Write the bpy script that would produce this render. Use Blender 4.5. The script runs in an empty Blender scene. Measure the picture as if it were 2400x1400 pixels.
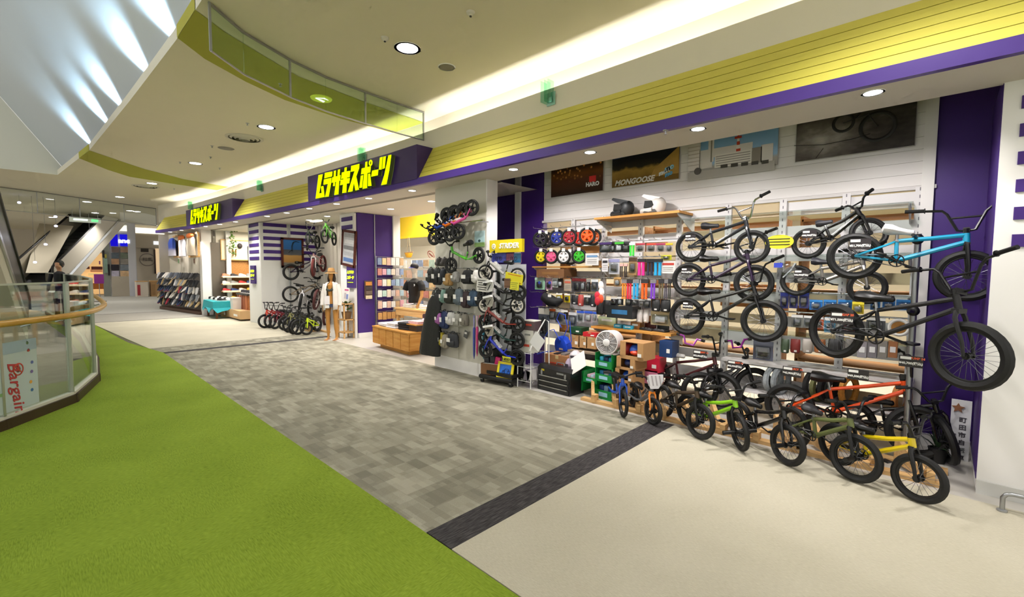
import bpy, math, random
from mathutils import Matrix, Vector
from math import sin, cos, pi, radians, tan, sqrt, atan2
random.seed(7)
SC = bpy.context.scene
COL = SC.collection
# ------------------------------------------------------------------ camera
FPX, CAMZ = 1055.4, 1.65
_yaw, _pitch, _roll = radians(43.745), radians(3.475), radians(-0.418)
FW = Vector((-sin(_yaw)*cos(_pitch), cos(_yaw)*cos(_pitch), -sin(_pitch)))
_rt = Vector((cos(_yaw), sin(_yaw), 0)); _dn = FW.cross(_rt)
RT = _rt*cos(_roll) + _dn*sin(_roll); DN = _dn*cos(_roll) - _rt*sin(_roll)
CAM = Vector((0, 0, CAMZ))
cd = bpy.data.cameras.new('camera'); cam = bpy.data.objects.new('camera', cd); COL.objects.link(cam)
cd.sensor_fit = 'HORIZONTAL'; cd.sensor_width = 36.0; cd.lens = FPX/2400*36; cd.clip_end = 300; cd.clip_start = 0.02
cam.matrix_world = Matrix(((RT.x, -DN.x, -FW.x, 0), (RT.y, -DN.y, -FW.y, 0), (RT.z, -DN.z, -FW.z, CAMZ), (0, 0, 0, 1)))
SC.camera = cam
def ray(x, y): return RT*((x-1200)/FPX) + DN*((y-700)/FPX) + FW
def Zp(x, y, z=0.0):
    d = ray(x, y); return CAM + d*((z-CAMZ)/d.z)
def Yp(x, y, Y):
    d = ray(x, y); return CAM + d*(Y/d.y)
def Xp(x, y, X):
    d = ray(x, y); return CAM + d*(X/d.x)
# ------------------------------------------------------------------ world, exposure
w = bpy.data.worlds.new('mall_air'); SC.world = w; w.use_nodes = True
w.node_tree.nodes['Background'].inputs[0].default_value = (1.0, 0.965, 0.90, 1)
w.node_tree.nodes['Background'].inputs[1].default_value = 0.85
SC.view_settings.view_transform = 'Standard'; SC.view_settings.look = 'None'
SC.view_settings.gamma = 1.0; SC.view_settings.use_curve_mapping = False
SC.view_settings.exposure = 0.35
try:
    SC.cycles.use_denoising = True; SC.cycles.max_bounces = 4; SC.cycles.diffuse_bounces = 2
    SC.cycles.glossy_bounces = 2; SC.cycles.transmission_bounces = 2; SC.cycles.transparent_max_bounces = 8; SC.cycles.use_adaptive_sampling = True; SC.cycles.adaptive_threshold = .09; SC.cycles.adaptive_min_samples = 12
    SC.cycles.sample_clamp_indirect = 4.0; SC.cycles.caustics_reflective = False; SC.cycles.caustics_refractive = False
except Exception: pass

def area_light(name, loc, power, sx, sy=None, col=(1, .96, .88), rot=(0, 0, 0), shape=None, spread=pi, parent=None):
    l = bpy.data.lights.new(name, 'AREA'); l.energy = power; l.color = col; l.spread = spread
    if shape == 'DISK': l.shape = 'DISK'; l.size = sx
    else:
        l.shape = 'RECTANGLE'; l.size = sx; l.size_y = sy or sx
    o = bpy.data.objects.new(name, l); COL.objects.link(o); o.location = loc; o.rotation_euler = rot; o.parent = parent
    return o
def spot_light(name, loc, power, angle=100, blend=.5, col=(1, .97, .92), rot=(0, 0, 0), radius=.05, parent=None):
    l = bpy.data.lights.new(name, 'SPOT'); l.energy = power; l.color = col; l.spot_size = radians(angle); l.spot_blend = blend
    l.shadow_soft_size = radius
    o = bpy.data.objects.new(name, l); COL.objects.link(o); o.location = loc; o.rotation_euler = rot; o.parent = parent
    return o
# ------------------------------------------------------------------ materials
_M = {}
def srgb(h):
    if isinstance(h, str):
        h = h.lstrip('#'); v = [int(h[i:i+2], 16)/255 for i in (0, 2, 4)]
    else: v = list(h)
    return tuple((c/12.92 if c <= .04045 else ((c+.055)/1.055)**2.4) for c in v)
def mat(col, rough=.5, metal=0.0, emit=0.0, noise=0.0, nscale=30, bump=0.0, bscale=200, alpha=1.0, spec=.5, coat=0.0, trans=0.0, key=None):
    k = (key, col, rough, metal, emit, noise, nscale, bump, bscale, alpha, spec, coat, trans)
    if k in _M: return _M[k]
    m = bpy.data.materials.new('mat_%d' % len(_M)); m.use_nodes = True
    nt = m.node_tree; b = nt.nodes['Principled BSDF']; c = srgb(col)
    b.inputs['Base Color'].default_value = (*c, 1); b.inputs['Roughness'].default_value = rough
    b.inputs['Metallic'].default_value = metal; b.inputs['Specular IOR Level'].default_value = spec
    if coat: b.inputs['Coat Weight'].default_value = coat
    if trans: b.inputs['Transmission Weight'].default_value = trans
    if alpha < 1: b.inputs['Alpha'].default_value = alpha
    if emit:
        b.inputs['Emission Color'].default_value = (*c, 1); b.inputs['Emission Strength'].default_value = emit
    if noise or bump:
        tc = nt.nodes.new('ShaderNodeTexCoord'); n = nt.nodes.new('ShaderNodeTexNoise'); n.inputs['Scale'].default_value = nscale
        n.inputs['Detail'].default_value = 3
        nt.links.new(tc.outputs['Object'], n.inputs['Vector'])
        if noise:
            mx = nt.nodes.new('ShaderNodeMix'); mx.data_type = 'RGBA'
            mx.inputs['A'].default_value = (*[max(0, x*(1-noise)) for x in c], 1); mx.inputs['B'].default_value = (*[min(1, x*(1+noise)) for x in c], 1)
            nt.links.new(n.outputs['Fac'], mx.inputs['Factor']); nt.links.new(mx.outputs['Result'], b.inputs['Base Color'])
        if bump:
            n2 = nt.nodes.new('ShaderNodeTexNoise'); n2.inputs['Scale'].default_value = bscale
            nt.links.new(tc.outputs['Object'], n2.inputs['Vector'])
            bp = nt.nodes.new('ShaderNodeBump'); bp.inputs['Strength'].default_value = bump; bp.inputs['Distance'].default_value = .01
            nt.links.new(n2.outputs['Fac'], bp.inputs['Height']); nt.links.new(bp.outputs['Normal'], b.inputs['Normal'])
    _M[k] = m; return m
def emission(col, s):
    k = ('em', col, s)
    if k in _M: return _M[k]
    m = bpy.data.materials.new('glow_%d' % len(_M)); m.use_nodes = True; nt = m.node_tree
    nt.nodes.remove(nt.nodes['Principled BSDF']); e = nt.nodes.new('ShaderNodeEmission')
    e.inputs[0].default_value = (*srgb(col), 1); e.inputs[1].default_value = s
    nt.links.new(e.outputs[0], nt.nodes['Material Output'].inputs[0]); _M[k] = m; return m
def glass(col='#f2fbf6', alpha=.12, rough=.03):
    k = ('gl', col, alpha, rough)
    if k in _M: return _M[k]
    m = bpy.data.materials.new('glass_%d' % len(_M)); m.use_nodes = True; nt = m.node_tree; b = nt.nodes['Principled BSDF']
    nt.nodes.remove(b); t = nt.nodes.new('ShaderNodeBsdfTransparent'); g = nt.nodes.new('ShaderNodeBsdfGlossy'); mx = nt.nodes.new('ShaderNodeMixShader')
    t.inputs[0].default_value = (*srgb(col), 1); g.inputs['Roughness'].default_value = rough
    lw = nt.nodes.new('ShaderNodeLayerWeight'); lw.inputs[0].default_value = .5; fr = nt.nodes.new('ShaderNodeMath'); fr.operation = 'POWER'; fr.inputs[1].default_value = 4.0
    ad = nt.nodes.new('ShaderNodeMath'); ad.operation = 'MULTIPLY_ADD'; ad.inputs[1].default_value = .7; ad.inputs[2].default_value = .03+alpha*.2
    nt.links.new(lw.outputs['Facing'], fr.inputs[0]); nt.links.new(fr.outputs[0], ad.inputs[0]); nt.links.new(ad.outputs[0], mx.inputs[0])
    nt.links.new(t.outputs[0], mx.inputs[1]); nt.links.new(g.outputs[0], mx.inputs[2]); nt.links.new(mx.outputs[0], nt.nodes['Material Output'].inputs[0])
    _M[k] = m; return m
class N:   # tiny node-graph helper
    def __init__(s, name, rough=.9):
        s.m = bpy.data.materials.new(name); s.m.use_nodes = True; s.t = s.m.node_tree; s.b = s.t.nodes['Principled BSDF']; s.b.inputs['Roughness'].default_value = rough
        s.b.inputs['Specular IOR Level'].default_value = .25
        s.tc = s.t.nodes.new('ShaderNodeTexCoord').outputs['Object']
    def node(s, typ, ins={}, **kw):
        n = s.t.nodes.new(typ)
        for k, v in kw.items(): setattr(n, k, v)
        for k, v in ins.items():
            if isinstance(v, bpy.types.NodeSocket): s.t.links.new(v, n.inputs[k])
            else: n.inputs[k].default_value = v
        return n
    def math(s, op, a, b=0.0, c=0.0): return s.node('ShaderNodeMath', {0: a, 1: b, 2: c}, operation=op).outputs[0]
    def vmul(s, v, k): return s.node('ShaderNodeVectorMath', {0: v, 1: k}, operation='MULTIPLY').outputs[0]
    def floor(s, v): return s.node('ShaderNodeVectorMath', {0: v}, operation='FLOOR').outputs[0]
    def noise(s, v, scale, detail=2.0): return s.node('ShaderNodeTexNoise', {'Vector': v, 'Scale': scale, 'Detail': detail}).outputs['Fac']
    def white(s, v): return s.node('ShaderNodeTexWhiteNoise', {'Vector': v}).outputs['Value']
    def ramp(s, f, stops, interp='LINEAR'):
        n = s.t.nodes.new('ShaderNodeValToRGB'); n.color_ramp.interpolation = interp; e = n.color_ramp.elements
        while len(e) < len(stops): e.new(.5)
        for i, (p, c) in enumerate(stops): e[i].position = p; e[i].color = (*srgb(c), 1)
        s.t.links.new(f, n.inputs[0]); return n.outputs[0]
    def mix(s, f, a, b):
        n = s.t.nodes.new('ShaderNodeMix'); n.data_type = 'RGBA'
        for k, v in (('Factor', f), ('A', a), ('B', b)):
            if isinstance(v, bpy.types.NodeSocket): s.t.links.new(v, n.inputs[k])
            else: n.inputs[k].default_value = v if not isinstance(v, str) else (*srgb(v), 1)
        return n.outputs['Result']
    def out(s, col, bump=None, dist=.004, strength=.6):
        s.t.links.new(col, s.b.inputs['Base Color'])
        if bump is not None:
            bp = s.node('ShaderNodeBump', {'Height': bump, 'Strength': strength, 'Distance': dist}); s.t.links.new(bp.outputs[0], s.b.inputs['Normal'])
        return s.m
def carpet_grey():
    n = N('grey_patch_carpet'); v = n.tc
    sh = lambda o: n.node('ShaderNodeVectorMath', {0: v, 1: o}, operation='ADD').outputs[0]
    a = n.white(n.floor(n.vmul(v, (5.2, 9.5, 0)))); b = n.white(n.floor(n.vmul(sh((.13, .06, 0)), (3.4, 7.0, 0)))); c = n.white(n.floor(n.vmul(sh((.37, .21, 0)), (8.0, 19.0, 0))))
    f = n.math('ADD', n.math('MULTIPLY', a, .36), n.math('ADD', n.math('MULTIPLY', b, .36), n.math('MULTIPLY', c, .28)))
    f = n.math('ADD', f, n.math('MULTIPLY', n.math('SUBTRACT', n.noise(n.vmul(v, (1, 4, 1)), 70), .5), .4))
    return n.out(n.ramp(f, [(.2, '#7d796a'), (.45, '#8d8979'), (.62, '#989483'), (.85, '#a8a392')]), n.noise(n.vmul(v, (1, 3, 1)), 160), .003)
def carpet_green():
    n = N('green_carpet'); v = n.tc
    chk = n.node('ShaderNodeTexChecker', {'Vector': v, 'Scale': 2.0}).outputs['Fac']
    l1 = n.noise(n.vmul(v, (22, 150, 1)), 1.0, 3); l2 = n.noise(n.vmul(v, (130, 30, 1)), 1.0, 3)
    ln = n.math('ADD', n.math('MULTIPLY', l1, chk), n.math('MULTIPLY', l2, n.math('SUBTRACT', 1.0, chk)))
    f = n.math('ADD', n.math('MULTIPLY', ln, .7), n.math('MULTIPLY', n.noise(v, 1.3), .3))
    return n.out(n.ramp(f, [(.3, '#647916'), (.45, '#7a9024'), (.6, '#879d2e'), (.8, '#95ab3b')]), ln, .006)
def carpet_beige():
    n = N('beige_carpet'); v = n.tc
    f = n.math('ADD', n.math('MULTIPLY', n.noise(n.vmul(v, (1, 5, 1)), 40, 3), .6), n.math('MULTIPLY', n.noise(v, 1.5), .4))
    return n.out(n.ramp(f, [(.3, '#b0aa96'), (.5, '#bdb7a3'), (.7, '#c9c3b0')]), n.noise(v, 170), .003)
def carpet_dark():
    n = N('dark_carpet'); v = n.tc
    f = n.noise(n.vmul(v, (120, 12, 1)), 1.0, 3)
    return n.out(n.ramp(f, [(.35, '#2e2c2c'), (.55, '#454243'), (.75, '#5a5655')]), f, .004)
def wood(c1, c2, scale=(2, 30, 30), rough=.55, key=''):
    k = ('wood', c1, c2, scale, rough)
    if k in _M: return _M[k]
    n = N('wood_%d' % len(_M), rough); f = n.noise(n.vmul(n.tc, scale), 1.0, 4)
    m = n.out(n.ramp(f, [(.3, c1), (.7, c2)]), f, .001); _M[k] = m; return m
# ------------------------------------------------------------------ mesh builder
class MB:
    def __init__(s): s.v = []; s.f = []; s.mi = []
    def add(s, vs, fs, mi=0, M=None):
        o = len(s.v)
        s.v += [tuple(M @ Vector(p)) for p in vs] if M is not None else [tuple(p) for p in vs]
        s.f += [tuple(i+o for i in f) for f in fs]; s.mi += [mi]*len(fs); return s
    def box(s, c, d, M=None, mi=0):
        x, y, z = c; a, b, e = d[0]/2, d[1]/2, d[2]/2
        v = [(x+i*a, y+j*b, z+k*e) for k in (-1, 1) for j in (-1, 1) for i in (-1, 1)]
        return s.add(v, [(0, 2, 3, 1), (4, 5, 7, 6), (0, 1, 5, 4), (2, 6, 7, 3), (0, 4, 6, 2), (1, 3, 7, 5)], mi, M)
    def cbox(s, c, d, r=.01, M=None, mi=0):   # box with rounded vertical plan corners and chamfered rims
        x, y, z = c; a, b, e = d[0]/2, d[1]/2, d[2]/2; r = min(r, a*.9, b*.9); t = min(r, e*.9); rings = []
        for (zz, ins) in ((-e, t), (-e+t, 0), (e-t, 0), (e, t)):
            ring = []
            for (sx, sy, a0) in ((1, 1, 0), (-1, 1, 90), (-1, -1, 180), (1, -1, 270)):
                for q in (0, 45, 90):
                    an = radians(a0+q); rr = r
                    ring.append((x+sx*(a-r)+cos(an)*(rr-ins*.7), y+sy*(b-r)+sin(an)*(rr-ins*.7), z+zz))
            rings.append(ring)
        return s.loftrings(rings, mi, M, caps=caps) if "caps" in locals() else s.loftrings(rings, mi, M)
    def loftrings(s, rings, mi=0, M=None, caps=True, closed=True):
        n = len(rings[0]); vs = [p for r in rings for p in r]; fs = []
        for k in range(len(rings)-1):
            for i in range(n if closed else n-1):
                j = (i+1) % n; fs.append((k*n+i, k*n+j, (k+1)*n+j, (k+1)*n+i))
        if caps and closed:
            fs.append(tuple(range(n-1, -1, -1))); fs.append(tuple((len(rings)-1)*n+i for i in range(n)))
        return s.add(vs, fs, mi, M)
    def tube(s, pts, r, n=8, mi=0, M=None, closed=False, caps=True, flat=1.0):
        P = [Vector(p) for p in pts]; rs = r if isinstance(r, (list, tuple)) else [r]*len(P); rings = []
        k = len(P); up = None
        for i, p in enumerate(P):
            if closed: t = P[(i+1) % k]-P[i-1]
            else: t = P[min(i+1, k-1)]-P[max(i-1, 0)]
            if t.length < 1e-9: t = Vector((0, 0, 1))
            t.normalize()
            if up is None:
                up = Vector((0, 0, 1)) if abs(t.z) < .95 else Vector((1, 0, 0))
            u = up - t*up.dot(t)
            if u.length < 1e-6: u = t.orthogonal()
            u.normalize(); up = u; b = t.cross(u)
            rings.append([p + (u*cos(2*pi*q/n)*flat + b*sin(2*pi*q/n))*rs[i] for q in range(n)])
        if closed:
            rings.append(rings[0]); return s.loftrings(rings, mi, M, caps=False)
        return s.loftrings(rings, mi, M, caps=caps)
    def torus(s, c, ax, R, r, nu=28, nv=8, mi=0, M=None, flat=1.0):
        ax = Vector(ax).normalized(); a = ax.orthogonal().normalized(); b = ax.cross(a); c = Vector(c); vs = []; fs = []
        for i in range(nu):
            d = a*cos(2*pi*i/nu)+b*sin(2*pi*i/nu)
            for j in range(nv): vs.append(c + d*(R + r*cos(2*pi*j/nv)) + ax*(r*flat*sin(2*pi*j/nv)))
        for i in range(nu):
            for j in range(nv):
                i2 = (i+1) % nu; j2 = (j+1) % nv; fs.append((i*nv+j, i2*nv+j, i2*nv+j2, i*nv+j2))
        return s.add(vs, fs, mi, M)
    def lathe(s, prof, n=20, c=(0, 0, 0), ax=(0, 0, 1), mi=0, M=None, caps=True):
        ax = Vector(ax).normalized(); a = ax.orthogonal().normalized(); b = ax.cross(a); c = Vector(c); rings = []
        for (r, z) in prof: rings.append([c + ax*z + (a*cos(2*pi*i/n)+b*sin(2*pi*i/n))*max(r, 1e-4) for i in range(n)])
        return s.loftrings(rings, mi, M, caps=caps) if "caps" in locals() else s.loftrings(rings, mi, M)
    def cyl(s, p0, p1, r, n=12, mi=0, M=None): return s.tube([p0, p1], r, n, mi, M)
    def prism(s, poly, y0, y1, mi=0, M=None):      # polygon in XZ extruded along Y
        n = len(poly); vs = [(x, y0, z) for x, z in poly]+[(x, y1, z) for x, z in poly]
        fs = [tuple(range(n)), tuple(range(2*n-1, n-1, -1))]+[(i, n+i, n+(i+1) % n, (i+1) % n) for i in range(n)]
        return s.add(vs, fs, mi, M)
    def quad(s, a, b, c, d, mi=0): return s.add([a, b, c, d], [(0, 1, 2, 3)], mi)
    def ell(s, c, r, nu=14, nv=9, M=None, mi=0):
        vs = []; fs = []; c = Vector(c)
        for j in range(nv+1):
            t = -pi/2+pi*j/nv
            for i in range(nu): vs.append((c.x+r[0]*cos(t)*cos(2*pi*i/nu), c.y+r[1]*cos(t)*sin(2*pi*i/nu), c.z+r[2]*sin(t)))
        for j in range(nv):
            for i in range(nu): fs.append((j*nu+i, j*nu+(i+1) % nu, (j+1)*nu+(i+1) % nu, (j+1)*nu+i))
        return s.add(vs, fs, mi, M)
    def build(s, name, m, parent=None, angle=38, loc=None, M=None):
        me = bpy.data.meshes.new(name); me.from_pydata(s.v, [], s.f); me.update()
        for x in (m if isinstance(m, (list, tuple)) else [m]): me.materials.append(x)
        if any(s.mi): me.polygons.foreach_set('material_index', s.mi)
        me.polygons.foreach_set('use_smooth', [True]*len(me.polygons))
        try: me.set_sharp_from_angle(angle=radians(angle))
        except Exception: pass
        o = bpy.data.objects.new(name, me); COL.objects.link(o)
        if parent is not None: o.parent = parent
        if M is not None: o.matrix_local = M
        if loc is not None: o.location = loc
        return o
def tagit(o, label, cat, group=None, kind=None):
    o['label'] = label; o['category'] = cat
    if group: o['group'] = group
    if kind: o['kind'] = kind
    return o
def thing(name, label, cat, loc=(0, 0, 0), rz=0.0, group=None, M=None):
    o = bpy.data.objects.new(name, None); COL.objects.link(o); o.empty_display_size = .1
    if M is not None: o.matrix_world = M
    else: o.location = loc; o.rotation_euler = (0, 0, rz)
    return tagit(o, label, cat, group)
def struct(o):
    o['kind'] = 'structure'; return o
def empty_struct(name):
    o = bpy.data.objects.new(name, None); COL.objects.link(o); o['kind'] = 'structure'; return o
_T = {}
def text(parent, s, size, m, M, extrude=.002, shear=0.0, bold=0.0, name='lettering', align='CENTER', sx=1.0):
    """Flat lettering as a mesh: lies in local XY of M, reads along X."""
    k = (s, size, extrude, shear, bold, align)
    if k not in _T:
        c = bpy.data.curves.new('lettering', 'FONT'); c.body = s; c.size = size; c.extrude = extrude; c.shear = shear; c.offset = bold
        c.align_x = align; c.align_y = 'CENTER'; c.resolution_u = 2
        o = bpy.data.objects.new('tmp', c); COL.objects.link(o); dg = bpy.context.evaluated_depsgraph_get()
        _T[k] = bpy.data.meshes.new_from_object(o.evaluated_get(dg)); bpy.data.objects.remove(o); bpy.data.curves.remove(c)
    me = _T[k].copy(); me.materials.clear(); me.materials.append(m)
    o = bpy.data.objects.new(name, me); COL.objects.link(o); o.parent = parent
    o.matrix_local = M @ Matrix.Diagonal((sx, 1, 1, 1)); return o
def facing(x, y, z):   # matrix: local X -> world X, local Y -> world Z, local Z -> world -Y (facing the corridor)
    return Matrix(((1, 0, 0, x), (0, 0, -1, y), (0, 1, 0, z), (0, 0, 0, 1)))
def copytree(o, M, label=None, group=None):
    c = o.copy(); COL.objects.link(c); c.matrix_world = M
    if label: c['label'] = label
    if group: c['group'] = group
    for ch in o.children:
        d = ch.copy(); COL.objects.link(d); d.parent = c; d.matrix_parent_inverse = ch.matrix_parent_inverse
        for g in ch.children:
            e = g.copy(); COL.objects.link(e); e.parent = d; e.matrix_parent_inverse = g.matrix_parent_inverse
    return c
def rect(x0, y0, x1, y1, Y):   # pixel box of the photo -> centre x, z, width, height on the plane Y
    xm, ym = (x0+x1)/2, (y0+y1)/2; a, b = Yp(x0, ym, Y), Yp(x1, ym, Y); c, d = Yp(xm, y0, Y), Yp(xm, y1, Y); m = Yp(xm, ym, Y)
    return m.x, m.z, b.x-a.x, c.z-d.z
ORD = ['first', 'second', 'third', 'fourth', 'fifth', 'sixth', 'seventh', 'eighth', 'ninth', 'tenth', 'eleventh', 'twelfth', 'thirteenth', 'fourteenth', 'fifteenth', 'sixteenth', 'seventeenth', 'eighteenth', 'nineteenth', 'twentieth']
WHITE = mat('#e9e6e2', .6); WHITEP = mat('#efedea', .5); PURPLE = mat('#3c1874', .55, noise=.06, nscale=3); PURPLE2 = mat('#43256f', .5)
YELLOW = mat('#cfc652', .55); BLACK = mat('#09090b', .4); BLACKG = mat('#0b0b0c', .22, coat=.3); RUBBER = mat('#0a0a0b', .62); CHROME = mat('#c8ccd0', .18, 1.0)
STEEL = mat('#a9abae', .35, .9); CREAM = mat('#d8d2c2', .7); GREY = mat('#8e8a84', .6); CARD = mat('#b98d5c', .8, noise=.08, nscale=20); CARDD = mat('#7a5433', .8, noise=.08, nscale=20)
PAPER = mat('#eceae4', .8); PINE = wood('#c99a5e', '#dcb37a'); OAK = wood('#a86a2c', '#c98a45'); TAN = mat('#bdb5a0', .85); GLASSM = glass(); DKGREY = mat('#2a2a2d', .5)
# ================================================================== structure
FP = [(6, 4.24), (-7, 4.22), (-10, 4.08), (-12.4, 3.95), (-14.6, 3.83), (-19, 3.55), (-22.2, 3.13), (-30, 2.0)]
def fy(X):
    for (a, b), (c, d) in zip(FP, FP[1:]):
        if c <= X <= a: return b+(d-b)*(a-X)/(a-c)
    return FP[0][1] if X > 6 else FP[-1][1]
def xs(x0, x1):
    return [x0]+[a for a, b in FP if x1 < a < x0]+[x1]
def sweep(prof, x0, x1, mb=None):    # closed profile [(dy, z)] swept along the curved shop front
    mb = mb or MB(); mb.loftrings([[(X, fy(X)+d, z) for d, z in prof] for X in xs(x0, x1)]); return mb
SOF = 3.03; ZC = 4.3; YB = 5.85
# ---- floor
fl = empty_struct('floor')
XG = [(6, 1.62), (-11, 1.60), (-13, 1.28), (-18, 1.0), (-24, .6)]
def slab(poly, z0, z1):
    n = len(poly); m = MB()
    m.add([(x, y, z0) for x, y in poly]+[(x, y, z1) for x, y in poly], [tuple(range(n-1, -1, -1)), tuple(range(n, 2*n))]+[(i, (i+1) % n, n+(i+1) % n, n+i) for i in range(n)]); return m
slab([(-24, .6), (-23, .06), (-18, .41), (-14, .56), (-10.5, .54), (-8.85, .44), (-7.65, .16), (-6.85, -.37), (-5.2, -1.65), (-3, -6), (6, -8), (6, 1.62), (-11, 1.60), (-13, 1.28), (-18, 1.0)], -.3, .004).build('green_carpet', carpet_green(), fl)
GC = carpet_grey(); BC = carpet_beige(); DC = carpet_dark()
def band(x0, x1, y0, y1, m, nm): slab([(x0, y0(x0) if callable(y0) else y0), (x1, y0(x1) if callable(y0) else y0), (x1, y1), (x0, y1)], -.02, .002).build(nm, m, fl)
def gy(x):
    for (a, b), (c, d) in zip(XG, XG[1:]):
        if c <= x <= a: return b+(d-b)*(a-x)/(a-c)
    return .6
band(-2.03, 6, 1.62, 4.66, BC, 'beige_carpet'); band(-2.28, -2.03, 1.62, 4.68, DC, 'dark_carpet_strip')
band(-10.83, -2.28, 1.60, 4.66, GC, 'grey_patch_carpet'); band(-11.05, -10.83, gy, 4.9, DC, 'dark_carpet_strip'); band(-11.75, -11.05, gy, 4.9, GC, 'grey_patch_carpet')
band(-18.4, -11.75, gy, 4.9, BC, 'beige_carpet'); band(-18.5, -18.4, gy, 5, DC, 'dark_carpet_strip')
band(-21.6, -18.5, gy, 5, mat('#9c988e', .9, noise=.1, nscale=8), 'grey_carpet'); band(-21.7, -21.6, gy, 6, DC, 'dark_carpet_strip'); band(-45, -21.7, -3, 12, mat('#a7a59c', .9, noise=.08, nscale=6), 'grey_carpet')
TILE = mat('#bcb8b0', .3, noise=.04, nscale=2); 
slab([(-22, 5), (-11, 4.9), (-11, 4.66), (6, 4.66), (6, 14), (-22, 14)], -.03, .0).build('shop_floor_tile', TILE, fl)
MB().box((0, 0, 0), (.5, .01, .004)).build('aluminium_edge', STEEL, fl, loc=(0.8, 4.66, .003))
# ---- fascia: purple band, siding boards, sign boxes
PURPB = mat('#4a2f86', .4, noise=.05, nscale=2)
f = empty_struct('fascia')
sweep([(0, SOF-.005), (0, 3.13), (.06, 3.13), (.06, SOF-.005)], 4, -22.2).build('purple_band', PURPB, f)
S1, S2 = (-6.15, -10.03), (-14.64, -19.0)
NB = 6
for (a, b) in ((4, S1[0]), (S1[1], S2[0]), (S2[1], -22.2)):
    for i in range(NB):
        t0, t1 = i/NB+.012, (i+1)/NB
        p = lambda t: (.015+.285*t, 3.13+.52*t)
        (d0, z0), (d1, z1) = p(t0), p(t1); 
        if i == 0: z0 = 3.128
        sweep([(d0, z0), (d1, z1), (d1+.03, z1-.01), (d0+.03, z0-.01)], a, b).build('siding_board', YELLOW, f)
sweep([(.05, 3.12), (.335, 3.65), (.36, 3.65), (.09, 3.12)], 4, -22.2).build('siding_backing', mat('#6f6a10', .8), f)
for k, (a, b) in enumerate((S1, S2)):
    m = MB(); m.loftrings([[(X, fy(X)+d, z) for d, z in ((-.012, 3.115), (-.012, 3.655), (.33, 3.655), (.05, 3.115))] for X in xs(a, b)])
    o = m.build('sign_box', mat('#35205c', .35, noise=.05, nscale=3), None); tagit(o, ['dark purple sign box over the entrance beside the bike wall', 'dark purple sign box over the sandal rack at the far end'][k], 'sign', 'sign boxes on the shop fascia')
# white lip, cove and ceiling
WC = mat('#e7e0cd', .75, noise=.02, nscale=4); CE = mat('#e2d9bf', .85, noise=.02, nscale=3)
sweep([(.30, 3.64), (.30, 3.95), (.34, 3.95), (.34, 3.66), (.70, 3.66), (.70, 3.63), (.34, 3.63)], 4, -22.2).build('cove_lip', WC, f)
wallc = sweep([(.64, 3.6), (.64, ZC), (.72, ZC), (.72, 3.6)], 4, -24).build('cove_back_wall', WC, f)
ED = [(4, 1.2), (-5.42, 1.2), (-6.5, 1.19), (-8.3, 1.12), (-9.55, 1.07), (-14, .86), (-18.4, .43)]
c = empty_struct('ceiling')
m = MB()
ex = [p for p in ED]
for (a, b), (cc, d) in zip(ED, ED[1:]):
    X0, X1 = a, cc
    m.quad((X0, b, ZC), (X0, fy(X0)+.7, ZC), (X1, fy(X1)+.7, ZC), (X1, d, ZC))
m.quad((-18.4, -14, ZC), (-18.4, 6, ZC), (-50, 6, ZC), (-50, -14, ZC)); m.quad((-24, 2, ZC+.001), (-24, 14, ZC+.001), (-50, 14, ZC+.001), (-50, 2, ZC+.001))
m.build('ceiling_board', CE, c)
m = MB()
for (a, b), (cc, d) in zip(ED, ED[1:]): m.quad((a, b, ZC-.001), (cc, d, ZC-.001), (cc, d, ZC+.14), (a, b, ZC+.14)); m.quad((a, b, ZC+.14), (cc, d, ZC+.14), (cc, d+.03, ZC+.14), (a, b+.03, ZC+.14))
m.build('ceiling_edge', mat('#d9d6c4', .8), c)
m = MB()
for (a, b), (cc, d) in zip(ED, ED[1:]): m.quad((a, b+.26, ZC+.01), (cc, d+.26, ZC+.01), (cc, d-4.74, ZC+7.51), (a, b-4.74, ZC+7.51)); m.quad((a, b, ZC+.012), (cc, d, ZC+.012), (cc, d+.28, ZC+.012), (a, b+.28, ZC+.012))
m.build('atrium_slope', mat('#c3ccd2', .7), c)
m = MB(); m.add([(-18.4, .69, ZC), (-18.4, -4.31, ZC+7.51), (-18.4, -14, ZC+7.51), (-18.4, -14, ZC)], [(0, 1, 2, 3)]); m.build('atrium_end_wall', mat('#d6d8cc', .8), c)
# lime bands on the ceiling
LIME = mat('#a9a637', .8)
def ceil_band(up, lo, nm):
    m = MB(); n = len(up); m.add([(x, y, ZC-.004) for x, y in up]+[(x, y, ZC-.004) for x, y in lo], [(i, i+1, n+i+1, n+i) for i in range(n-1)]); 
    (a, b), (cc, d) = up[0], lo[0]; m.quad((a, b-.003, ZC-.004), (cc, d-.003, ZC-.004), (cc, d-.003, ZC+.14), (a, b-.003, ZC+.14)); m.build(nm, LIME, c)
ceil_band([(-5.66, 1.195), (-5.95, 1.55), (-6.18, 1.94), (-6.52, 2.54), (-6.72, 3.62), (-6.85, 4.85)], [(-6.48, 1.185), (-6.86, 1.53), (-7.25, 2.1), (-7.57, 2.74), (-7.75, 3.7), (-7.8, 4.8)], 'lime_ceiling_band')
ceil_band([(-14.03, .855), (-15.0, 1.6), (-15.51, 2.01), (-16.38, 3.02), (-16.79, 4.3)], [(-15.21, .74), (-16.4, 1.35), (-17.13, 1.87), (-17.5, 2.89), (-17.8, 4.2)], 'lime_ceiling_band')
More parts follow.
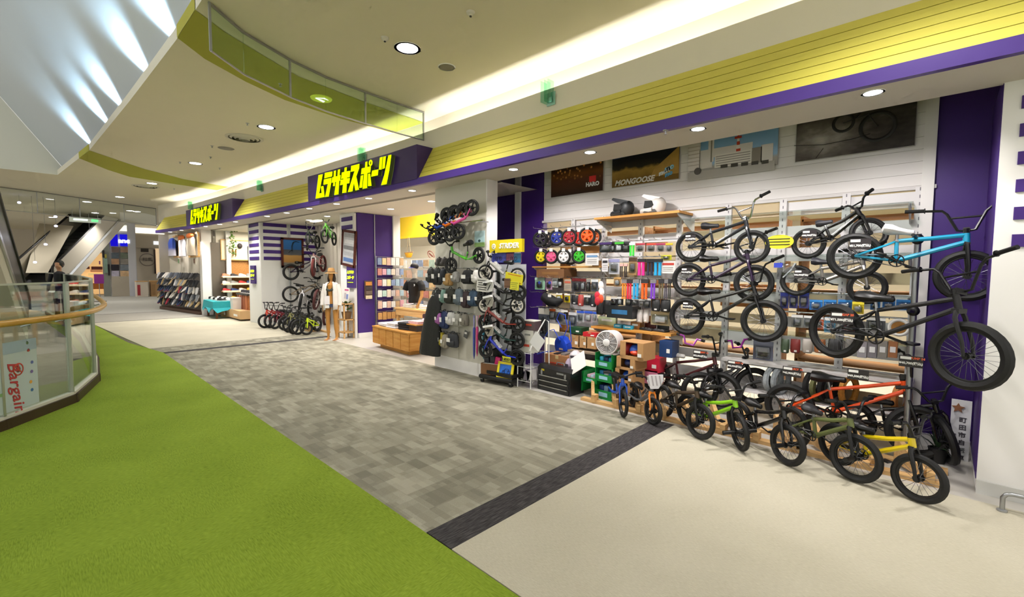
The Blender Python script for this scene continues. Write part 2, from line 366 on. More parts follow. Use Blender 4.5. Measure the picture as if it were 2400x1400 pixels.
# ---- soffit and inner shop ceiling
s = empty_struct('ceiling_soffit'); SOFM = mat('#d3cbbe', .7, noise=.02, nscale=3)
m = MB()
for X0, X1 in zip(xs(4, -5.03), xs(4, -5.03)[1:]): m.quad((X0, fy(X0)+.03, SOF), (X1, fy(X1)+.03, SOF), (X1, 4.9, SOF), (X0, 4.9, SOF)); m.quad((X0, 4.9, SOF), (X1, 4.9, SOF), (X1, 4.9, 3.63), (X0, 4.9, 3.63))
L = xs(-5.03, -22.2)
for X0, X1 in zip(L, L[1:]): m.quad((X0, fy(X0)+.03, SOF), (X1, fy(X1)+.03, SOF), (X1, fy(X1)+.62, SOF), (X0, fy(X0)+.62, SOF))
m.build('soffit_board', SOFM, s)
m = MB()
for X0, X1 in zip(L, L[1:]): m.quad((X0, fy(X0)+.62, SOF+.012), (X1, fy(X1)+.62, SOF+.012), (X1, fy(X1)+.80, SOF+.012), (X0, fy(X0)+.80, SOF+.012))
m.build('shutter_slot', mat('#8b8374', .6), s)
m = MB()
for X0, X1 in zip(L, L[1:]): m.quad((X0, fy(X0)+.78, SOF), (X1, fy(X1)+.78, SOF), (X1, 6.6, SOF), (X0, 6.6, SOF)); m.quad((X0, 6.5, 4.2), (X1, 6.5, 4.2), (X1, 14, 4.2), (X0, 14, 4.2)); m.quad((X0, 6.6, SOF), (X1, 6.6, SOF), (X1, 6.6, 4.2), (X0, 6.6, 4.2))
m.build('shop_ceiling', mat('#e8e0d0', .7), s)
MB().box((-1.2, 7.2, 3.64), (10.3, 4.6, .04)).build('alcove_ceiling', SOFM, s)
MB().box((-.5, 10.0, 3.05), (9.2, 7.9, .04)).build('stockroom_ceiling', mat('#efe2b8', .7), s)
# ---- walls and columns
SIDING = mat('#e6e2e0', .55)
wb = empty_struct('wall_back')
for i in range(9):
    z0 = 2.5+i*.115; MB().box((-2.49, YB+.03, z0+.0555), (4.78, .05, .1128)).build('siding_board', SIDING, wb)
MB().box((-2.49, YB+.07, 3.0), (4.8, .04, 1.06)).build('backing', mat('#cfcbc8', .7), wb)
MB().box((-2.49, YB, 2.475), (4.8, .06, .035)).build('ledge_trim', mat('#cfcac8', .5), wb)
MB().box((-5.16, YB+.05, 1.8), (.55, .1, 3.6)).build('purple_panel', PURPLE, wb)
MB().box((-5.45, YB+.02, 1.8), (.12, .12, 3.6)).build('white_pilaster', WHITE, wb)
MB().box((-5.95, YB+.12, 1.8), (.95, .06, 3.6)).build('purple_panel', PURPLE, wb)
MB().box((.1, YB+.05, 1.8), (.44, .1, 3.36)).build('purple_panel', PURPLE, wb)
MB().box((.08, YB+.0, .06), (.5, .08, .12)).build('white_plinth', WHITE, wb)
MB().box((-.15, YB+.0, 1.8), (.09, .1, 3.6)).build('white_pilaster', WHITE, wb)
wr = empty_struct('wall_right')
MB().box((2.15, 5.35, 1.53), (3.8, 1.0, 3.02)).build('column_core', WHITEP, wr)
MB().box((.248, 5.35, 1.6), (.004, .98, 3.0)).build('purple_side_panel', PURPLE, wr)
MB().box((2.15, 4.84, .05), (3.8, .02, .1)).build('skirting', mat('#cfcfcb', .4), wr)
for i in range(6): MB().box((2.2, 4.845, 2.87-i*.195), (3.72, .012, .09)).build('purple_stripe', PURPLE, wr)
# display column with the balance bikes
wc = empty_struct('wall_display_column'); PANEL = mat('#cfcbbd', .7)
MB().box((-5.68, 4.78, 1.515), (1.30, .16, 3.03)).build('column_core', PANEL, wc)
MB().box((-6.0, 4.694, 1.33), (.62, .012, 2.3)).build('display_panel', mat('#c6c2b4', .7), wc); MB().box((-5.36, 4.694, 1.33), (.62, .012, 2.3)).build('display_panel', mat('#c6c2b4', .7), wc)
MB().box((-5.68, 4.69, .1), (1.3, .02, .2)).build('skirting', WHITE, wc)
MB().box((-5.035, 4.80, 1.515), (.02, .22, 3.03)).build('edge_board', WHITE, wc)
MB().box((-6.3, 5.35, 1.75), (.06, 1.1, 3.5)).build('side_board', WHITE, wc)
# entrance bay and bike bay
wi = empty_struct('wall_entrance')
MB().box((-10.22, 5.75, 1.57), (.06, .95, 2.9)).build('purple_wall', PURPLE, wi); MB().box((-10.2, 5.75, .06), (.08, .95, .12)).build('skirting', WHITE, wi)
MB().box((-10.18, 5.72, 1.57), (.02, .02, 2.9)).build('seam_strip', STEEL, wi)
MB().box((-10.2, 6.32, 1.52), (.12, .2, 3.03)).build('white_frame', WHITE, wi)
MB().box((-10.66, 5.5, 1.515), (.76, .5, 3.03)).build('striped_column', WHITEP, wi)
for i in range(6): MB().box((-10.66, 5.245, 2.9-i*.2), (.56, .012, .1)).build('purple_stripe', PURPLE, wi)
MB().box((-10.25, 5.24, 1.5), (.05, .05, 3.0)).build('corner_bead', WHITE, wi)
MB().box((-12.8, 6.2, 1.53), (3.7, .08, 3.06)).build('panelled_back_wall', WHITE, wi)
for i in range(14): MB().box((-14.5+i*.26, 6.14, 1.53), (.17, .05, 3.06)).build('wall_batten', mat('#d4cec4', .7), wi)
MB().box((-15.16, 4.95, 1.52), (1.1, .9, 3.03)).build('bay_column', mat('#e2e2dd', .6), wi)
MB().box((-14.64, 5.8, 1.52), (.08, .85, 3.03)).build('side_wall', WHITEP, wi)
for i in range(6):
    MB().box((-15.15, 4.495, 2.98-i*.2), (.86, .012, .1)).build('purple_stripe', PURPLE, wi)
    MB().box((-14.604, 4.92, 2.98-i*.2), (.012, .66, .1)).build('purple_stripe', PURPLE, wi)
    MB().box((-14.594, 5.75, 2.98-i*.2), (.012, .78, .1)).build('purple_stripe', PURPLE, wi)
MB().cyl((-14.585, 5.31, 0), (-14.585, 5.31, 3.02), .018).build('shutter_rail', STEEL, wi)
MB().box((-14.5, 4.48, 1.5), (.01, .01, 3.0)).build('corner_bead', WHITE, wi)
# posts of the shoe bay and wall behind the sandals
ws = empty_struct('wall_shoe_bay')
MB().box((-19.15, 4.1, 1.52), (.35, .3, 3.03)).build('white_post', WHITE, ws)
MB().box((-18.9, 4.75, 1.52), (.14, .14, 3.03)).build('white_post', WHITE, ws)
MB().box((-18.96, 4.44, 1.45), (.03, .42, 2.3)).build('dark_mirror', mat('#6a6258', .2, .4), ws)
MB().box((0, 0, 1.52), (4.0, .1, 3.03)).build('display_wall', mat('#cfc6b4', .7), ws, M=Matrix.Translation((-21.2, 4.02, 0)) @ Matrix.Rotation(radians(8.4), 4, 'Z'))
MB().box((-23.2, 3.62, 1.52), (.14, .5, 3.03)).build('end_wall', mat('#b9b0a0', .7), ws)
# interior of the shop
win = empty_struct('wall_interior')
MB().box((-9, 13.9, 2.1), (30, .1, 4.3)).build('rear_wall', mat('#f1e7cf', .7), win)
MB().box((-19.05, 5.6, 2.6), (.1, 2.4, .9)).build('shoe_wall_upper', mat('#d9d2c2', .7), win)
MB().box((-19.06, 5.6, 1.1), (.1, 2.4, 2.2)).build('shoe_wall_lower', wood('#a5713c', '#c08c54'), win)
MB().box((-15.2, 9.5, 1.5), (.1, 7, 3.0)).build('inner_partition', mat('#ece4d2', .7), win)
# yellow siding canopy inside the entrance
kan = empty_struct('trim_1')
for i in range(8):
    z0 = Yp(975, 553, 8.2).z+i*.125; d = i*.09
    MB().box((-12.2-d*.2, 8.2+i*.05, z0+.06), (3.4-d*1.6, .05, .118)).build('siding_board', mat('#d9bd2e', .5), kan)
MB().box((-12.2, 8.14, Yp(975, 553, 8.2).z-.03), (3.5, .12, .07)).build('lower_rail', mat('#e2c62a', .5), kan)
# far end of the mall
wf = empty_struct('wall_far')
MB().box((-46, -2, 2.2), (.2, 26, 4.4)).build('end_wall', mat('#cfc6b4', .8), wf)
# ================================================================== ceiling fittings and lamps
def downlight(x, y, z, r, power, label, group, col=(1, .965, .93), emit=9.0, ang=115, soft=None, tilt=0):
    t = thing('downlight', label, 'downlight', (x, y, z), group=group)
    MB().lathe([(r*1.25, -.006), (r*1.28, 0), (r*1.0, .0), (r*1.0, -.004)], 22, caps=False).build('trim_ring', WHITEP, t)
    MB().lathe([(r*.98, -.003), (r*.98, -.001)], 22).build('lamp_lens', emission('#fbf8ff', emit), t)
    spot_light('downlight_beam', (0, 0, -.02), power, ang, .6, col, rot=(radians(tilt), 0, 0), radius=soft or r, parent=t)
    return t
pos = [(955, 113), (624, 298), (458, 383), (356, 430), (281, 462)]
nm = ['nearest the cove beside the round speaker', 'beyond the glass smoke barrier', 'third along the corridor ceiling', 'by the second lime ceiling band', 'farthest before the second smoke barrier']
for i, (a, b) in enumerate(pos):
    p = Zp(a, b, ZC); downlight(p.x, p.y, ZC, .125, 200, 'bright round ceiling downlight %s' % nm[i], 'downlights in the corridor ceiling', emit=14, ang=130)
for i, (x, y) in enumerate([(-.2, 3.2), (4.2, 3.2)]): downlight(x, y, ZC, .125, 200, 'round corridor downlight above the beige carpet, %s from the dark strip' % ORD[i], 'downlights in the corridor ceiling', emit=14, ang=130)
sp = [(1203, 397), (1383, 357), (1636, 302), (2046, 217), (966, 447), (864, 465), (789, 478), (725, 489), (672, 499), (626, 507), (552, 520), (515, 526), (481, 531), (451, 536), (425, 540), (399, 544)]
for i, (a, b) in enumerate(sp):
    p = Zp(a, b, SOF)
    wh = ['over the balance bike sign', 'over the night street poster', 'over the white city poster', 'over the dark bicycle poster'][i] if i < 4 else 'in the soffit, %s leftward from the display column' % ORD[i-4]
    downlight(p.x, p.y, SOF, .06, 95 if i < 4 else 75, 'small recessed downlight ' + wh, 'downlights in the shop soffit', (1, .95, .93), 12, 125, tilt=24 if i < 4 else 0)
for i, (a, b) in enumerate([(916, 490), (767, 507), (1011, 472), (724, 516)]):
    p = Zp(a, b, SOF-.0); downlight(p.x, p.y, SOF, .07, 30, 'small recessed downlight in the inner shop ceiling, %s' % ['above the purple entrance wall', 'above the hanging green bike', 'just past the display column', 'above the framed skateboard poster'][i], 'downlights in the inner shop ceiling', (1, .93, .84), 12)
# cove light strips
for i, (x0, x1) in enumerate([(4, -1.5), (-1.5, -6.3), (-6.5, -11), (-11, -16), (-16, -22)]):
    xm = (x0+x1)/2; a = atan2(fy(x1)-fy(x0), x1-x0)
    t = thing('cove_lamp', 'long white tube lamp hidden in the ceiling cove, %s run from the bike wall' % ORD[i], 'lamp', (xm, fy(xm)+.46, 3.72), group='tube lamps in the cove'); t.rotation_euler = (0, 0, a)
    ln = abs(x1-x0)*.96
    MB().cyl((-ln/2, 0, 0), (ln/2, 0, 0), .016, 8).build('tube', emission('#fffbf0', 6), t)
    MB().box((0, 0, -.035), (ln, .06, .03)).build('batten', WHITEP, t)
    area_light('cove_glow', (0, -.02, .04), 24*ln/4.8, ln, .05, (1, .985, .95), (pi, 0, 0), parent=t)
# atrium uplights behind the ceiling edge
def edge_y(X):
    for (a, b), (cc, d) in zip(ED, ED[1:]):
        if cc <= X <= a: return b+(d-b)*(a-X)/(a-cc)
    return 1.2
ups = [Zp(a, b, ZC+.14).x for a, b in [(437, 10), (378, 95), (325, 180), (265, 258), (232, 298), (195, 345)]]+[-4.4, -3.2, -2.0]
for i, X in enumerate(ups):
    y = edge_y(X)+.08
    t = thing('uplight', 'cool white uplight behind the ceiling edge, %s streak %s' % (ORD[i], 'going away down the atrium' if i < 6 else 'toward the viewer'), 'lamp', (X, y, ZC+.05), group='uplights washing the atrium slope')
    MB().lathe([(.05, -.03), (.06, .0), (.05, .03)], 14).build('lamp_body', DKGREY, t); MB().lathe([(.042, .03), (.042, .034)], 14).build('lamp_lens', emission('#e4f0ff', 20), t)
    spot_light('uplight_beam', (0, -.06, .08), 330, 100, 1.0, (.55, .80, 1), (radians(180+20), 0, 0), .06, t)
# round speaker, vent rings, sprinklers, smoke heads
p = Zp(1047, 157, ZC); t = thing('ceiling_speaker', 'round grey ceiling speaker with a thin white rim', 'speaker', (p.x, p.y, ZC))
MB().lathe([(.105, -.008), (.115, 0), (.098, 0), (.098, -.006)], 24, caps=False).build('rim', WHITEP, t); MB().lathe([(.097, -.005), (.097, -.001)], 24).build('grille', mat('#7d7767', .8, bump=.4, bscale=300), t)
p = Zp(530, 348, ZC); t = thing('ceiling_speaker', 'flat grey ceiling speaker beside the ringed air vent', 'speaker', (p.x, p.y, ZC))
MB().lathe([(.15, -.006), (.16, 0)], 24).build('grille', mat('#8f8a80', .8), t)
for (a, b), lab, R in (((573, 324), 'large ringed air vent in the corridor ceiling beyond the smoke barrier', .34), ((341, 437), 'large ringed air vent beside the second lime ceiling band', .36)):
    p = Zp(a, b, ZC); t = thing('air_vent', lab, 'vent', (p.x, p.y, ZC), group='ringed ceiling vents')
    for k in range(4):
        r = R*(1-.23*k); MB().lathe([(r*.86, -.012-.012*k), (r, -.002), (r*.97, 0), (r*.84, -.008-.012*k)], 26, caps=False).build('ring', mat('#cdc7b5', .6), t)
    MB().lathe([(R, -.001), (R, 0)], 26).build('throat', mat('#6f6a58', .8), t)
for i, (a, b) in enumerate([(1103, 28), (902, 88)]):
    p = Zp(a, b, ZC); t = thing('smoke_detector', 'small round detector on the ceiling %s' % ['near the top edge above the speaker', 'just before the nearest downlight'][i], 'detector', (p.x, p.y, ZC), group='ceiling detectors')
    MB().lathe([(.045, 0), (.04, -.02), (.022, -.03), (.02, -.04), (.0, -.042)], 16).build('housing', CREAM, t); MB().lathe([(.012, -.04), (.012, -.05), (0, -.05)], 10).build('sensor', DKGREY, t)
for i, (a, b) in enumerate([(657, 196), (580, 289), (493, 368), (497, 342), (515, 394), (422, 380), (408, 442), (1560, 305)]):
    z = ZC if i < 7 else SOF; p = Zp(a, b, z)
    t = thing('sprinkler_head', 'tiny sprinkler head %s' % (['on the lime ceiling band', 'above the corridor vent', 'beside the third downlight', 'by the flat speaker', 'near the cove before the small sign', 'between the vents', 'near the second lime band', 'hanging from the soffit by the city poster'][i]), 'sprinkler', (p.x, p.y, z), group='sprinkler heads')
    MB().lathe([(.03, 0), (.028, -.006), (.009, -.008), (.009, -.035), (.018, -.037), (.018, -.042), (0, -.042)], 12).build('head', STEEL, t)
# exit arrow marker on the lime band
p = Zp(753, 230, ZC); t = thing('ceiling_marker', 'round green exit marker with a white running figure on lime band', 'sign', (p.x, p.y, ZC))
MB().lathe([(.15, -.02), (.16, 0)], 26).build('disc', mat('#c9d63a', .4, emit=.25), t)
m = MB(); m.prism([(-.09, -.07), (-.01, .09), (.0, .02), (-.03, -.07)], -.003, .003, M=Matrix.Rotation(pi/2, 4, 'X')); m.prism([(.01, .09), (.1, -.01), (.05, -.09), (.06, -.01)], -.003, .003, M=Matrix.Rotation(pi/2, 4, 'X')); m.build('arrow', emission('#ffffff', 1.2), t, loc=(0, 0, -.024))
# glass smoke barriers
def barrier(name, label, pts, h, post_idx, ztop):
    t = thing(name, label, 'smoke barrier', (pts[0][0], pts[0][1], ztop-h)); o = Vector((pts[0][0], pts[0][1], ztop-h))
    gm = glass('#eff8ee' if h < .6 else '#f3f6f3', .10, .02)
    for (a, b), (c2, d) in zip(pts, pts[1:]):
        n = Vector((d-b, a-c2, 0)).normalized()*.004; m = MB(); q = [Vector((a, b, ztop)), Vector((c2, d, ztop)), Vector((c2, d, ztop-h)), Vector((a, b, ztop-h))]
        m.add([tuple(x-o+n) for x in q]+[tuple(x-o-n) for x in q], [(0, 1, 2, 3), (7, 6, 5, 4), (0, 4, 5, 1), (1, 5, 6, 2), (2, 6, 7, 3), (3, 7, 4, 0)]); m.build('glass_pane', gm, t)
    P = [Vector((a, b, ztop-h))-o for a, b in pts]; MB().tube(P, .012, 6).build('bottom_rail', STEEL, t)
    MB().tube([p+Vector((0, 0, h-.012)) for p in P], .018, 6).build('top_rail', mat('#8d8a80', .5), t)
    for i in post_idx: MB().box((P[i].x, P[i].y, h/2), (.022, .022, h)).build('post', STEEL, t)
    return t
barrier('smoke_barrier', 'curved glass smoke barrier hanging from the corridor ceiling before the lime band', [(-5.4, 1.26), (-5.77, 1.66), (-6.08, 2.27), (-6.25, 2.8), (-6.33, 3.43), (-6.38, 4.0), (-6.4, 4.52)], .47, (0, 2, 4, 6), ZC)
barrier('smoke_barrier', 'far glass smoke barrier across the corridor behind the fascia end', [(-22.2, -1.5), (-22.9, 0), (-23.6, 1.1), (-24.5, 2.46), (-25.2, 3.6)], .75, (1, 2, 3, 4), ZC)
# green glass cove lights
for i, (a, b) in enumerate([(1290, 215), (862, 356), (645, 423), (506, 464)]):
    X = (Yp(a, b, 4.53)).x; y = fy(X)+.295; z = 3.84
    t = thing('glass_bracket', 'green glass plates bracket on the white fascia %s' % ['above the bike wall', 'above the large shop sign', 'between the two shop signs', 'above the small far sign'][i], 'bracket', (X, y, z), group='green glass brackets on the fascia')
    for k in range(3): MB().box((-.05+k*.055, -.06, .05), (.006, .12, .26)).build('glass_plate', glass('#d9f6ea', .35, .05), t)
    MB().box((.03, -.012, -.03), (.13, .012, .16)).build('back_plate', mat('#a9dcc8', .2, alpha=.6), t)
    MB().box((0.03, -.022, -.04), (.05, .01, .06)).build('clip', CHROME, t)
# added light panels that brighten the shop interior, not real ceiling fittings
for i, (x, y, px, py, pw) in enumerate([(-9.8, 7.6, 3, 2, 420), (-17.4, 5.3, 2, 1, 110), (-2.5, 7.9, 4, 2.2, 260), (-12.8, 5.4, 2, .6, 14)]):
    t = thing('added_panel_light', ['flat white light panel inside the entrance ceiling', 'added flat light panel brightening the shoe shelves', 'added flat light panel brightening the space behind the slatted wall', 'added slim light panel brightening the bike bay'][i], 'lamp', (x, y, 4.17 if i == 0 else SOF-.02), group='added light panels in the shop')
    MB().box((0, 0, 0), (px*.25, py*.25, .02)).build('diffuser', emission('#fff2da', 3), t)
    area_light('panel_glow', (0, 0, -.03), pw, px, py, (1, .92, .78), parent=t)
# ================================================================== bicycles
ZUP = Vector((0, 0, 1)); SPK = mat('#6a6b70', .35, .8)
def wheel_parts(r, t, style, rimc, hubc, tyre, parent, M, nspoke=20, rev=False):
    w = bpy.data.objects.new('wheel', None); COL.objects.link(w); w.parent = parent; w.matrix_local = M
    MB().torus((0, 0, 0), (0, 1, 0), r-t/2, t/2, 30, 8).build('tyre', tyre, w)
    R = r-t*.98
    if style == 'mag':
        m = MB(); m.torus((0, 0, 0), (0, 1, 0), R-.006, .014, 26, 6)
        for k in range(5):
            a = 2*pi*k/5+.3; d = Vector((cos(a), 0, sin(a))); m.tube([d*.015, d*(R*.5), d*(R-.004)], [.016, .012, .017], 6, flat=.8)
        m.cyl((0, -.03, 0), (0, .03, 0), .022, 10); m.build('rim', rimc, w)
    else:
        m = MB(); m.torus((0, 0, 0), (0, 1, 0), R, .010, 28, 6, flat=1.3); m.build('rim', rimc, w)
        m = MB()
        for k in range(nspoke):
            a = 2*pi*k/nspoke; b = a+(.5 if k % 2 else -.5); s = .025 if (k//2) % 2 else -.025
            m.tube([(cos(b)*.02, s, sin(b)*.02), (cos(a)*(R-.003), 0, sin(a)*(R-.003))], .0016, 3, caps=False)
        m.build('spokes', SPK, w)
    m = MB(); m.cyl((0, -.045, 0), (0, .045, 0), .016, 10); m.cyl((0, -.032, 0), (0, -.026, 0), .026, 10); m.cyl((0, .026, 0), (0, .032, 0), .026, 10); m.build('hub', hubc, w)
    return w
def seat_mesh(L, w=.07):
    rings = []
    for (x, wd, z0, z1) in ((-.5, .25, 0, .02), (-.46, .8, -.012, .045), (-.25, 1.0, -.02, .045), (0, .72, -.015, .03), (.25, .36, -.012, .022), (.45, .28, -.014, .02), (.5, .12, -.008, .008)):
        rings.append([(x*L*1.1, cos(a)*w*wd*1.15, ((z0+z1)/2+sin(a)*(z1-z0)/2)*1.45*(L/.2)**.5+(.10*x*L)) for a in [2*pi*q/10 for q in range(10)]])
    return MB().loftrings(rings)
def bike(name, label, rear, front, r, frame, fork=None, tyre=RUBBER, rim=BLACK, seat=BLACK, bar=BLACK, grip=BLACK, style='spoke', steer=0, lean=0, kind='bmx',
         group=None, pegs=False, rise=.19, barw=.40, plate=None, hub=None, tw=None, decal=None, cross=True, cat='bicycle', crank=True, fr=None, nspoke=20, seatz=0.0, barturn=0):
    rear, front = Vector(rear), Vector(front); L = (front-rear).length; x = (front-rear)/L
    up = (ZUP - x*ZUP.dot(x)).normalized(); up = Matrix.Rotation(radians(lean), 3, x) @ up; y = up.cross(x)
    M = Matrix((( x.x, y.x, up.x, 0), (x.y, y.y, up.y, 0), (x.z, y.z, up.z, 0), (0, 0, 0, 1))); base = rear-up*r
    M.translation = base
    t = thing(name, label, cat, M=M, group=group)
    fork = fork or frame; hub = hub or BLACK; tw = tw or r*.27
    O = Vector((0, 0, r))
    def P(a, b, yy=0.0): return Vector((a*L, yy*L, b*L))+O
    hd = Vector((-.27, 0, .963)).normalized()
    crown = P(.905, max(.33, (r+tw*.3)/L+.03)); top = crown+hd*(.115*L)
    tr = .0185 if kind == 'bmx' else .0125
    F = MB()
    if kind == 'bmx':
        bb = P(.385, .03); st = P(.335, .25)
        F.tube([bb, st], tr*.8, 8); F.tube([top-hd*.02*L, P(.62, .335), st], tr*.95, 8); F.tube([crown+hd*.02*L, bb], tr*1.05, 8); F.tube([crown, top], tr*1.25, 10)
        for s in (-1, 1):
            F.tube([P(0, 0, s*.06), P(.25, .18, s*.05), st], tr*.5, 6); F.tube([P(0, 0, s*.06), P(.27, .02, s*.05), bb], tr*.55, 6)
        F.cyl(bb-Vector((0, .035*L, 0)), bb+Vector((0, .035*L, 0)), tr*1.2, 10)
        sp0, sp1 = st, P(.315, .335+seatz)
    else:
        lo = P(.43, .02); mid = P(.40, .02)
        F.tube([top-hd*.01, crown+Vector((-.03*L, 0, -.02*L)), lo], [tr*1.5, tr*1.9, tr*1.7], 8); F.tube([crown, top], tr*1.4, 10)
        for s in (-1, 1): F.tube([lo, P(.3, -.015, s*.05), P(.0, 0, s*.085)], tr*.8, 6)
        F.box(P(.22, -.015), (.12*L, .16*L, .02*L)); F.tube([lo, P(.34, .17)], tr*.9, 8)
        sp0, sp1 = P(.36, .1), P(.31, .33+seatz)
    fo = F.build('frame', frame, t)
    if decal is not None:
        a, b = (top*.86+P(.45, .1)*.14, P(.45, .1)) if kind != 'bmx' else (crown*.85+P(.385, .03)*.15, P(.385, .03))
        dx = (a-b).normalized(); c = (a+b)/2
        for s in (-1, 1):
            zz = Vector((0, s, 0)); xx = dx if s < 0 else -dx
            if s > 0 and kind == 'bmx': continue
            yy = zz.cross(xx); mm = Matrix(((xx.x, yy.x, zz.x, 0), (xx.y, yy.y, zz.y, 0), (xx.z, yy.z, zz.z, 0), (0, 0, 0, 1))); mm.translation = c+zz*(tr*(1.9 if kind != 'bmx' else 1.1))
            text(fo, decal[0], .075*L*decal[2], decal[1], mm, .001, .2, .0015)
    sm = seat_mesh(.27*L, .085*L); sm.v = [tuple(Vector(v)+sp1+Vector((0, 0, .01*L))) for v in sm.v]; sm.build('seat', seat, t)
    m = MB(); m.cyl(sp0, sp1, tr*.65, 8); m.cyl(sp0+Vector((0, 0, -.005)), sp0+Vector((0, 0, .012*L)), tr*1.1, 8); m.build('seat_post', STEEL if kind == 'bmx' else BLACK, t)
    wheel_parts(r, tw, style, rim, hub, tyre, t, Matrix.Translation(O), nspoke)
    # steered front end
    R3 = Matrix.Translation(crown) @ Matrix.Rotation(radians(steer), 4, hd) @ Matrix.Translation(-crown)
    Wp = O+Vector((L, 0, 0)); rf = fr or r
    wheel_parts(rf, tw*rf/r, style, rim, hub, tyre, t, R3 @ Matrix.Translation(Wp), nspoke)
    m = MB(); hw = tw*.5+.02
    for s in (-1, 1): m.tube([crown+Vector((0, s*hw*.5, .005)), crown+Vector((.01, s*hw, -.05*L)), Wp+Vector((-.02*L, s*hw, .1*L)), Wp+Vector((0, s*hw, 0))], [tr*.9, tr*.85, tr*.7, tr*.55], 7, M=R3)
    m.box(crown+Vector((0, 0, .0)), (.05*L, hw*1.6, .035*L), M=R3); m.build('fork', fork, t)
    RF = R3; R3 = Matrix.Translation(crown) @ Matrix.Rotation(radians(steer+barturn), 4, hd) @ Matrix.Translation(-crown)
    m = MB(); st0 = top+hd*.03*L; cl = st0+Vector((.055*L, 0, .012*L)); m.cyl(top, st0+hd*.02*L, tr*1.1, 8, M=R3); m.box((st0+cl)/2, (.085*L, .05*L, .045*L), M=R3); m.build('stem', bar, t)
    m = MB(); bw = barw*L; rs = rise*L
    def B(yv, zv, xv=0.0): return cl+Vector((xv*L-.16*zv, yv, zv))
    for s in (-1, 1):
        if rise > .08: m.tube([B(s*.01*L, 0), B(s*.07*L, .01*L), B(s*.15*L, rs*.82), B(s*.19*L, rs), B(s*bw, rs*1.06, -.05)], .0105, 7, M=R3)
        else: m.tube([B(s*.01*L, 0), B(s*.08*L, rs*.4), B(s*.2*L, rs), B(s*bw, rs*1.03, -.06)], .0105, 7, M=R3)
    if cross and rise > .08: m.tube([B(-.128*L, rs*.62), B(.128*L, rs*.62)], .008, 6, M=R3)
    m.build('handlebar', bar, t)
    for s in (-1, 1):
        m = MB(); m.tube([B(s*bw*.66, rs*1.03, -.032), B(s*bw*1.0, rs*1.06, -.05)], .016, 8, M=R3); m.cyl(B(s*bw*.655, rs*1.03, -.031), B(s*bw*.67, rs*1.03, -.032), .023, 10, M=R3); m.build('grip', grip, t)
    if kind == 'bmx' and crank:
        m = MB(); bb = P(.385, .03); yo = -.055*L
        m.torus(bb+Vector((0, yo, 0)), (0, 1, 0), .066*L, .007*L, 20, 5)
        for k in range(5): a = 2*pi*k/5; m.tube([bb+Vector((0, yo, 0)), bb+Vector((cos(a)*.064*L, yo, sin(a)*.064*L))], .008*L, 5)
        m.build('sprocket', BLACK, t)
        m = MB(); a = .25
        for s in (-1, 1): m.tube([bb+Vector((0, s*.07*L, 0)), bb+Vector((s*cos(a)*.165*L, s*.085*L, -s*sin(a)*.165*L))], .012*L, 6)
        m.build('cranks', BLACK, t)
        for s in (-1, 1):
            m = MB(); m.cbox(bb+Vector((s*cos(a)*.165*L, s*.14*L, -s*sin(a)*.165*L)), (.1*L, .095*L, .022*L), .006); m.build('pedal', BLACK, t)
        m = MB(); m.tube([P(0, .022, -.055), P(.385, .095, -.055)], .004, 4); m.tube([P(0, -.022, -.055), P(.385, -.035, -.055)], .004, 4); m.build('chain', STEEL, t)
    if pegs:
        for s in (-1, 1): MB().tube([Wp+Vector((0, s*.05, 0)), Wp+Vector((0, s*.15, 0))], .019, 10, M=RF).build('peg', BLACK, t)
    if plate:
        m = MB(); q = B(0, rs*.55, .06)
        m.prism([(-.09, .07), (.09, .07), (.105, .0), (.05, -.085), (-.05, -.085), (-.105, 0)], -.004, .004, M=R3 @ Matrix.Translation(q) @ Matrix.Rotation(-pi/2, 4, 'Z'))
        po = m.build('number_plate', plate, t)
        for k in range(4):
            mm = MB(); mm.prism([(-.085+k*.05, -.05), (-.07+k*.05, -.05), (-.035+k*.05, .06), (-.05+k*.05, .06)], -.0065, .0065, M=R3 @ Matrix.Translation(q) @ Matrix.Rotation(-pi/2, 4, 'Z')); mm.build('stripe', mat('#b9b3b6', .5), po)
    t['L'] = L
    return t
CARDK = mat('#2b2528', .35); RED = mat('#d8402f', .5); INKW = mat('#f4f4f2', .6)
_ori = mat('#e0603a', .5)
def price_card(b, px, py, Y, w, model, price):
    """dark price card with a white maker's strip, clipped to the bike"""
    p = Yp(px, py, Y); M = b.matrix_world.inverted() @ facing(p.x, p.y, p.z); h = w*.62
    m = MB(); m.box((0, 0, 0), (w, h, .003)); c = m.build('price_card', CARDK, b); c.matrix_local = M
    MB().box((-w*.22, h*.30, .0025), (w*.46, h*.24, .002)).build('maker_strip', INKW, c)
    if model: text(c, model, w*.16, _ori, Matrix.Translation((w*.26, h*.30, .002)), .0006, 0, .0012)
    text(c, price, w*.165, INKW, Matrix.Translation((0, -h*.16, .002)), .0006, 0, .001)
    return c
def px2(rp, fp, Yr, Yf): return Yp(*rp, Yr), Yp(*fp, Yf)
GLOSSK = mat('#131214', .25, coat=.4); MAR = mat('#3a1620', .3, coat=.4); PUR = mat('#2a1436', .3, coat=.4)
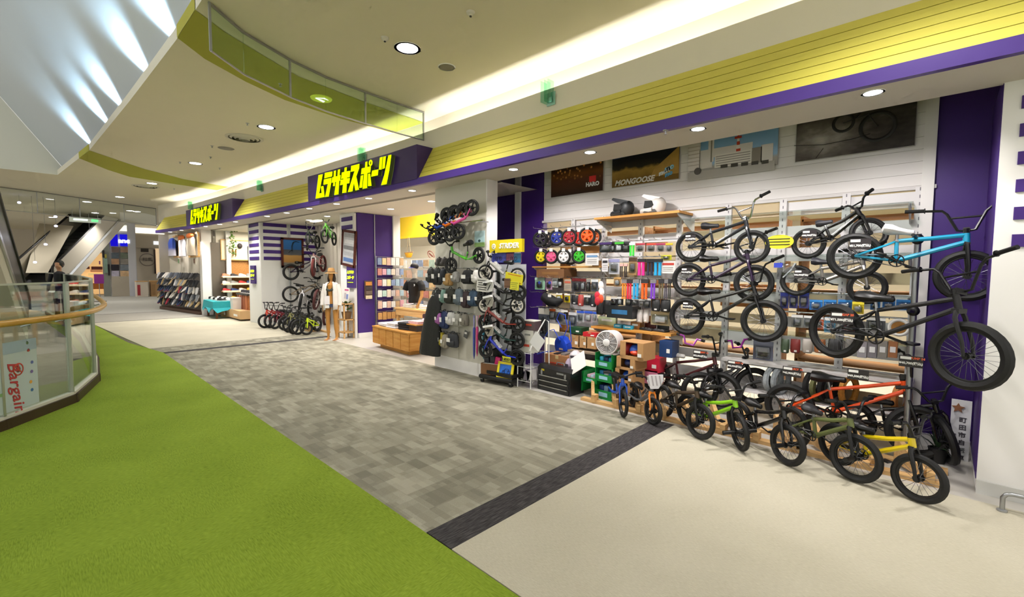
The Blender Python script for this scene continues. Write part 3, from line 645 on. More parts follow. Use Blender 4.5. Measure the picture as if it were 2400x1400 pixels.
# ---- bikes on the wall shelves
def wallbike(lab, rp, fp, Yr, Yf, r, **k):
    a, b = px2(rp, fp, Yr, Yf); return bike('bmx_bike', lab, a, b, r, group='small bikes on the wall shelves', **k)
b1 = wallbike('black small bike with chrome bars on the top glass shelf beside the helmets', (1619, 579), (1762, 579), 5.40, 5.42, .185, frame=mat('#161a22', .3, coat=.4), bar=CHROME, steer=4, barturn=70, rise=.26, barw=.46, seat=mat('#2b2b30', .5))
b2 = wallbike('dark purple small bike on the middle glass shelf under the chrome-barred bike', (1614, 656), (1766, 664), 5.40, 5.42, .205, frame=PUR, steer=4, barturn=72, rise=.2, barw=.5)
b3 = wallbike('black bike with wide bars lowest of the three on the middle wall rack', (1610, 742), (1789, 753), 5.40, 5.34, .228, frame=GLOSSK, steer=8, barturn=66, rise=.2, barw=.46)
b4 = wallbike('black small bike with a grey seat on the top shelf behind the light blue bike', (1895, 571), (2036, 548), 5.45, 5.42, .158, frame=GLOSSK, bar=GLOSSK, steer=28, barturn=30, rise=.16, barw=.42, seat=mat('#3a3a40', .45))
b5 = wallbike('bare silver small bike on the shelf below the black one', (1868, 658), (2032, 674), 5.45, 5.45, .16, frame=mat('#9c9894', .3, .8), steer=6, barturn=50, rise=.17, seat=mat('#3a3a42', .4))
for b, a in ((b1, (1618, 558, '¥41,800(税込)')), (b2, (1609, 636, '¥42,900(税込)')), (b3, (1612, 716, '¥58,300(税込)')), (b4, (1897, 549, '¥40,700(税込)')), (b5, (1878, 642, '¥42,900(税込)'))):
    price_card(b, a[0], a[1], 5.2, .12, '', a[2])
a, b = px2((2002, 601), (2266, 647), 5.0, 5.12); SKY = mat('#1896bd', .25, coat=.4)
b6 = bike('bmx_bike', 'light blue bike with a white seat hung high on the steel pole', a, b, .205, SKY, fork=BLACK, seat=mat('#d9d6d6', .4), steer=-4, barturn=84, rise=.24, barw=.5, group='bikes hung on the steel pole')
price_card(b6, 2016, 572, 4.9, .15, '', '¥51,700(税込)')
a, b = px2((1958, 776), (2270, 835), 5.0, 4.57)
b7 = bike('bmx_bike', 'large matt black bike hung on the steel pole below the light blue one', a, b, .25, mat('#17171a', .5), tyre=mat('#0c0c0d', .6), rim=mat('#101012', .4), steer=-4, barturn=80, rise=.22, barw=.42, group='bikes hung on the steel pole', nspoke=28)
price_card(b7, 1973, 746, 4.75, .16, 'GAP 20', '¥71,500(税込)')
# ---- bikes standing along the carpet edge
def floorbike(name, lab, fp, r, L, ang, **k):
    f = Zp(*fp, r); f.z = r+.004; re = f+Vector((-cos(radians(ang))*L, sin(radians(ang))*L, .0)); re.z = r+.03
    return bike(name, lab, re, f, r, group='bikes parked in the wooden stands', **k)
BL = mat('#1d4fb8', .28, coat=.4)
f1 = floorbike('balance_bike', 'blue balance bike with black bars standing nearest the toolbox', (1461, 947), .155, .62, 48, frame=BL, style='spoke', rim=mat('#202024', .4), steer=4, kind='run', rise=.06, barw=.36, seatz=-.04, decal=('STRIDER', mat('#20305a', .5), .9), nspoke=12, grip=BLACK)
f2 = floorbike('balance_bike', 'grey balance bike with an orange fork and white number plate', (1531, 965), .145, .58, 40, frame=mat('#5f6164', .4), fork=mat('#f08a24', .3, coat=.4), style='mag', rim=BLACK, steer=14, kind='run', rise=.15, barw=.34, plate=mat('#eceaec', .5), decal=('STRIDER', mat('#202020', .5), .9), seatz=-.1, cross=False)
f3 = floorbike('bmx_bike', 'bronze brown kids bike parked beside the lime green one', (1641, 989), .178, .64, 33, frame=mat('#5a4a3a', .3, .5), fork=BLACK, steer=12, rise=.2, barw=.42)
f4 = floorbike('bmx_bike', 'lime green kids bike with black bars and pegs', (1733, 1013), .178, .60, 22, frame=mat('#8fd01e', .3, coat=.4), fork=BLACK, steer=-28, rise=.2, barw=.42, pegs=True)
f5 = floorbike('bmx_bike', 'glossy black kids bike with pegs parked between lime and olive bikes', (1846, 1044), .178, .60, 35, frame=GLOSSK, steer=4, rise=.18, barw=.42, pegs=True)
f6 = floorbike('bmx_bike', 'olive green kids bike with orange marks beside the yellow one', (2005, 1075), .19, .64, 38, frame=mat('#6b7444', .4), fork=BLACK, steer=20, barturn=-10, rise=.18, barw=.4, pegs=True, seat=mat('#26262a', .45))
f7 = floorbike('bmx_bike', 'yellow kids bike parked at the end of the row beside the potted plant', (2153, 1123), .175, .60, 30, frame=mat('#e3c814', .3, coat=.4), fork=BLACK, steer=8, rise=.17, barw=.42)
# back row on the floor
def backbike(lab, rp, fp, zr, zf, r, **k):
    a = Zp(*rp, zr); b = Zp(*fp, zf); return bike('bmx_bike', lab, a, b, r, group='bikes in the back row on the floor', **k)
MA = mat('#4a1a22', .3, coat=.4)
g1 = backbike('maroon bike with a white seat behind the grey balance bike', (1534, 878), (1689, 918), .30, .26, .235, frame=MA, fork=BLACK, seat=mat('#d8d5d2', .45), steer=10, rise=.24, barw=.4)
g2 = backbike('bright orange bike in the back row behind the olive one', (1850, 952), (2150, 1012), .27, .25, .235, frame=mat('#e8501a', .3, coat=.4), fork=BLACK, steer=10, rise=.2, barw=.4)
a = Zp(2216, 1035, .21); g3 = bike('bmx_bike', 'black bike with its fat front wheel turned outward beside the white notice board', a+Vector((-.66, .12, .0)), a, .2, GLOSSK, bar=BLACK, steer=-62, rise=.2, barw=.36, tw=.062, group='bikes in the back row on the floor')
g4 = backbike('plain black bike in the back row behind the lime green one', (1640, 915), (1766, 905), .26, .33, .22, frame=GLOSSK, steer=-6, rise=.2, barw=.4)
for b, c in ((g1, (1641, 832, 5.0, .15, 'MISFIT 14', '¥52,800(税込)')), (g4, (1722, 856, 4.95, .14, 'JUICY 14', '¥42,900(税込)')), (f5, (1856, 872, 4.6, .145, 'JUICY 14', '¥42,900(税込)')), (f6, (2011, 879, 4.6, .14, '', '¥49,500(税込)')), (g3, (2135, 848, 4.9, .15, 'PUMP 14', '¥40,700(税込)'))):
    price_card(b, *c)
# ---- balance bikes on the display column (stack on the rack and on the wall)
def run(lab, rp, fp, Yr, Yf, r, col, **k):
    a, b = px2(rp, fp, Yr, Yf); k.setdefault('decal', ('STRIDER', mat('#e8e6e4', .5), 1.0))
    return bike('balance_bike', lab, a, b, r, col, style='mag', kind='run', cat='balance bike', rise=k.pop('rise', .10), barw=.34, cross=False, **k)
GRN = mat('#54b82a', .3, coat=.4)
run('green balance bike hung on the display column above the bags', (1122, 599), (1057, 622), 4.52, 4.5, .128, GRN, fork=BLACK, rim=BLACK, steer=8, group='balance bikes on the display column')
WH = mat('#d8d2c6', .45); SIL = mat('#b9b8b4', .3, .6)
rows = [('bare silver balance bike with white wheels, top of the stacked rack', (1213, 648), (1138, 640), SIL, WH), ('black balance bike behind the yellow note, second in the stacked rack', (1216, 686), (1137, 690), GLOSSK, BLACK),
        ('black balance bike with white wheels, third in the stacked rack', (1213, 716), (1137, 716), GLOSSK, WH), ('dark red balance bike, fourth in the stacked rack', (1213, 760), (1137, 756), mat('#7a2a20', .35, coat=.4), BLACK),
        ('dark green balance bike, fifth in the stacked rack', (1212, 798), (1138, 790), mat('#1c3a36', .35, coat=.4), BLACK), ('royal blue balance bike, lowest in the stacked rack', (1212, 838), (1138, 820), mat('#1b2fb4', .3, coat=.4), BLACK)]
for i, (lab, rp, fp, col, rc) in enumerate(rows):
    run(lab, rp, fp, 4.62, 4.46, .122, col, rim=rc, steer=-6 if i % 2 else 5, fork=col if i in (3, 5) else BLACK, rise=.12, group='balance bikes on the stacked rack', plate=None)
for i, (col, lab, dx) in enumerate([(mat('#d9539b', .3, coat=.4), 'pink', 0), (mat('#e2701f', .3, coat=.4), 'orange', -.20), (mat('#1f46a8', .3, coat=.4), 'blue', -.42), (GLOSSK, 'black', -.60)]):
    a, b = Yp(1106, 487, 4.45), Yp(1079, 543, 4.38); d = Vector((dx, 0, -.02*i)); 
    bike('balance_bike', '%s balance bike lying on the rail high on the display column' % lab, a+d, b+d+Vector((-.05, .0, .0)), .125, col, style='mag', kind='run', cat='balance bike', rise=.1, barw=.3, cross=False, fork=BLACK, steer=4, lean=0, group='balance bikes on the high rail', decal=('STRIDER', mat('#f0eef0', .5), 1.0) if i < 2 else None)
# ================================================================== bike wall: fixtures and goods
UPX = [-4.25, -3.69, -3.09, -2.54, -1.93, -1.345, -.768, -.2]
sw = empty_struct('wall_slatted')
GW = mat('#d9d6d6', .45)
for i, X in enumerate(UPX):
    MB().box((X, YB-.01, 1.26), (.07, .05, 2.44)).build('upright', GW, sw)
    m = MB()
    for k in range(34): m.box((X, YB-.037, .15+k*.07), (.008, .004, .03))
    m.build('slot_line', mat('#77737a', .6), sw)
for i, (X0, X1) in enumerate(zip([-4.8]+UPX, UPX+[-.16])):
    for k, z in enumerate((2.37, 2.12, 1.86, 1.6, 1.36, 1.1, .86, .6, .35)):
        MB().box(((X0+X1)/2, YB+.02, z), (X1-X0-.06, .03, .115 if k % 2 else .15)).build('slat', GW if (i+k) % 5 else mat('#c7b38f', .6), sw)
# wooden stock shelves seen through the slats
for i, (X, w) in enumerate([(-3.9, 1.5), (-2.2, 1.6), (-.7, 1.0)]):
    t = thing('stock_shelf', 'brown wooden stock shelf behind the slatted wall, %s from the purple panel' % ORD[i], 'shelf', (X, 6.25, 0), group='stock shelves behind the slatted wall')
    BRW = wood('#8f6236', '#b0804c')
    for k in range(6): MB().box((0, 0, .25+k*.4), (w, .42, .025)).build('shelf_board', BRW, t)
    for s in (-1, 1): MB().box((s*w/2, 0, 1.15), (.03, .42, 2.3)).build('side_board', BRW, t)
    for k, (z, h) in enumerate(((.45, .38), (1.05, .38), (1.25, .3), (1.85, .3))):
        if (i+k) % 3 == 0: MB().box(((-.25 if k % 2 else .25)*w, .2, z+.1), (w*.5, .02, h)).build('back_board', mat(['#c59a63', '#7a5a3a', '#d8c49a'][(i+k) % 3], .8), t)
# posters along the top of the wall
def poster(lab, box, Y, build_fn, frame=None, tilt=0, name='poster', cat='poster', group=None):
    x, z, w_, h_ = box; t = thing(name, lab, cat, (x, Y, z), group=group); build_fn(t, w_, h_); return t
def pn(colfn, name):
    n = N(name, .35); return colfn(n)
def night(n):
    v = n.node('ShaderNodeSeparateXYZ', {0: n.tc}); g = n.ramp(n.math('ADD', n.math('MULTIPLY', v.outputs[2], 1.6), .5), [(0, '#3a2a22'), (.35, '#5e3a26'), (.5, '#7a4a22'), (.62, '#4a2f1a'), (1, '#241c18')])
    vo = n.node('ShaderNodeTexVoronoi', {'Vector': n.tc, 'Scale': 14.0}); d = n.ramp(vo.outputs['Distance'], [(.1, '#ffb060'), (.32, '#000000')])
    band_ = n.ramp(n.math('ABSOLUTE', n.math('SUBTRACT', v.outputs[2], .08)), [(.05, '#ffffff'), (.2, '#000000')])
    mul = n.node('ShaderNodeMix', {'Factor': 1.0}, data_type='RGBA', blend_type='MULTIPLY'); n.t.links.new(d, mul.inputs['A']); n.t.links.new(band_, mul.inputs['B'])
    ad = n.node('ShaderNodeMix', {'Factor': .9}, data_type='RGBA', blend_type='ADD'); n.t.links.new(g, ad.inputs['A']); n.t.links.new(mul.outputs['Result'], ad.inputs['B']); return n.out(ad.outputs['Result'])
def gradmat(stops, name, k=1.4, noise=.25, sc=9):
    n = N(name, .35); v = n.node('ShaderNodeSeparateXYZ', {0: n.tc}); f = n.math('ADD', n.math('MULTIPLY', v.outputs[2], k), n.math('ADD', .5, n.math('MULTIPLY', n.math('SUBTRACT', n.noise(n.tc, sc), .5), noise))); return n.out(n.ramp(f, stops))
def sheet(t, w_, h_, m, y=0.0): 
    MB().box((0, y, 0), (w_, .012, h_)).build('print', m, t); MB().box((0, y+.008, 0), (w_+.012, .008, h_+.012)).build('backing_board', mat('#b9b4b0', .5), t)
PY = YB-.02
def P1(t, w_, h_):
    sheet(t, w_, h_, night(N('night_street')))
    m = MB(); m.prism([(-.06, .05), (.06, .05), (.06, -.03), (.03, -.05), (0, -.03), (-.03, -.05), (-.06, -.03)], -.002, .002); m.build('emblem', mat('#e0322a', .4), t, loc=(w_*.32, -.008, -h_*.20)); text(t, 'HARO', .085, INKW, facing(w_*.32, -.009, -h_*.32), .001, 0, .004)
def P2(t, w_, h_):
    sheet(t, w_, h_, gradmat([(0, '#7a5c22'), (.32, '#a8853c'), (.42, '#2c2a1e'), (.6, '#1b1c20'), (.8, '#20242e'), (1, '#1d3a66')], 'arena', 2.2, .35, 6))
    m = MB(); m.prism([(w_*.5, -h_*.38), (w_*.5, h_*.22), (w_*.16, -h_*.2), (w_*.1, -h_*.38)], -.002, .002); m.build('dirt_jump', mat('#b08a3e', .7, noise=.2, nscale=12), t, loc=(0, -.007, 0))
    for k in range(4): m = MB(); m.prism([(-w_*.5, h_*(.18+k*.07)), (w_*.5, h_*(.28+k*.09)), (w_*.5, h_*(.30+k*.09)), (-w_*.5, h_*(.19+k*.07))], -.002, .002); m.build('light_line', mat(['#2a4e86', '#15171c', '#3a6ab0', '#222'.ljust(7, '2')][k], .4), t, loc=(0, -.007, 0))
    q = lambda a, b: Yp(a, b, PY)-t.location
    for (a, b, sx_, z_, an, col, st) in ((1486, 425, 1.0, .105, 0, '#e9e4da', 'MONGOOSE'), (1557, 403, 1.0, .08, .3, '#dfe9ee', 'moFi'), (1568, 394, 1.0, .10, .3, '#8fd0ee', 'mo'), (1567, 408, 1.0, .08, .3, '#57a9d8', 'mo')): v_ = q(a, b); text(t, st, z_, mat(col, .4), facing(v_.x, -.012, v_.z) @ Matrix.Rotation(an, 4, 'Z'), .001, .3, .004)
def P3(t, w_, h_):
    sheet(t, w_, h_, gradmat([(0, '#a8a3a0'), (.12, '#b5b0ac'), (.2, '#9fc3e4'), (.6, '#86b2dd'), (1, '#6fa3d8')], 'sky_photo', 1.8, .05))
    x0, z0 = t.location.x, t.location.z
    def bl(nm, a, b, c_, d, m_, y=-.008):
        p, q = Yp(a, (b+d)/2, PY), Yp(c_, (b+d)/2, PY); u, v = Yp((a+c_)/2, b, PY), Yp((a+c_)/2, d, PY)
        MB().box(((p.x+q.x)/2-x0, y, (u.z+v.z)/2-z0), (abs(q.x-p.x), .004, abs(u.z-v.z))).build(nm, m_, t)
    WB = mat('#e2dcd8', .6); GB = mat('#8f877e', .6); WN = mat('#a39c97', .5)
    bl('tower_block', 1614, 331, 1642, 400, WB); bl('slim_tower', 1661, 312, 1674, 380, WB, -.009); bl('slim_tower', 1667, 312, 1670, 380, GB, -.011); bl('long_block', 1640, 352, 1670, 395, WB); bl('long_block', 1672, 341, 1764, 362, WB); bl('office_block', 1676, 357, 1762, 388, mat('#ece7e0', .6), -.010)
    bl('brick_house', 1762, 346, 1786, 385, GB); bl('white_house', 1784, 338, 1812, 384, WB)
    for k in range(5): bl('window_row', 1679, 361+k*5.4, 1759, 363+k*5.4, WN, -.013)
    for k in range(7): bl('tower_floor', 1614, 336+k*8.5, 1642, 338+k*8.5, mat('#c3b8b0', .5), -.011)
    for k in range(5): bl('mast_section', 1726+k*.8, 349-k*8.5, 1736-k*.8, 357-k*8.5, mat('#d2452c' if k % 2 == 0 else '#ece8e4', .5), -.009)
    bl('mast_deck', 1723, 320, 1739, 325, mat('#c43a2a', .5), -.012)
    bl('ground', 1613, 391, 1816, 412, mat('#b9b4ae', .6), -.010); p = Yp(1636, 402, PY); MB().lathe([(.045, 0), (.045, .003)], 16, ax=(0, 1, 0)).build('round_arch', mat('#55504e', .5), t, loc=(p.x-x0, -.016, p.z-z0))
    for k in range(5): bl('dark_sculpture', 1690+k*24, 386-k*2.5, 1706+k*24, 394-k*2.5, mat('#4a4640', .6), -.014)
def P4(t, w_, h_):
    n = N('street_photo', .3); gr = n.node('ShaderNodeTexGradient', {'Vector': n.node('ShaderNodeVectorMath', {0: n.vmul(n.tc, (2.0, 1, 3.4)), 1: (.5, 0, .45)}, operation='ADD').outputs[0]}, gradient_type='SPHERICAL').outputs[1]
    f = n.noise(n.vmul(n.tc, (3, 1, 6)), 2.2, 4)
    sheet(t, w_, h_, n.out(n.ramp(n.math('ADD', n.math('MULTIPLY', f, .55), n.math('MULTIPLY', gr, .6)), [(.1, '#2a2725'), (.35, '#4a4440'), (.6, '#736c66'), (.95, '#bdb7ae')])))
    x0, z0 = t.location.x, t.location.z
    def L(a, b, y=-.011): p = Yp(a, b, PY); return (p.x-x0, y, p.z-z0)
    m = MB(); m.torus(L(1977, 289), (0, 1, 0), .085, .014, 26, 6, flat=.3); m.torus(L(2057, 297), (0, 1, 0), .135, .017, 28, 6, flat=.3); m.build('pictured_wheel', mat('#161413', .5), t)
    m = MB(); m.tube([L(1977, 289), L(2005, 278), L(2035, 268), L(2057, 297)], .012, 5, flat=.4); m.tube([L(2000, 282), L(2020, 262), L(2032, 252)], .03, 6, flat=.3); m.build('pictured_bike', mat('#221d1b', .5), t)
    m = MB(); m.tube([L(1862, 342), L(1930, 340), L(2000, 326), L(2040, 314)], .008, 5, flat=.3); m.tube([L(1912, 372), L(1930, 348)], .006, 5, flat=.3); m.build('kerb_line', mat('#1d1b1a', .5), t)
for lab, pxb, fn in (('night street poster with orange lamps and a red badge', (1290, 360, 1410, 455), P1), ('motocross arena poster with large white slanted lettering', (1432, 330, 1587, 430), P2), ('city poster with a red and white mast under blue sky', (1613, 285, 1816, 400), P3), ('dark poster of a bicycle on a curved concrete ramp', (1860, 215, 2135, 361), P4)):
    poster(lab, rect(*pxb, PY), PY, fn, group='posters above the bike wall')
# ---- shelves on the wall
def wshelf(lab, p0, p1, depth, th, m_, Yf=None, brackets=True, name='wall_shelf', cat='shelf', group='wall shelves'):
    """shelf whose front lower edge runs between two photo points on the plane Y = YB - depth"""
    Y = YB-depth; a, b = Yp(*p0, Y), Yp(*p1, Y); z = (a.z+b.z)/2; x = (a.x+b.x)/2; w_ = abs(b.x-a.x)
    t = thing(name, lab, cat, (x, YB, z), group=group); MB().box((0, -depth/2, th/2), (w_, depth, th)).build('board', m_, t)
    if brackets:
        for s in (-1, 1): MB().prism([(0, 0), (-depth*.95, 0), (-depth*.9, -.025), (0, -.16)], -.006, .006, M=Matrix.Rotation(pi/2, 4, 'Z') @ Matrix.Rotation(0, 4, 'X') if False else Matrix(((0, 1, 0, s*(w_/2-.03)), (1, 0, 0, 0), (0, 0, 1, 0), (0, 0, 0, 1)))).build('bracket', mat('#d8d8d6', .4), t)
    return t, Vector((x, YB, z)), w_
OAK2 = wood('#b07a38', '#cf9a58')
hs, hsp, _ = wshelf('long oak shelf holding two helmets above the tyre hooks', (1392, 516), (1592, 498), .42, .03, OAK2)
ws_, _, _ = wshelf('thin oak shelf under the row of small coloured wheels', (1247, 627), (1408, 628), .3, .02, OAK2)
ts, tsp, _ = wshelf('orange oak shelf with blue boxes above the fan', (1385, 766), (1572, 793), .42, .03, wood('#c88a3c', '#dea65a'))
GLS = glass('#f0f7f4', .3, .05)
for lab, a, b in (('glass shelf under the two top small bikes', (1592, 603), (2140, 598)), ('glass shelf under the second row of small bikes', (1592, 688), (2140, 690)), ('glass shelf under the lowest wall bikes', (1590, 775), (2140, 800)), ('white metal rail shelf above the spare tyres', (1690, 850), (2140, 900)), ('glass shelf over the top row of small bikes', (1596, 507), (2140, 488))):
    wshelf(lab, a, b, .34, .014 if 'metal' not in lab else .03, GLS if 'metal' not in lab else GW, group='glass shelves for the small bikes')
MB_ = None
# ---- helmets
def helmet(lab, px, py, Y, main, dark, s=.28, flip=1):
    p = Yp(px, py, Y); t = thing('full_face_helmet', lab, 'helmet', (p.x, Y, hsp.z+.03), rz=radians(8), group='full face helmets on the oak shelf')
    rings = []
    for (z, rx, ry, cx) in ((0, .085, .075, .01), (.03, .115, .095, .005), (.09, .125, .105, .02), (.15, .12, .11, .03), (.20, .10, .1, .03), (.235, .06, .065, .03), (.245, .01, .01, .03)):
        rings.append([(cx*s*3.6+cos(a)*rx*s*3.6, sin(a)*ry*s*3.6, z*s*3.6) for a in [2*pi*q/18 for q in range(18)]])
    MB().loftrings(rings).build('shell', main, t)
    k = s*3.6
    m = MB(); m.tube([(-.02*k, -.095*k, .06*k), (-.13*k, -.075*k, .045*k), (-.195*k, 0, .05*k), (-.13*k, .075*k, .045*k), (-.02*k, .095*k, .06*k)], [.035*k, .042*k, .05*k, .042*k, .035*k], 8); m.build('chin_bar', main, t)
    m = MB(); m.prism([(-.19*k, .265*k), (-.165*k, .295*k), (-.04*k, .265*k), (.09*k, .23*k), (.02*k, .18*k), (-.085*k, .205*k)], -.08*k, .08*k); m.build('visor_peak', main, t)
    m = MB(); m.prism([(-.15*k, .09*k), (-.135*k, .19*k), (-.03*k, .185*k), (.0*k, .12*k), (-.05*k, .085*k)], -.108*k, .108*k); m.build('eye_port', mat('#0a0a0b', .7), t)
    m = MB(); m.prism([(-.16*k, .02*k), (-.10*k, .07*k), (.02*k, .06*k), (.05*k, .02*k)], -.112*k, -.1*k); m.build('side_graphic', dark, t)
helmet('matt black full face helmet on the oak shelf', 1464, 503, 5.6, mat('#202326', .45), mat('#0c0c0d', .6), .245)
helmet('white full face helmet with dark script on the oak shelf', 1537, 494, 5.6, mat('#d9d2cc', .35), mat('#33302f', .5), .245)
# ---- small coloured wheels on hooks
def small_wheel(lab, px, py, col, rr=.145, Y=5.52, rz=0, behind=False):
    p = Yp(px, py, Y); t = thing('spare_wheel_set', lab, 'wheel', (p.x, Y, p.z), rz=radians(rz), group='small spare wheels on hooks')
    MB().torus((0, 0, 0), (0, 1, 0), rr-.018, .019, 26, 8).build('tyre', RUBBER, t)
    m = MB(); m.torus((0, 0, 0), (0, 1, 0), rr-.043, .012, 24, 6); m.cyl((0, -.02, 0), (0, .02, 0), .024, 12)
    for k in range(5):
        a = 2*pi*k/5+.3; m.tube([(0, 0, 0), (cos(a)*(rr-.04), 0, sin(a)*(rr-.04))], [.02, .014], 6, flat=1.4)
    m.build('rim', col, t); MB().box((0, -.02, rr-.01), (.05, .012, .05)).build('hang_tag', PAPER, t)
C = lambda h: mat(h, .35, coat=.2)
for i, (px, py, col, nm, ex) in enumerate([(1266, 561, '#262229', 'dark', 'against the purple panel in the upper row'), (1281, 562, '#3b2f3a', 'brown black', 'tucked behind the blue one, upper row'), (1305, 557, '#1c2f8f', 'blue', 'upper row'), (1334, 556, '#a01428', 'dark red', 'upper row'), (1357, 558, '#cf2a1e', 'red', 'half hidden in the upper row'), (1376, 553, '#ee5a14', 'orange', 'upper row'), (1390, 556, '#e0661a', 'orange', 'half hidden at the end of the upper row'),
                            (1268, 602, '#e6d31a', 'yellow', 'lower row'), (1292, 602, '#e35b8c', 'pink', 'lower row'), (1321, 602, '#e4e2e4', 'white', 'front of the lower row'), (1336, 604, '#d6d4d6', 'white', 'half hidden behind the other white one'), (1357, 601, '#2fae1e', 'green', 'lower row')]):
    small_wheel('%s small spare wheel with black tyre, %s' % (nm, ex), px, py, C(col), .115 if py > 580 else .125, 5.55 if ('hidden' not in ex and 'behind' not in ex) else 5.62, rz=25)
# ---- packaged goods on hooks
PKN = [0]
def pack(kind, pxb, col, lab, Y=5.5, col2=None, group='packaged goods on the bike wall hooks', cat=None, rz=0):
    x, z, w_, h_ = rect(*pxb, Y); t = thing({'grips': 'grip_pair', 'blister': 'blister_pack', 'pouch': 'zip_pouch', 'box': 'carton', 'bag': 'bag', 'card': 'hang_card'}[kind], lab, cat or {'grips': 'grips', 'blister': 'package', 'pouch': 'pouch', 'box': 'box', 'bag': 'bag', 'card': 'card'}[kind], (x, Y, z-h_/2), group=group, rz=radians(rz))
    c1 = col if not isinstance(col, str) else mat(col, .5); c2 = (col2 if not isinstance(col2, str) else mat(col2, .5)) if col2 else PAPER
    if kind == 'grips':
        MB().box((0, .0, h_*.9), (w_*.95, .02, h_*.2)).build('header_card', c2, t)
        for s in (-1, 1):
            m = MB(); m.lathe([(w_*.17, 0), (w_*.18, .01), (w_*.16, .02), (w_*.16, h_*.76), (w_*.22, h_*.78), (w_*.22, h_*.80)], 12, c=(s*w_*.23, -.01, 0)); m.build('grip', c1, t)
    elif kind == 'blister':
        MB().box((0, 0, h_/2), (w_, .004, h_)).build('backing_card', c1, t); MB().box((0, -.004, h_*.88), (w_, .006, h_*.2)).build('header', c2, t)
        MB().cbox((0, -.02, h_*.42), (w_*.78, .035, h_*.62), .012).build('bubble', glass('#eef2f4', .5, .1), t)
        MB().cbox((0, -.017, h_*.42), (w_*.5, .022, h_*.42), .012).build('goods', mat(random.choice(['#2b2b2e', '#8d8f93', '#55575c', '#c9c9cb', '#3a3230']), .4), t)
    elif kind == 'pouch':
        rings = [[(cos(a)*w_*.5*k, sin(a)*.035*k2, zz*h_) for a in [2*pi*q/12 for q in range(12)]] for (zz, k, k2) in ((0, .7, .4), (.08, .95, 1), (.5, 1, 1.1), (.85, .95, .6), (1, .9, .12))]
        MB().loftrings(rings).build('pouch_body', c1, t); MB().box((w_*.1, -.034, h_*.18), (w_*.26, .012, h_*.12)).build('tag', c2, t)
    elif kind == 'box':
        MB().box((0, 0, h_/2), (w_, max(.06, w_*.6), h_)).build('box_body', c1, t); MB().box((0, -max(.06, w_*.6)/2-.001, h_*.5), (w_*.6, .003, h_*.35)).build('label_print', c2, t); MB().box((0, 0, h_+.001), (w_*.16, max(.06, w_*.6), .003)).build('tape', mat('#c9b48a', .4), t)
    elif kind == 'card':
        MB().box((0, 0, h_/2), (w_, .004, h_)).build('card_sheet', c1, t); MB().box((0, -.003, h_*.75), (w_*.8, .003, h_*.18)).build('print_band', c2, t)
        for k in range(3): MB().box((0, -.003, h_*(.2+k*.14)), (w_*.7, .003, h_*.04)).build('print_line', mat('#8a8784', .6), t)
    return t
K = '#1b1a1d'
upper = [(1405, 568, 1434, 592, K, '#3a1d5c', 'violet'), (1420, 568, 1446, 592, K, '#202020', 'black'), (1441, 567, 1462, 592, K, '#3aa82a', 'green'), (1459, 567, 1477, 592, K, '#2a2a2c', 'charcoal')]
for i, (a, b, c_, d, c1, c2, nm) in enumerate(upper): pack('blister', (a, b, c_, d), c1, 'black blister card with %s pegs, upper hook row under the helmets' % nm, 5.46+.03*(i % 2), c2)
pack('grips', (1475, 569, 1489, 600), '#35d23c', 'bright green long grip pair in the upper hook row', 5.45, '#ece9e6')
for i, (a, c_, col, nm) in enumerate([(1490, 1512, '#a83244', 'dark red'), (1515, 1538, '#c8402f', 'red'), (1538, 1560, '#a02a52', 'magenta'), (1560, 1577, '#d8b81e', 'yellow')]): pack('blister', (a, 570, c_, 591), '#b8a8a0', 'clear pack of %s grips in the upper hook row' % nm, 5.47, col)
pack('card', (1372, 594, 1403, 622), '#d5d2cf', 'printed bike parts leaflet hung beside the green wheel', 5.5, '#6a8fb4'); pack('box', (1391, 611, 1407, 628), CARD, 'tiny brown carton on the end of the thin oak shelf', 5.6, '#d8c49a')
pack('card', (1411, 606, 1425, 637), '#cfccd0', 'white hang card with a dark shield badge', 5.44, '#26242a')
pack('blister', (1427, 607, 1452, 643), '#c9c6cc', 'clear pack of pale purple and green grips', 5.47, '#8f8fb8')
for i, (a, c_) in enumerate([(1453, 1461), (1463, 1471)]): pack('grips', (a, 618, c_, 650), '#2a1d1d', 'dark brown brake lever grip hanging by itself, %s of two' % ORD[i], 5.43, '#d8a8a0')
pack('blister', (1474, 604, 1493, 645), '#b08a5a', 'brown kraft hang card with black studs', 5.47, '#4a3422')
for i, (a, c_, col, nm) in enumerate([(1494, 1514, '#f01f8c', 'hot pink'), (1515, 1533, '#1c2036', 'navy'), (1532, 1553, '#1c9cd2', 'sky blue')]): pack('grips', (a, 607, c_, 646), col, '%s long grip pair under black header card in the second hook row' % nm, 5.45, K)
pack('card', (1549, 612, 1583, 641), '#e2dcd8', 'white leaflet with red brush lettering in the second hook row', 5.46, '#b8382e')
pack('blister', (1549, 598, 1574, 610), '#b8b41e', 'yellow green tag clipped above the leaflet', 5.46, '#d8d438')
for i, (a, c_, col, nm) in enumerate([(1457, 1470, '#e08a2c', 'orange strap'), (1469, 1482, '#d81e3a', 'crimson'), (1483, 1499, '#1f9ed6', 'sky blue'), (1502, 1520, '#f0641a', 'orange'), (1524, 1538, '#7a3ac0', 'purple'), (1543, 1557, '#6a6048', 'olive'), (1557, 1566, '#4a4450', 'smoke'), (1566, 1574, '#3a3a34', 'charcoal')]): pack('grips', (a, 655, c_, 701), col, '%s grip pair in the long third hook row' % nm, 5.45, '#2a282c' if i % 2 else '#7d7a7c')
pack('blister', (1439, 650, 1456, 672), CARD, 'kraft card with two round studs beside the orange strap grips', 5.48, '#c49a5c')
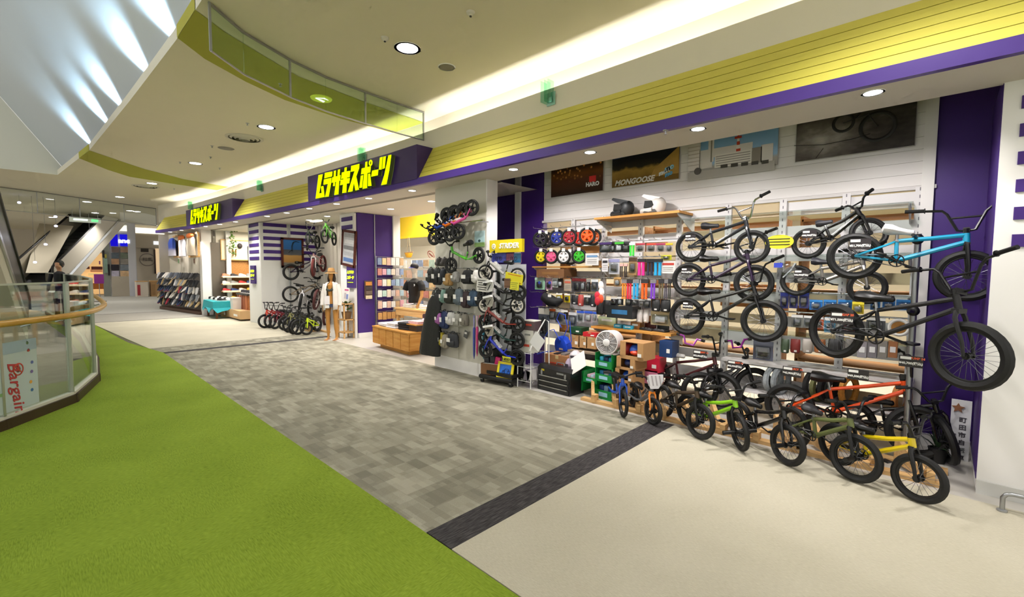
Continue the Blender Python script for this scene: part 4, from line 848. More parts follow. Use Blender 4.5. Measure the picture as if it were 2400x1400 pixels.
# left low rows
pack('blister', (1254, 651, 1277, 679), '#a9d8b4', 'pale green pack with a blue balloon print beside the purple panel', 5.5, '#c4e2cc'); pack('blister', (1279, 652, 1294, 679), '#c99ab8', 'pink pack with a blue balloon print', 5.5, '#d8b4c8')
for px in (1262, 1286):
    p = Yp(px, 663, 5.45); t = thing('balloon_print', 'round blue balloon sticker on the %s pack' % ('pale green' if px == 1262 else 'pink'), 'sticker', (p.x, 5.47, p.z), group='balloon stickers'); m = MB(); m.lathe([(.025, 0), (.025, .004)], 16, ax=(0, 1, 0)); m.build('balloon', mat('#1a3fc0', .4), t); MB().box((.012, .002, -.035), (.004, .003, .04)).build('string', mat('#223', .5) if False else BLACK, t)
pack('blister', (1295, 651, 1310, 674), '#e2e0dc', 'white blister card with a small white mudguard', 5.5, '#f2f0ee'); pack('blister', (1308, 653, 1320, 675), '#3a2a26', 'dark brown blister card with a horn', 5.5, '#2a1c1a'); pack('card', (1322, 655, 1339, 682), '#a89a88', 'crumpled kraft bag with red stamp', 5.48, '#b8604a')
pack('box', (1272, 631, 1336, 651), CARDD, 'long brown carton with embossed brand lettering under the wheel shelf', 5.62, '#8a6238')
pack('blister', (1341, 652, 1361, 685), '#4a4448', 'grey brake cable pack with a maroon header', 5.48, '#6a1c1c'); pack('blister', (1360, 653, 1374, 684), '#55494a', 'brake pad pack with a maroon header and orange tag', 5.48, '#6a1c1c'); pack('blister', (1375, 655, 1384, 684), '#2c2a2c', 'narrow black pack with a white slider', 5.48, '#8a8886'); pack('blister', (1386, 655, 1402, 683), '#5a5f68', 'grey blue pack behind the glove charm', 5.48, '#cfd3d8')
# helmet bag, yellow cable lock, pouches
t = thing('bike_cover_bag', 'black soft rolled helmet bag on the low hook beside the purple panel', 'bag', (Yp(1294, 705, 5.45).x, 5.45, Yp(1294, 705, 5.45).z), group='bags on the bike wall')
m = MB(); m.tube([(-.2, 0, .02), (-.12, -.03, .05), (0, -.04, .0), (.12, -.03, -.02), (.2, 0, .02)], [.03, .075, .095, .07, .03], 10); m.build('roll', mat('#111113', .7), t); m = MB(); m.tube([(-.2, 0, .02), (-.16, 0, .12), (-.1, 0, .14)], .012, 6); m.build('strap', BLACK, t); MB().box((.03, -.1, .08), (.06, .01, .04)).build('tag', PAPER, t)
for i, (a, b, c_, d, col, nm) in enumerate([(1304, 687, 1318, 708, '#e2c42a', 'yellow lock pack with white base'), (1323, 688, 1336, 709, '#e6c81a', 'yellow cable lock pack with round yellow bell')]): pack('blister', (a, b, c_, d), col, nm + ' on the low hook row', 5.46, '#f2efe8')
lows = [(1339, 692, 1356, 714, '#17161a', 'black knee pad'), (1355, 691, 1368, 718, '#a8403a', 'coiled red cable lock'), (1369, 692, 1384, 716, '#2a2c33', 'dark glove pair with grey tags'), (1384, 692, 1397, 720, '#22242a', 'dark blue pouch'), (1432, 697, 1447, 716, '#26262a', 'charcoal chain tool card'), (1447, 696, 1461, 717, '#1a1a1c', 'black bell card with yellow horseshoe'), (1466, 697, 1482, 718, '#1c1c22', 'black bell card with blue horseshoe'), (1482, 700, 1497, 717, '#3a3638', 'grey pink bell card'), (1498, 701, 1512, 720, '#6a6668', 'clear bell card with white bell'), (1510, 699, 1526, 723, '#3c3c40', 'graphite card with sticker print'), (1527, 702, 1548, 730, '#131316', 'black knee guard with white base'), (1548, 702, 1572, 732, '#141417', 'black elbow guard with white base')]
for a, b, c_, d, col, nm in lows: pack('pouch' if 'guard' in nm or 'pad' in nm or 'pouch' in nm or 'lock' in nm else 'blister', (a, b, c_, d), col, nm + ' on the low hook row', 5.46, '#d8d6d4')
pack('box', (1432, 716, 1492, 745), mat('#16181c', .4), 'wide black light box with a blue swirl and square blue tag', 5.5, '#2a6a9a')
for i, (a, c_, nm) in enumerate([(1493, 1507, 'white grip tape bottle'), (1508, 1521, 'clear bottle with white cap')]): pack('pouch', (a, 726, c_, 757), '#cfc8c4', nm + ' above the oak shelf', 5.52, '#efefee')
pack('blister', (1525, 730, 1572, 763), '#9a8f70', 'tan camouflage knee pad card above the oak shelf', 5.52, '#c8b48a')
# glove charm and black mesh bag
t = thing('glove_charm', 'white and red mitten charms hanging in front of black bags', 'charm', tuple(Yp(1408, 690, 5.3)), group=None)
for k, (dx, dz, col) in enumerate([(-.0, .12, '#e6ddda'), (.02, .03, '#f0ecec'), (-.03, -.02, '#c8283a'), (.04, -.06, '#d8481e'), (.0, -.09, '#b81e2e')]): MB().ell((dx, -.02*k, dz), (.045, .02, .06), 10, 7).build('mitten', mat(col, .7), t)
for i, (a, c_) in enumerate([(1398, 1416), (1414, 1432)]): pack('bag', (a, 706, c_, 738), '#0f0f11', 'x', 5.42) if False else pack('pouch', (a, 704, c_, 738), '#101012', 'black mesh drawstring bag, %s beside the mitten charms' % ORD[i], 5.42, '#1a1a1c')
# bagged tubes and parts on the lowest left row
for i, (a, b, c_, d, c1, c2, nm) in enumerate([(1262, 722, 1288, 790, '#5a6070', '#d8d4c8', 'large clear bag of grey trousers guards'), (1288, 724, 1303, 750, '#7a7470', '#e2672a', 'clear bag with an orange reflector'), (1302, 725, 1322, 757, '#8a8682', '#efece6', 'clear flat bag with white header'), (1322, 727, 1331, 749, '#2a2220', '#efece6', 'small dark spray bottle'), (1333, 732, 1352, 764, '#6a6a72', '#cfcfd2', 'grey bag with a coiled cable'), (1352, 728, 1369, 755, '#c8c8cc', '#2f58c8', 'clear blue-topped bag of spoke beads'), (1370, 729, 1389, 756, '#b8a8b0', '#2f58c8', 'clear blue-topped bag of pink lights'), (1390, 731, 1400, 755, '#c8c8cc', '#2f58c8', 'narrow clear blue-topped bag')]): pack('blister', (a, b, c_, d), c1, nm + ' on the bottom hook row', 5.46, c2)
# blue packs right of the middle
for i, (a, c_) in enumerate([(1829, 1848), (1850, 1870), (1873, 1896)]): pack('blister', (a, 686, c_, 723), '#3a3a78', 'navy pack with a round bell, %s in the row under the silver bike' % ORD[i], 5.5, '#2a3aa0')
for i, (a, c_) in enumerate([(1897, 1928), (1930, 1960), (1964, 1997), (2040, 2063), (2068, 2098), (2100, 2140)]): pack('blister', (a, 703, c_, 727), '#1d6cb8', 'wide blue brand pack, %s in the row under the silver bike' % ORD[i], 5.5, '#2f86d0')
pack('blister', (1997, 708, 2025, 736), '#dcc01c', 'yellow square pack under the matt black saddle', 5.42, '#e8d83a')
for i, (a, b, c_, d, col, nm) in enumerate([(1855, 738, 1882, 768, '#7a7a74', 'grey clamshell pack'), (1884, 740, 1905, 766, '#6a6e70', 'dark grey clamshell pack'), (1910, 742, 1930, 772, '#c8582a', 'orange lamp pack'), (1932, 744, 1958, 780, '#3a8ab0', 'blue green bottle pack'), (1975, 745, 2010, 782, '#c0384e', 'red pink pack'), (2030, 745, 2075, 775, '#4a4c50', 'charcoal tool pack')]): pack('blister', (a, b, c_, d), col, nm + ' seen through the rear wheel of the matt black bike', 5.52, '#d8d8d6')
pack('blister', (1765, 800, 1812, 845), '#55586a', 'large slate pack with a silver pedal graphic', 5.4, '#6a6e80')
for i, (a, c_, col, nm) in enumerate([(1830, 1850, '#3a4a34', 'green'), (1852, 1876, '#7a2420', 'red'), (1880, 1905, '#b0a8a0', 'grey'), (1908, 1935, '#a8683a', 'rust'), (1940, 1975, '#1c1c20', 'black'), (1980, 2005, '#7a7672', 'grey brown')]): pack('pouch', (a, 795, c_, 828), col, '%s pouch on the shelf under the matt black rear wheel' % nm, 5.5, '#e2e0de')
for i in range(4): pack('box', (2010+i*24, 800, 2032+i*24, 838), ['#8e8a90', '#77737a', '#85817c', '#96613a'][i], '%s small grey carton from the steel pole end of the low shelf' % ORD[3-i], 5.5, '#d8d8da')
p = Yp(2107, 768, 5.45); t = thing('tape_roll', 'round white tape roll with a brown centre beside the steel pole', 'roll', tuple(p)); MB().torus((0, 0, 0), (0, 1, 0), .068, .016, 24, 8).build('ring', mat('#e0e0de', .4), t); MB().lathe([(.055, -.012), (.055, .012)], 20, ax=(0, 1, 0)).build('core', mat('#9a6a2a', .6), t)
t = thing('notice_oval', 'yellow oval notice between the two shelves of small bikes', 'sign', tuple(Yp(1826, 567, 5.42))); MB().lathe([(.135, 0), (.135, .005)], 24, ax=(0, 1, 0)).build('oval_card', mat('#e0d92a', .5), t).scale = (1, 1, .55)
for k in range(3): MB().box((0, -.003, .03-.03*k), (.2, .004, .009)).build('text_line', mat('#3a3a10', .6), t)
# bagged fork on the hook between the racks
t = thing('bagged_fork', 'silver fork in a clear bag with a blue top hung between the bike shelves', 'bike part', tuple(Yp(1842, 622, 5.45)))
MB().box((-.07, 0, .0), (.08, .03, .05)).build('blue_cap', mat('#3a4ac0', .4), t); m = MB(); m.tube([(-.05, 0, -.03), (-.06, 0, -.15)], .025, 8); m.build('fork_leg', mat('#5a5c60', .4), t); m = MB(); m.ell((.03, 0, -.06), (.1, .03, .09), 12, 8); m.build('clear_bag', glass('#f4f6f8', .6, .15), t); m = MB(); m.tube([(.09, -.01, .02), (.05, -.01, -.05), (-.02, -.01, -.13)], .012, 6); m.build('steerer', CHROME, t)
# hooks rails (chrome bars)
for i, (a, b, Y) in enumerate([((1262, 536), (1418, 527), 5.62), ((1262, 579), (1400, 577), 5.62), ((1400, 566), (1590, 562), 5.5), ((1410, 604), (1590, 600), 5.5), ((1255, 650), (1590, 652), 5.5), ((1255, 688), (1590, 694), 5.5), ((1255, 722), (1410, 728), 5.5), ((1822, 684), (2140, 694), 5.55), ((1822, 735), (2140, 742), 5.55)]):
    p, q = Yp(*a, Y), Yp(*b, Y); z = (p.z+q.z)/2; t = thing('hook_rail', 'chrome hook rail %s' % ['over the upper coloured wheels', 'over the lower coloured wheels', 'holding the upper grip row', 'holding the pink and blue grips', 'holding the long third row', 'holding the low knee pad row', 'holding the bottom bag row', 'holding the blue packs', 'holding the clamshell packs'][i], 'rail', (p.x, Y+.03, z), group='hook rails on the bike wall')
    ln = q.x-p.x; MB().cyl((0, 0, 0), (ln, 0, 0), .008, 6).build('bar', CHROME, t)
    for k in range(max(2, int(ln/.18))): MB().tube([(.05+k*.18, 0, 0), (.05+k*.18, -.2, .0), (.05+k*.18, -.22, .02)], .004, 5).build('hook', CHROME, t)
    for k in (0.02, .98): MB().tube([(ln*k, 0, 0), (ln*k, YB-Y-.05, -.02)], .008, 6).build('arm', CHROME, t)
# ================================================================== floor goods in front of the bike wall
def carton(lab, pxb, Y, depth, col=CARD, rz=0, name='carton', cat='box', tape=True, group='cartons by the bike wall', openm=None, lbl=None):
    x, z, w_, h_ = rect(*pxb, Y); z0 = z-h_/2
    t = thing(name, lab, cat, (x, Y+depth/2, z0), rz=radians(rz), group=group)
    MB().box((0, 0, h_/2), (w_, depth, h_)).build('box_body', col, t)
    if tape: MB().box((0, 0, h_+.001), (w_, .05, .003)).build('tape', mat('#b89f70', .35), t); MB().box((0, -depth/2-.001, h_*.9), (.05, .003, h_*.2)).build('tape', mat('#b89f70', .35), t)
    MB().box((w_*.2, -depth/2-.002, h_*.4), (w_*.25, .003, h_*.25)).build('shipping_label', lbl or PAPER, t)
    return t
# toolbox
p0 = Zp(1257, 912, 0); t = thing('tool_chest', 'black three-drawer metal tool chest on the floor', 'toolbox', (p0.x+.29, p0.y+.17, 0), rz=radians(-2))
TBK = mat('#141416', .35, coat=.2); tw_, td, th = .58, .30, .36
MB().box((0, 0, .12), (tw_, td, .24)).build('drawer_case', TBK, t)
m = MB(); m.add([(s*tw_/2, y, z) for s in (-1, 1) for (y, z) in ((-td/2, .242), (-td/2, .31), (-td/2+.05, .355), (td/2-.05, .355), (td/2, .31), (td/2, .242))], [(5, 4, 3, 2, 1, 0), (6, 7, 8, 9, 10, 11)]+[(i, (i+1) % 6, 6+(i+1) % 6, 6+i) for i in range(6)]); m.build('lid', TBK, t)
for k in range(3):
    d = MB(); d.box((0, -td/2-.004, .045+k*.072), (tw_*.94, .01, .062)); do = d.build('drawer', TBK, t); MB().box((0, -td/2-.014, .066+k*.072), (tw_*.86, .012, .012)).build('drawer_pull', CHROME, do)
for s in (-1, 1): MB().box((s*tw_*.36, -td/2-.004, .25), (.03, .01, .06)).build('latch', STEEL, t)
MB().box((-.19, -td/2-.003, .285), (.05, .004, .025)).build('yellow_badge', mat('#c8b41e', .5), t); MB().box((.12, -td/2-.003, .275), (.12, .004, .022)).build('name_badge', STEEL, t)
m = MB(); m.tube([(-.07, 0, .355), (-.06, 0, .385), (.06, 0, .385), (.07, 0, .355)], .009, 6); m.build('handle', STEEL, t)
# trolley, brown box of parts, yellow picture frame
a = Zp(1122, 893, 0); t = thing('dolly', 'low black wheeled dolly under the brown parts box', 'trolley', (a.x+.32, a.y+.2, 0), rz=radians(8))
MB().cbox((0, 0, .09), (.62, .42, .06), .02).build('deck', BLACK, t)
for sx in (-1, 1):
    for sy in (-1, 1):
        c = MB(); c.cyl((sx*.26, sy*.17-.012, .03), (sx*.26, sy*.17+.012, .03), .03, 12); co = c.build('caster', RUBBER, t); MB().box((sx*.26, sy*.17, .06), (.03, .035, .03)).build('caster_fork', STEEL, co)
dl = Vector((a.x+.32, a.y+.2, .12))
t = thing('parts_box', 'open brown box of grip packs standing on the black dolly', 'box', tuple(dl+Vector((-.13, -.02, 0))), rz=radians(14))
for (cx, cy, sx, sy) in ((0, -.14, .36, .008), (0, .14, .36, .008), (-.18, 0, .008, .28), (.18, 0, .008, .28)): MB().box((cx, cy, .08), (sx, sy, .16)).build('side_board', CARDD, t)
MB().box((0, 0, .005), (.36, .28, .01)).build('bottom_board', CARDD, t)
MB().box((0, 0, .14), (.33, .25, .03)).build('tissue_paper', PAPER, t)
for i, (dx, dy, col, nm) in enumerate([(-.12, -.05, '#2c2e34', 'graphite'), (-.03, -.04, '#34353b', 'charcoal'), (.06, -.06, '#e02a78', 'hot pink'), (.13, -.02, '#5350b8', 'violet')]):
    o = MB().cbox((0, 0, .06), (.085, .05, .12), .008).build('small_pack', mat(col, .4), None); o.matrix_world = Matrix.Translation(dl+Vector((-.13, -.02, .14))) @ Matrix.Rotation(radians(14), 4, 'Z') @ Matrix.Translation((dx, dy, 0)) @ Matrix.Rotation(.15*(i-1), 4, 'Y'); tagit(o, '%s small pack sticking out of the open brown box' % nm, 'package', 'packs in the open brown box')
o = MB().box((0, 0, 0), (.15, .006, .10)).build('leaflet', PAPER, None); o.matrix_world = Matrix.Translation(dl+Vector((-.10, .07, .32))) @ Matrix.Rotation(-.3, 4, 'X'); tagit(o, 'white printed leaflet standing behind the small packs', 'leaflet')
t = thing('picture_frame', 'yellow framed blue bike picture leaning on the dolly', 'frame', M=Matrix.Translation(dl+Vector((.17, -.15, 0))) @ Matrix.Rotation(radians(10), 4, 'Z') @ Matrix.Rotation(radians(-14), 4, 'X'))
YF = mat('#e6d41a', .4)
for (cx, cz, sx, sz) in ((0, .02, .27, .045), (0, .21, .27, .035), (-.12, .115, .035, .2), (.12, .115, .035, .2)): MB().box((cx, 0, cz), (sx, .02, sz)).build('frame_bar', YF, t)
MB().box((0, .004, .115), (.21, .008, .17)).build('blue_print', mat('#1f6ad2', .4, noise=.6, nscale=14), t)
m = MB(); m.torus((.06, -.002, .08), (0, 1, 0), .025, .005, 16, 5, flat=.4); m.torus((-.03, -.002, .08), (0, 1, 0), .022, .005, 16, 5, flat=.4); m.tube([(-.03, -.002, .08), (.0, -.002, .13), (.05, -.002, .13), (.06, -.002, .08)], .006, 5, flat=.4); m.build('pictured_bike', mat('#12205a', .5), t)
p = Yp(1187, 842, 4.55); t = thing('upturned_tag', 'yellow green rounded tag upside down on the bike rack', 'tag', tuple(p)); MB().cbox((0, 0, 0), (.17, .012, .07), .006).build('tag_board', mat('#c4c42c', .5), t); text(t, 'LOOP 1 ##'[:6], .05, mat('#3a3a14', .5), facing(0, -.008, 0) @ Matrix.Rotation(pi, 4, 'Z'), .001, 0, .002)
# stacked balance bike rack
t = thing('bike_rack', 'black upright rack holding the stacked balance bikes', 'rack', (Yp(1180, 800, 4.66).x, 4.68, 0))
for dx in (-.16, .16): MB().box((dx, .02, .9), (.035, .035, 1.56)).build('upright', BLACK, t)
for k in range(6): MB().tube([(-.16, 0, .5+k*.2), (-.16, -.16, .47+k*.2)], .012, 6).build('arm', BLACK, t); MB().tube([(.16, 0, .47+k*.2), (.16, -.14, .44+k*.2)], .012, 6).build('arm', BLACK, t)
MB().box((0, 0, .16), (.62, .34, .05)).build('foot', BLACK, t); MB().box((0.05, .02, .33), (.6, .03, .3)).build('kick_panel', BLACK, t)
MB().box((.05, .06, 1.0), (.62, .012, 1.5)).build('white_back_board', mat('#d3d6da', .5), t)
# yellow header sign + photo panels
x, z, w_, h_ = rect(1149, 562, 1225, 592, 4.62); t = thing('header_sign', 'yellow header sign with white slanted lettering on the balance bike rack', 'sign', (x, 4.62, z)); MB().box((0, 0, 0), (w_, .05, h_)).build('sign_board', mat('#ecd50c', .45), t)
text(t, 'STRIDER', h_*.56, INKW, facing(w_*.11, -.028, 0), .004, .18, .0035); m = MB(); m.torus((-w_*.36, -.028, 0), (0, 1, 0), .032, .009, 20, 6, flat=.4); 
for k in range(3): aa = pi/2+2*pi*k/3; m.tube([(-w_*.36, -.028, 0), (-w_*.36+.03*cos(aa), -.028, .03*sin(aa))], .007, 5, flat=.5)
m.build('round_logo', INKW, t)
for (bx, col, lab) in (((1153, 594, 1186, 616), '#4a52b0', 'blue violet photo panel under the yellow header sign'), ((1187, 594, 1222, 616), '#8a4a68', 'red and blue photo panel under the yellow header sign')):
    x, z, w_, h_ = rect(*bx, 4.66); t = thing('photo_panel', lab, 'poster', (x, 4.66, z), group='photo panels on the rack'); MB().box((0, 0, 0), (w_, .01, h_)).build('print', mat(col, .4, noise=.7, nscale=16), t)
    m = MB(); m.torus((-.04, -.007, -.01), (0, 1, 0), .025, .004, 16, 5, flat=.4); m.torus((.04, -.007, -.01), (0, 1, 0), .025, .004, 16, 5, flat=.4); m.tube([(-.04, -.007, -.01), (0, -.007, .02), (.04, -.007, -.01)], .004, 5, flat=.4); m.build('pictured_bike', mat('#241c3a', .5), t)
    if 'red' in lab: MB().box((w_*.25, -.006, 0), (w_*.48, .002, h_*.98)).build('blue_half', mat('#2f6f9e', .4, noise=.4, nscale=16), t)
# hand-written notes
def note(lab, bx, Y, col, lines=4, ink='#4a4a48', rot=0, two=None):
    x, z, w_, h_ = rect(*bx, Y); t = thing('paper_note', lab, 'note', M=Matrix.Translation((x, Y, z)) @ Matrix.Rotation(radians(rot), 4, 'Y'), group='hand-written notes'); MB().box((0, 0, 0), (w_, .004, h_)).build('paper', mat(col, .7), t)
    for k in range(lines): MB().box((random.uniform(-.05, .05)*w_, -.003, h_*(.34-.68*k/max(1, lines-1))), (w_*random.uniform(.6, .85), .002, h_*.07)).build('written_line', mat(ink, .7), t)
    return t
note('white hand-written price note beside the stacked balance bikes', (1117, 653, 1144, 684), 4.4, '#d9d7cf', 5, rot=3)
note('yellow hand-written note with red brush lettering on the top balance bike', (1184, 641, 1225, 665), 4.38, '#e8dc2c', 2, '#d0701e', rot=8)
note('yellow square note under the brush lettering', (1195, 660, 1216, 680), 4.37, '#e6e040', 4, '#9a9a30', rot=4)
note('brown card hanging beside the yellow square note', (1182, 653, 1196, 675), 4.37, '#7a5a44', 2, '#4a3428')
for i, (px, py, Y) in enumerate([(1147, 673, 4.4), (1147, 708, 4.4), (1147, 777, 4.4)]):
    p = Yp(px, py, Y); t = thing('number_plate', '%s race number plate from the top on the stacked balance bikes' % ORD[i], 'plate', M=Matrix.Translation(p) @ Matrix.Rotation(radians(-12), 4, 'Y'), group='race plates on the stacked bikes'); MB().prism([(-.08, .06), (.08, .06), (.09, 0), (.05, -.07), (-.05, -.07), (-.09, 0)], -.004, .004).build('plate_board', mat(['#d2d0cc', '#a9a59a', '#a8a294'][i], .5), t); MB().box((0, -.02, .075), (.16, .05, .03)).build('white_pad', INKW, t); MB().prism([(-.05, -.04), (-.03, -.04), (.04, .03), (.02, .03)], -.007, -.004).build('slash_print', DKGREY, t)
# white wire display stand
a, b = Zp(1213, 907, 0), Zp(1244, 912, 0); t = thing('wire_stand', 'white wire display stand beside the black tool chest', 'stand', (a.x, a.y, 0)); WW = mat('#e4e4e0', .4); sx, sy = b.x-a.x+.02, .3
for (x, y) in ((0, 0), (sx, 0.02), (0.02, sy), (sx+.02, sy)): MB().tube([(x, y, 0), (x, y, .62 if y < .1 else .72)], .008, 6).build('leg', WW, t)
for z in (.1, .3, .5): 
    for k in range(5): MB().tube([(0, sy*k/4, z), (sx, sy*k/4+.02, z)], .004, 5).build('shelf_wire', WW, t)
m = MB(); m.tube([(sx, 0, .55), (sx+.05, .1, .8), (sx+.1, .2, .98), (sx+.12, .25, .95), (sx+.12, .28, .2)], .009, 6); m.build('side_loop', WW, t)
ss = Vector((a.x, a.y, 0))
for i, (dx, dz, w_, h_, col, nm) in enumerate([(.10, .50, .2, .17, '#c9c8bc', 'pale grey box with red print on the white wire stand'), (.12, .68, .19, .13, '#d4d2c8', 'pale box on top of the wire stand'), (.14, .82, .2, .13, '#5a4a4c', 'clear pack with a red toy bike topping the wire stand')]):
    t = thing('display_box', nm, 'box', tuple(ss+Vector((dx, .14, dz))), rz=.1, group='boxes on the wire stand'); MB().box((0, 0, h_/2), (w_, .16, h_)).build('box_body', mat(col, .5), t); MB().box((0, -.082, h_*.6), (w_*.5, .003, h_*.2)).build('print', mat('#b8402e' if i != 1 else '#8a8a84', .5), t); MB().box((0, 0, h_+.005), (w_*1.02, .165, .012)).build('lid', PAPER if i == 2 else mat(col, .5), t)
o = MB().box((0, 0, 0), (.2, .004, .2)).build('hang_sheet', mat('#dcdcda', .6), None); o.matrix_world = Matrix.Translation(Yp(1259, 801, 4.62)) @ Matrix.Rotation(radians(35), 4, 'Y'); tagit(o, 'square white sheet hung cornerwise on the wire stand', 'paper')
for i, (dx, dz, rr) in enumerate([(.12, .15, .25), (.2, .16, -.2)]):
    o = MB().box((0, 0, .07), (.1, .12, .14)).build('catalogue_pile', mat('#b5b1ae' if i else '#6a646e', .6), None); o.matrix_world = Matrix.Translation(ss+Vector((dx, .1, dz-.04))) @ Matrix.Rotation(rr, 4, 'Y'); tagit(o, ['grey folded catalogue leaning low in the wire stand', 'white catalogue leaning low in the wire stand'][i], 'catalogue', 'catalogues in the wire stand')
# blue air hose reel
p = Yp(1320, 812, 5.3); t = thing('hose_reel', 'bright blue air hose reel on a wall bracket above the open box', 'hose reel', tuple(p)); BH = mat('#1c48c8', .35)
m = MB(); m.lathe([(.12, -.06), (.15, -.05), (.16, 0), (.15, .05), (.12, .06)], 22, ax=(.3, 1, .1)); m.build('reel_case', BH, t); MB().box((-.0, .1, .0), (.3, .06, .1)).build('bracket', BH, t)
for k, pts in enumerate([[(0, -.08, .1), (-.1, -.1, .25), (-.2, -.1, .22), (-.32, -.1, .05)], [(.05, -.08, .12), (.15, -.1, .3), (.1, -.1, .48), (-.02, -.08, .5), (-.08, -.06, .4), (0, -.05, .28)], [(.12, -.08, .05), (.22, -.1, .1), (.2, -.12, .4)], [(-.1, -.08, -.08), (-.25, -.1, -.1), (-.42, -.1, -.16)]]): MB().tube(pts, .007, 6).build('hose', mat('#2a4fd0', .4), t)
# bag pile: dark plastic bag, open box
t = carton('open brown box with red stamp printing full of wrapped parts', (1277, 833, 1330, 875), 4.95, .3, mat('#9a6a42', .8, noise=.1), 4); 
for k in range(4): MB().box((-.1+.07*k, 0, .24+.01*k), (.07, .2, .05), Matrix.Rotation(.2*k-.3, 4, 'Y')).build('wrapped_part', mat(['#4a4448', '#2c2a2e', '#77706a', '#5a4a4c'][k], .5), t)
text(t, 'ITTON', .07, mat('#b8381e', .6), facing(0, -.155, .12), .001, 0, .004)
for i, (bx, col, lab) in enumerate([((1326, 838, 1346, 872), '#b8a8c0', 'lilac white wrapped pack leaning beside the open brown box'), ((1336, 822, 1362, 848), '#d8d0d4', 'crumpled white plastic bundle on the box pile')]):
    x, z, w_, h_ = rect(*bx, 5.0); t = thing('wrapped_bundle', lab, 'bundle', (x, 5.0, z-h_/2), group='wrapped bundles on the floor')
    m = MB(); m.loftrings([[(cos(q*2*pi/9)*w_*.5*k*random.uniform(.8, 1.1), sin(q*2*pi/9)*.08*k, zz*h_) for q in range(9)] for zz, k in ((0, .8), (.3, 1), (.7, .95), (1, .4))]); m.build('wrap', mat(col, .35), t); MB().box((0, -.08, h_*.5), (w_*.3, .01, h_*.2)).build('slip', mat('#3a3440', .5), t)
o = MB().box((0, 0, 0), (.26, .004, .24)).build('form_sheet', PAPER, None); o.matrix_world = Matrix.Translation(Yp(1355, 850, 4.85)) @ Matrix.Rotation(radians(-35), 4, 'Y') @ Matrix.Rotation(radians(-30), 4, 'X'); tagit(o, 'white printed form lying over the green crate', 'paper')
for r_ in range(5):
    for q in range(6): pass
# green crates
GRC = mat('#0f8a3c', .45)
def crate(lab, bx, Y, depth, fill):
    x, z, w_, h_ = rect(*bx, Y); t = thing('green_crate', lab, 'crate', (x, Y+depth/2, z-h_/2), rz=radians(-4), group='stacked green parts crates')
    for (cx, cy, sx, sy) in ((0, depth/2, w_, .012), (-w_/2, 0, .012, depth), (w_/2, 0, .012, depth)): MB().box((cx, cy, h_/2), (sx, sy, h_)).build('crate_wall', GRC, t)
    MB().box((0, -depth/2, h_*.25), (w_, .012, h_*.5)).build('crate_front', GRC, t); MB().box((0, 0, .006), (w_, depth, .012)).build('crate_floor', GRC, t)
    MB().box((0, -depth/2-.008, h_*.28), (w_*.5, .004, h_*.22)).build('label_slip', mat('#9fd0e6', .4), t)
    for k in range(3): MB().cbox((w_*(-.28+.28*k), 0, h_*.45), (w_*.25, depth*.7, h_*.5), .01).build('bagged_part', mat(fill[k % len(fill)], .4), t)
Z1 = Zp(1420, 915, 0)
for i, (bx, lab, fl_) in enumerate([((1395, 894, 1437, 938), 'green parts crate, bottom of the tall stack', ['#2a4a8a', '#88a8c8']), ((1396, 862, 1437, 896), 'green parts crate, second from the floor in the tall stack', ['#2f8ac0', '#d8dde0']), ((1396, 829, 1436, 864), 'green parts crate, top of the tall stack under the fan', ['#2fa8c8', '#1a3a6a'])]): crate(lab, bx, 4.98, .34, fl_)
for i, (bx, lab, fl_) in enumerate([((1368, 874, 1399, 898), 'green parts crate holding a pink bundle, beside the tall stack', ['#d8b0c0', '#b8d0e0']), ((1330, 866, 1366, 912), 'large green crate behind the tool chest', ['#0f7a34', '#d8d8d4'])]): crate(lab, bx, 4.98 if i == 0 else 5.02, .3, fl_)
# fan
p = Yp(1428, 806, 5.05); t = thing('table_fan', 'round white desk fan standing on the green crates', 'fan', (p.x-.0, 5.08, Yp(1425, 829, 5.05).z), rz=radians(10)); WF = mat('#e8e4e2', .4); zc_ = .16
m = MB(); m.lathe([(.10, -.16), (.135, -.13), (.155, .1), (.15, .12), (.142, .12)], 26, c=(0, -.02, zc_), ax=(0, -1, 0), caps=False); m.build('housing', WF, t)
m = MB()
for k in range(7): m.torus((0, -.14, zc_), (0, 1, 0), .03+k*.018, .003, 26, 4)
for k in range(12): aa = 2*pi*k/12; m.tube([(0, -.143, zc_), (cos(aa)*.14, -.14, zc_+sin(aa)*.14)], .003, 4)
m.build('grille', mat('#cfcccb', .4), t); MB().lathe([(.045, 0), (.045, .015), (.03, .02)], 18, c=(0, -.14, zc_), ax=(0, -1, 0)).build('hub_cap', WF, t)
m = MB()
for k in range(5): aa = 2*pi*k/5; m.add([(cos(aa)*.03, -.08, zc_+sin(aa)*.03), (cos(aa+.1)*.13, -.1, zc_+sin(aa+.1)*.13), (cos(aa+.8)*.13, -.06, zc_+sin(aa+.8)*.13), (cos(aa+.6)*.03, -.06, zc_+sin(aa+.6)*.03)], [(0, 1, 2, 3)])
m.build('blades', mat('#a8a6a6', .4), t); MB().lathe([(.13, 0), (.13, .02), (.1, .03)], 22).build('base', WF, t)
m = MB(); m.tube([(-.165, 0, zc_), (-.17, 0, .08), (-.1, 0, .02), (.1, 0, .02), (.17, 0, .08), (.165, 0, zc_)], .014, 6); m.build('yoke', WF, t)
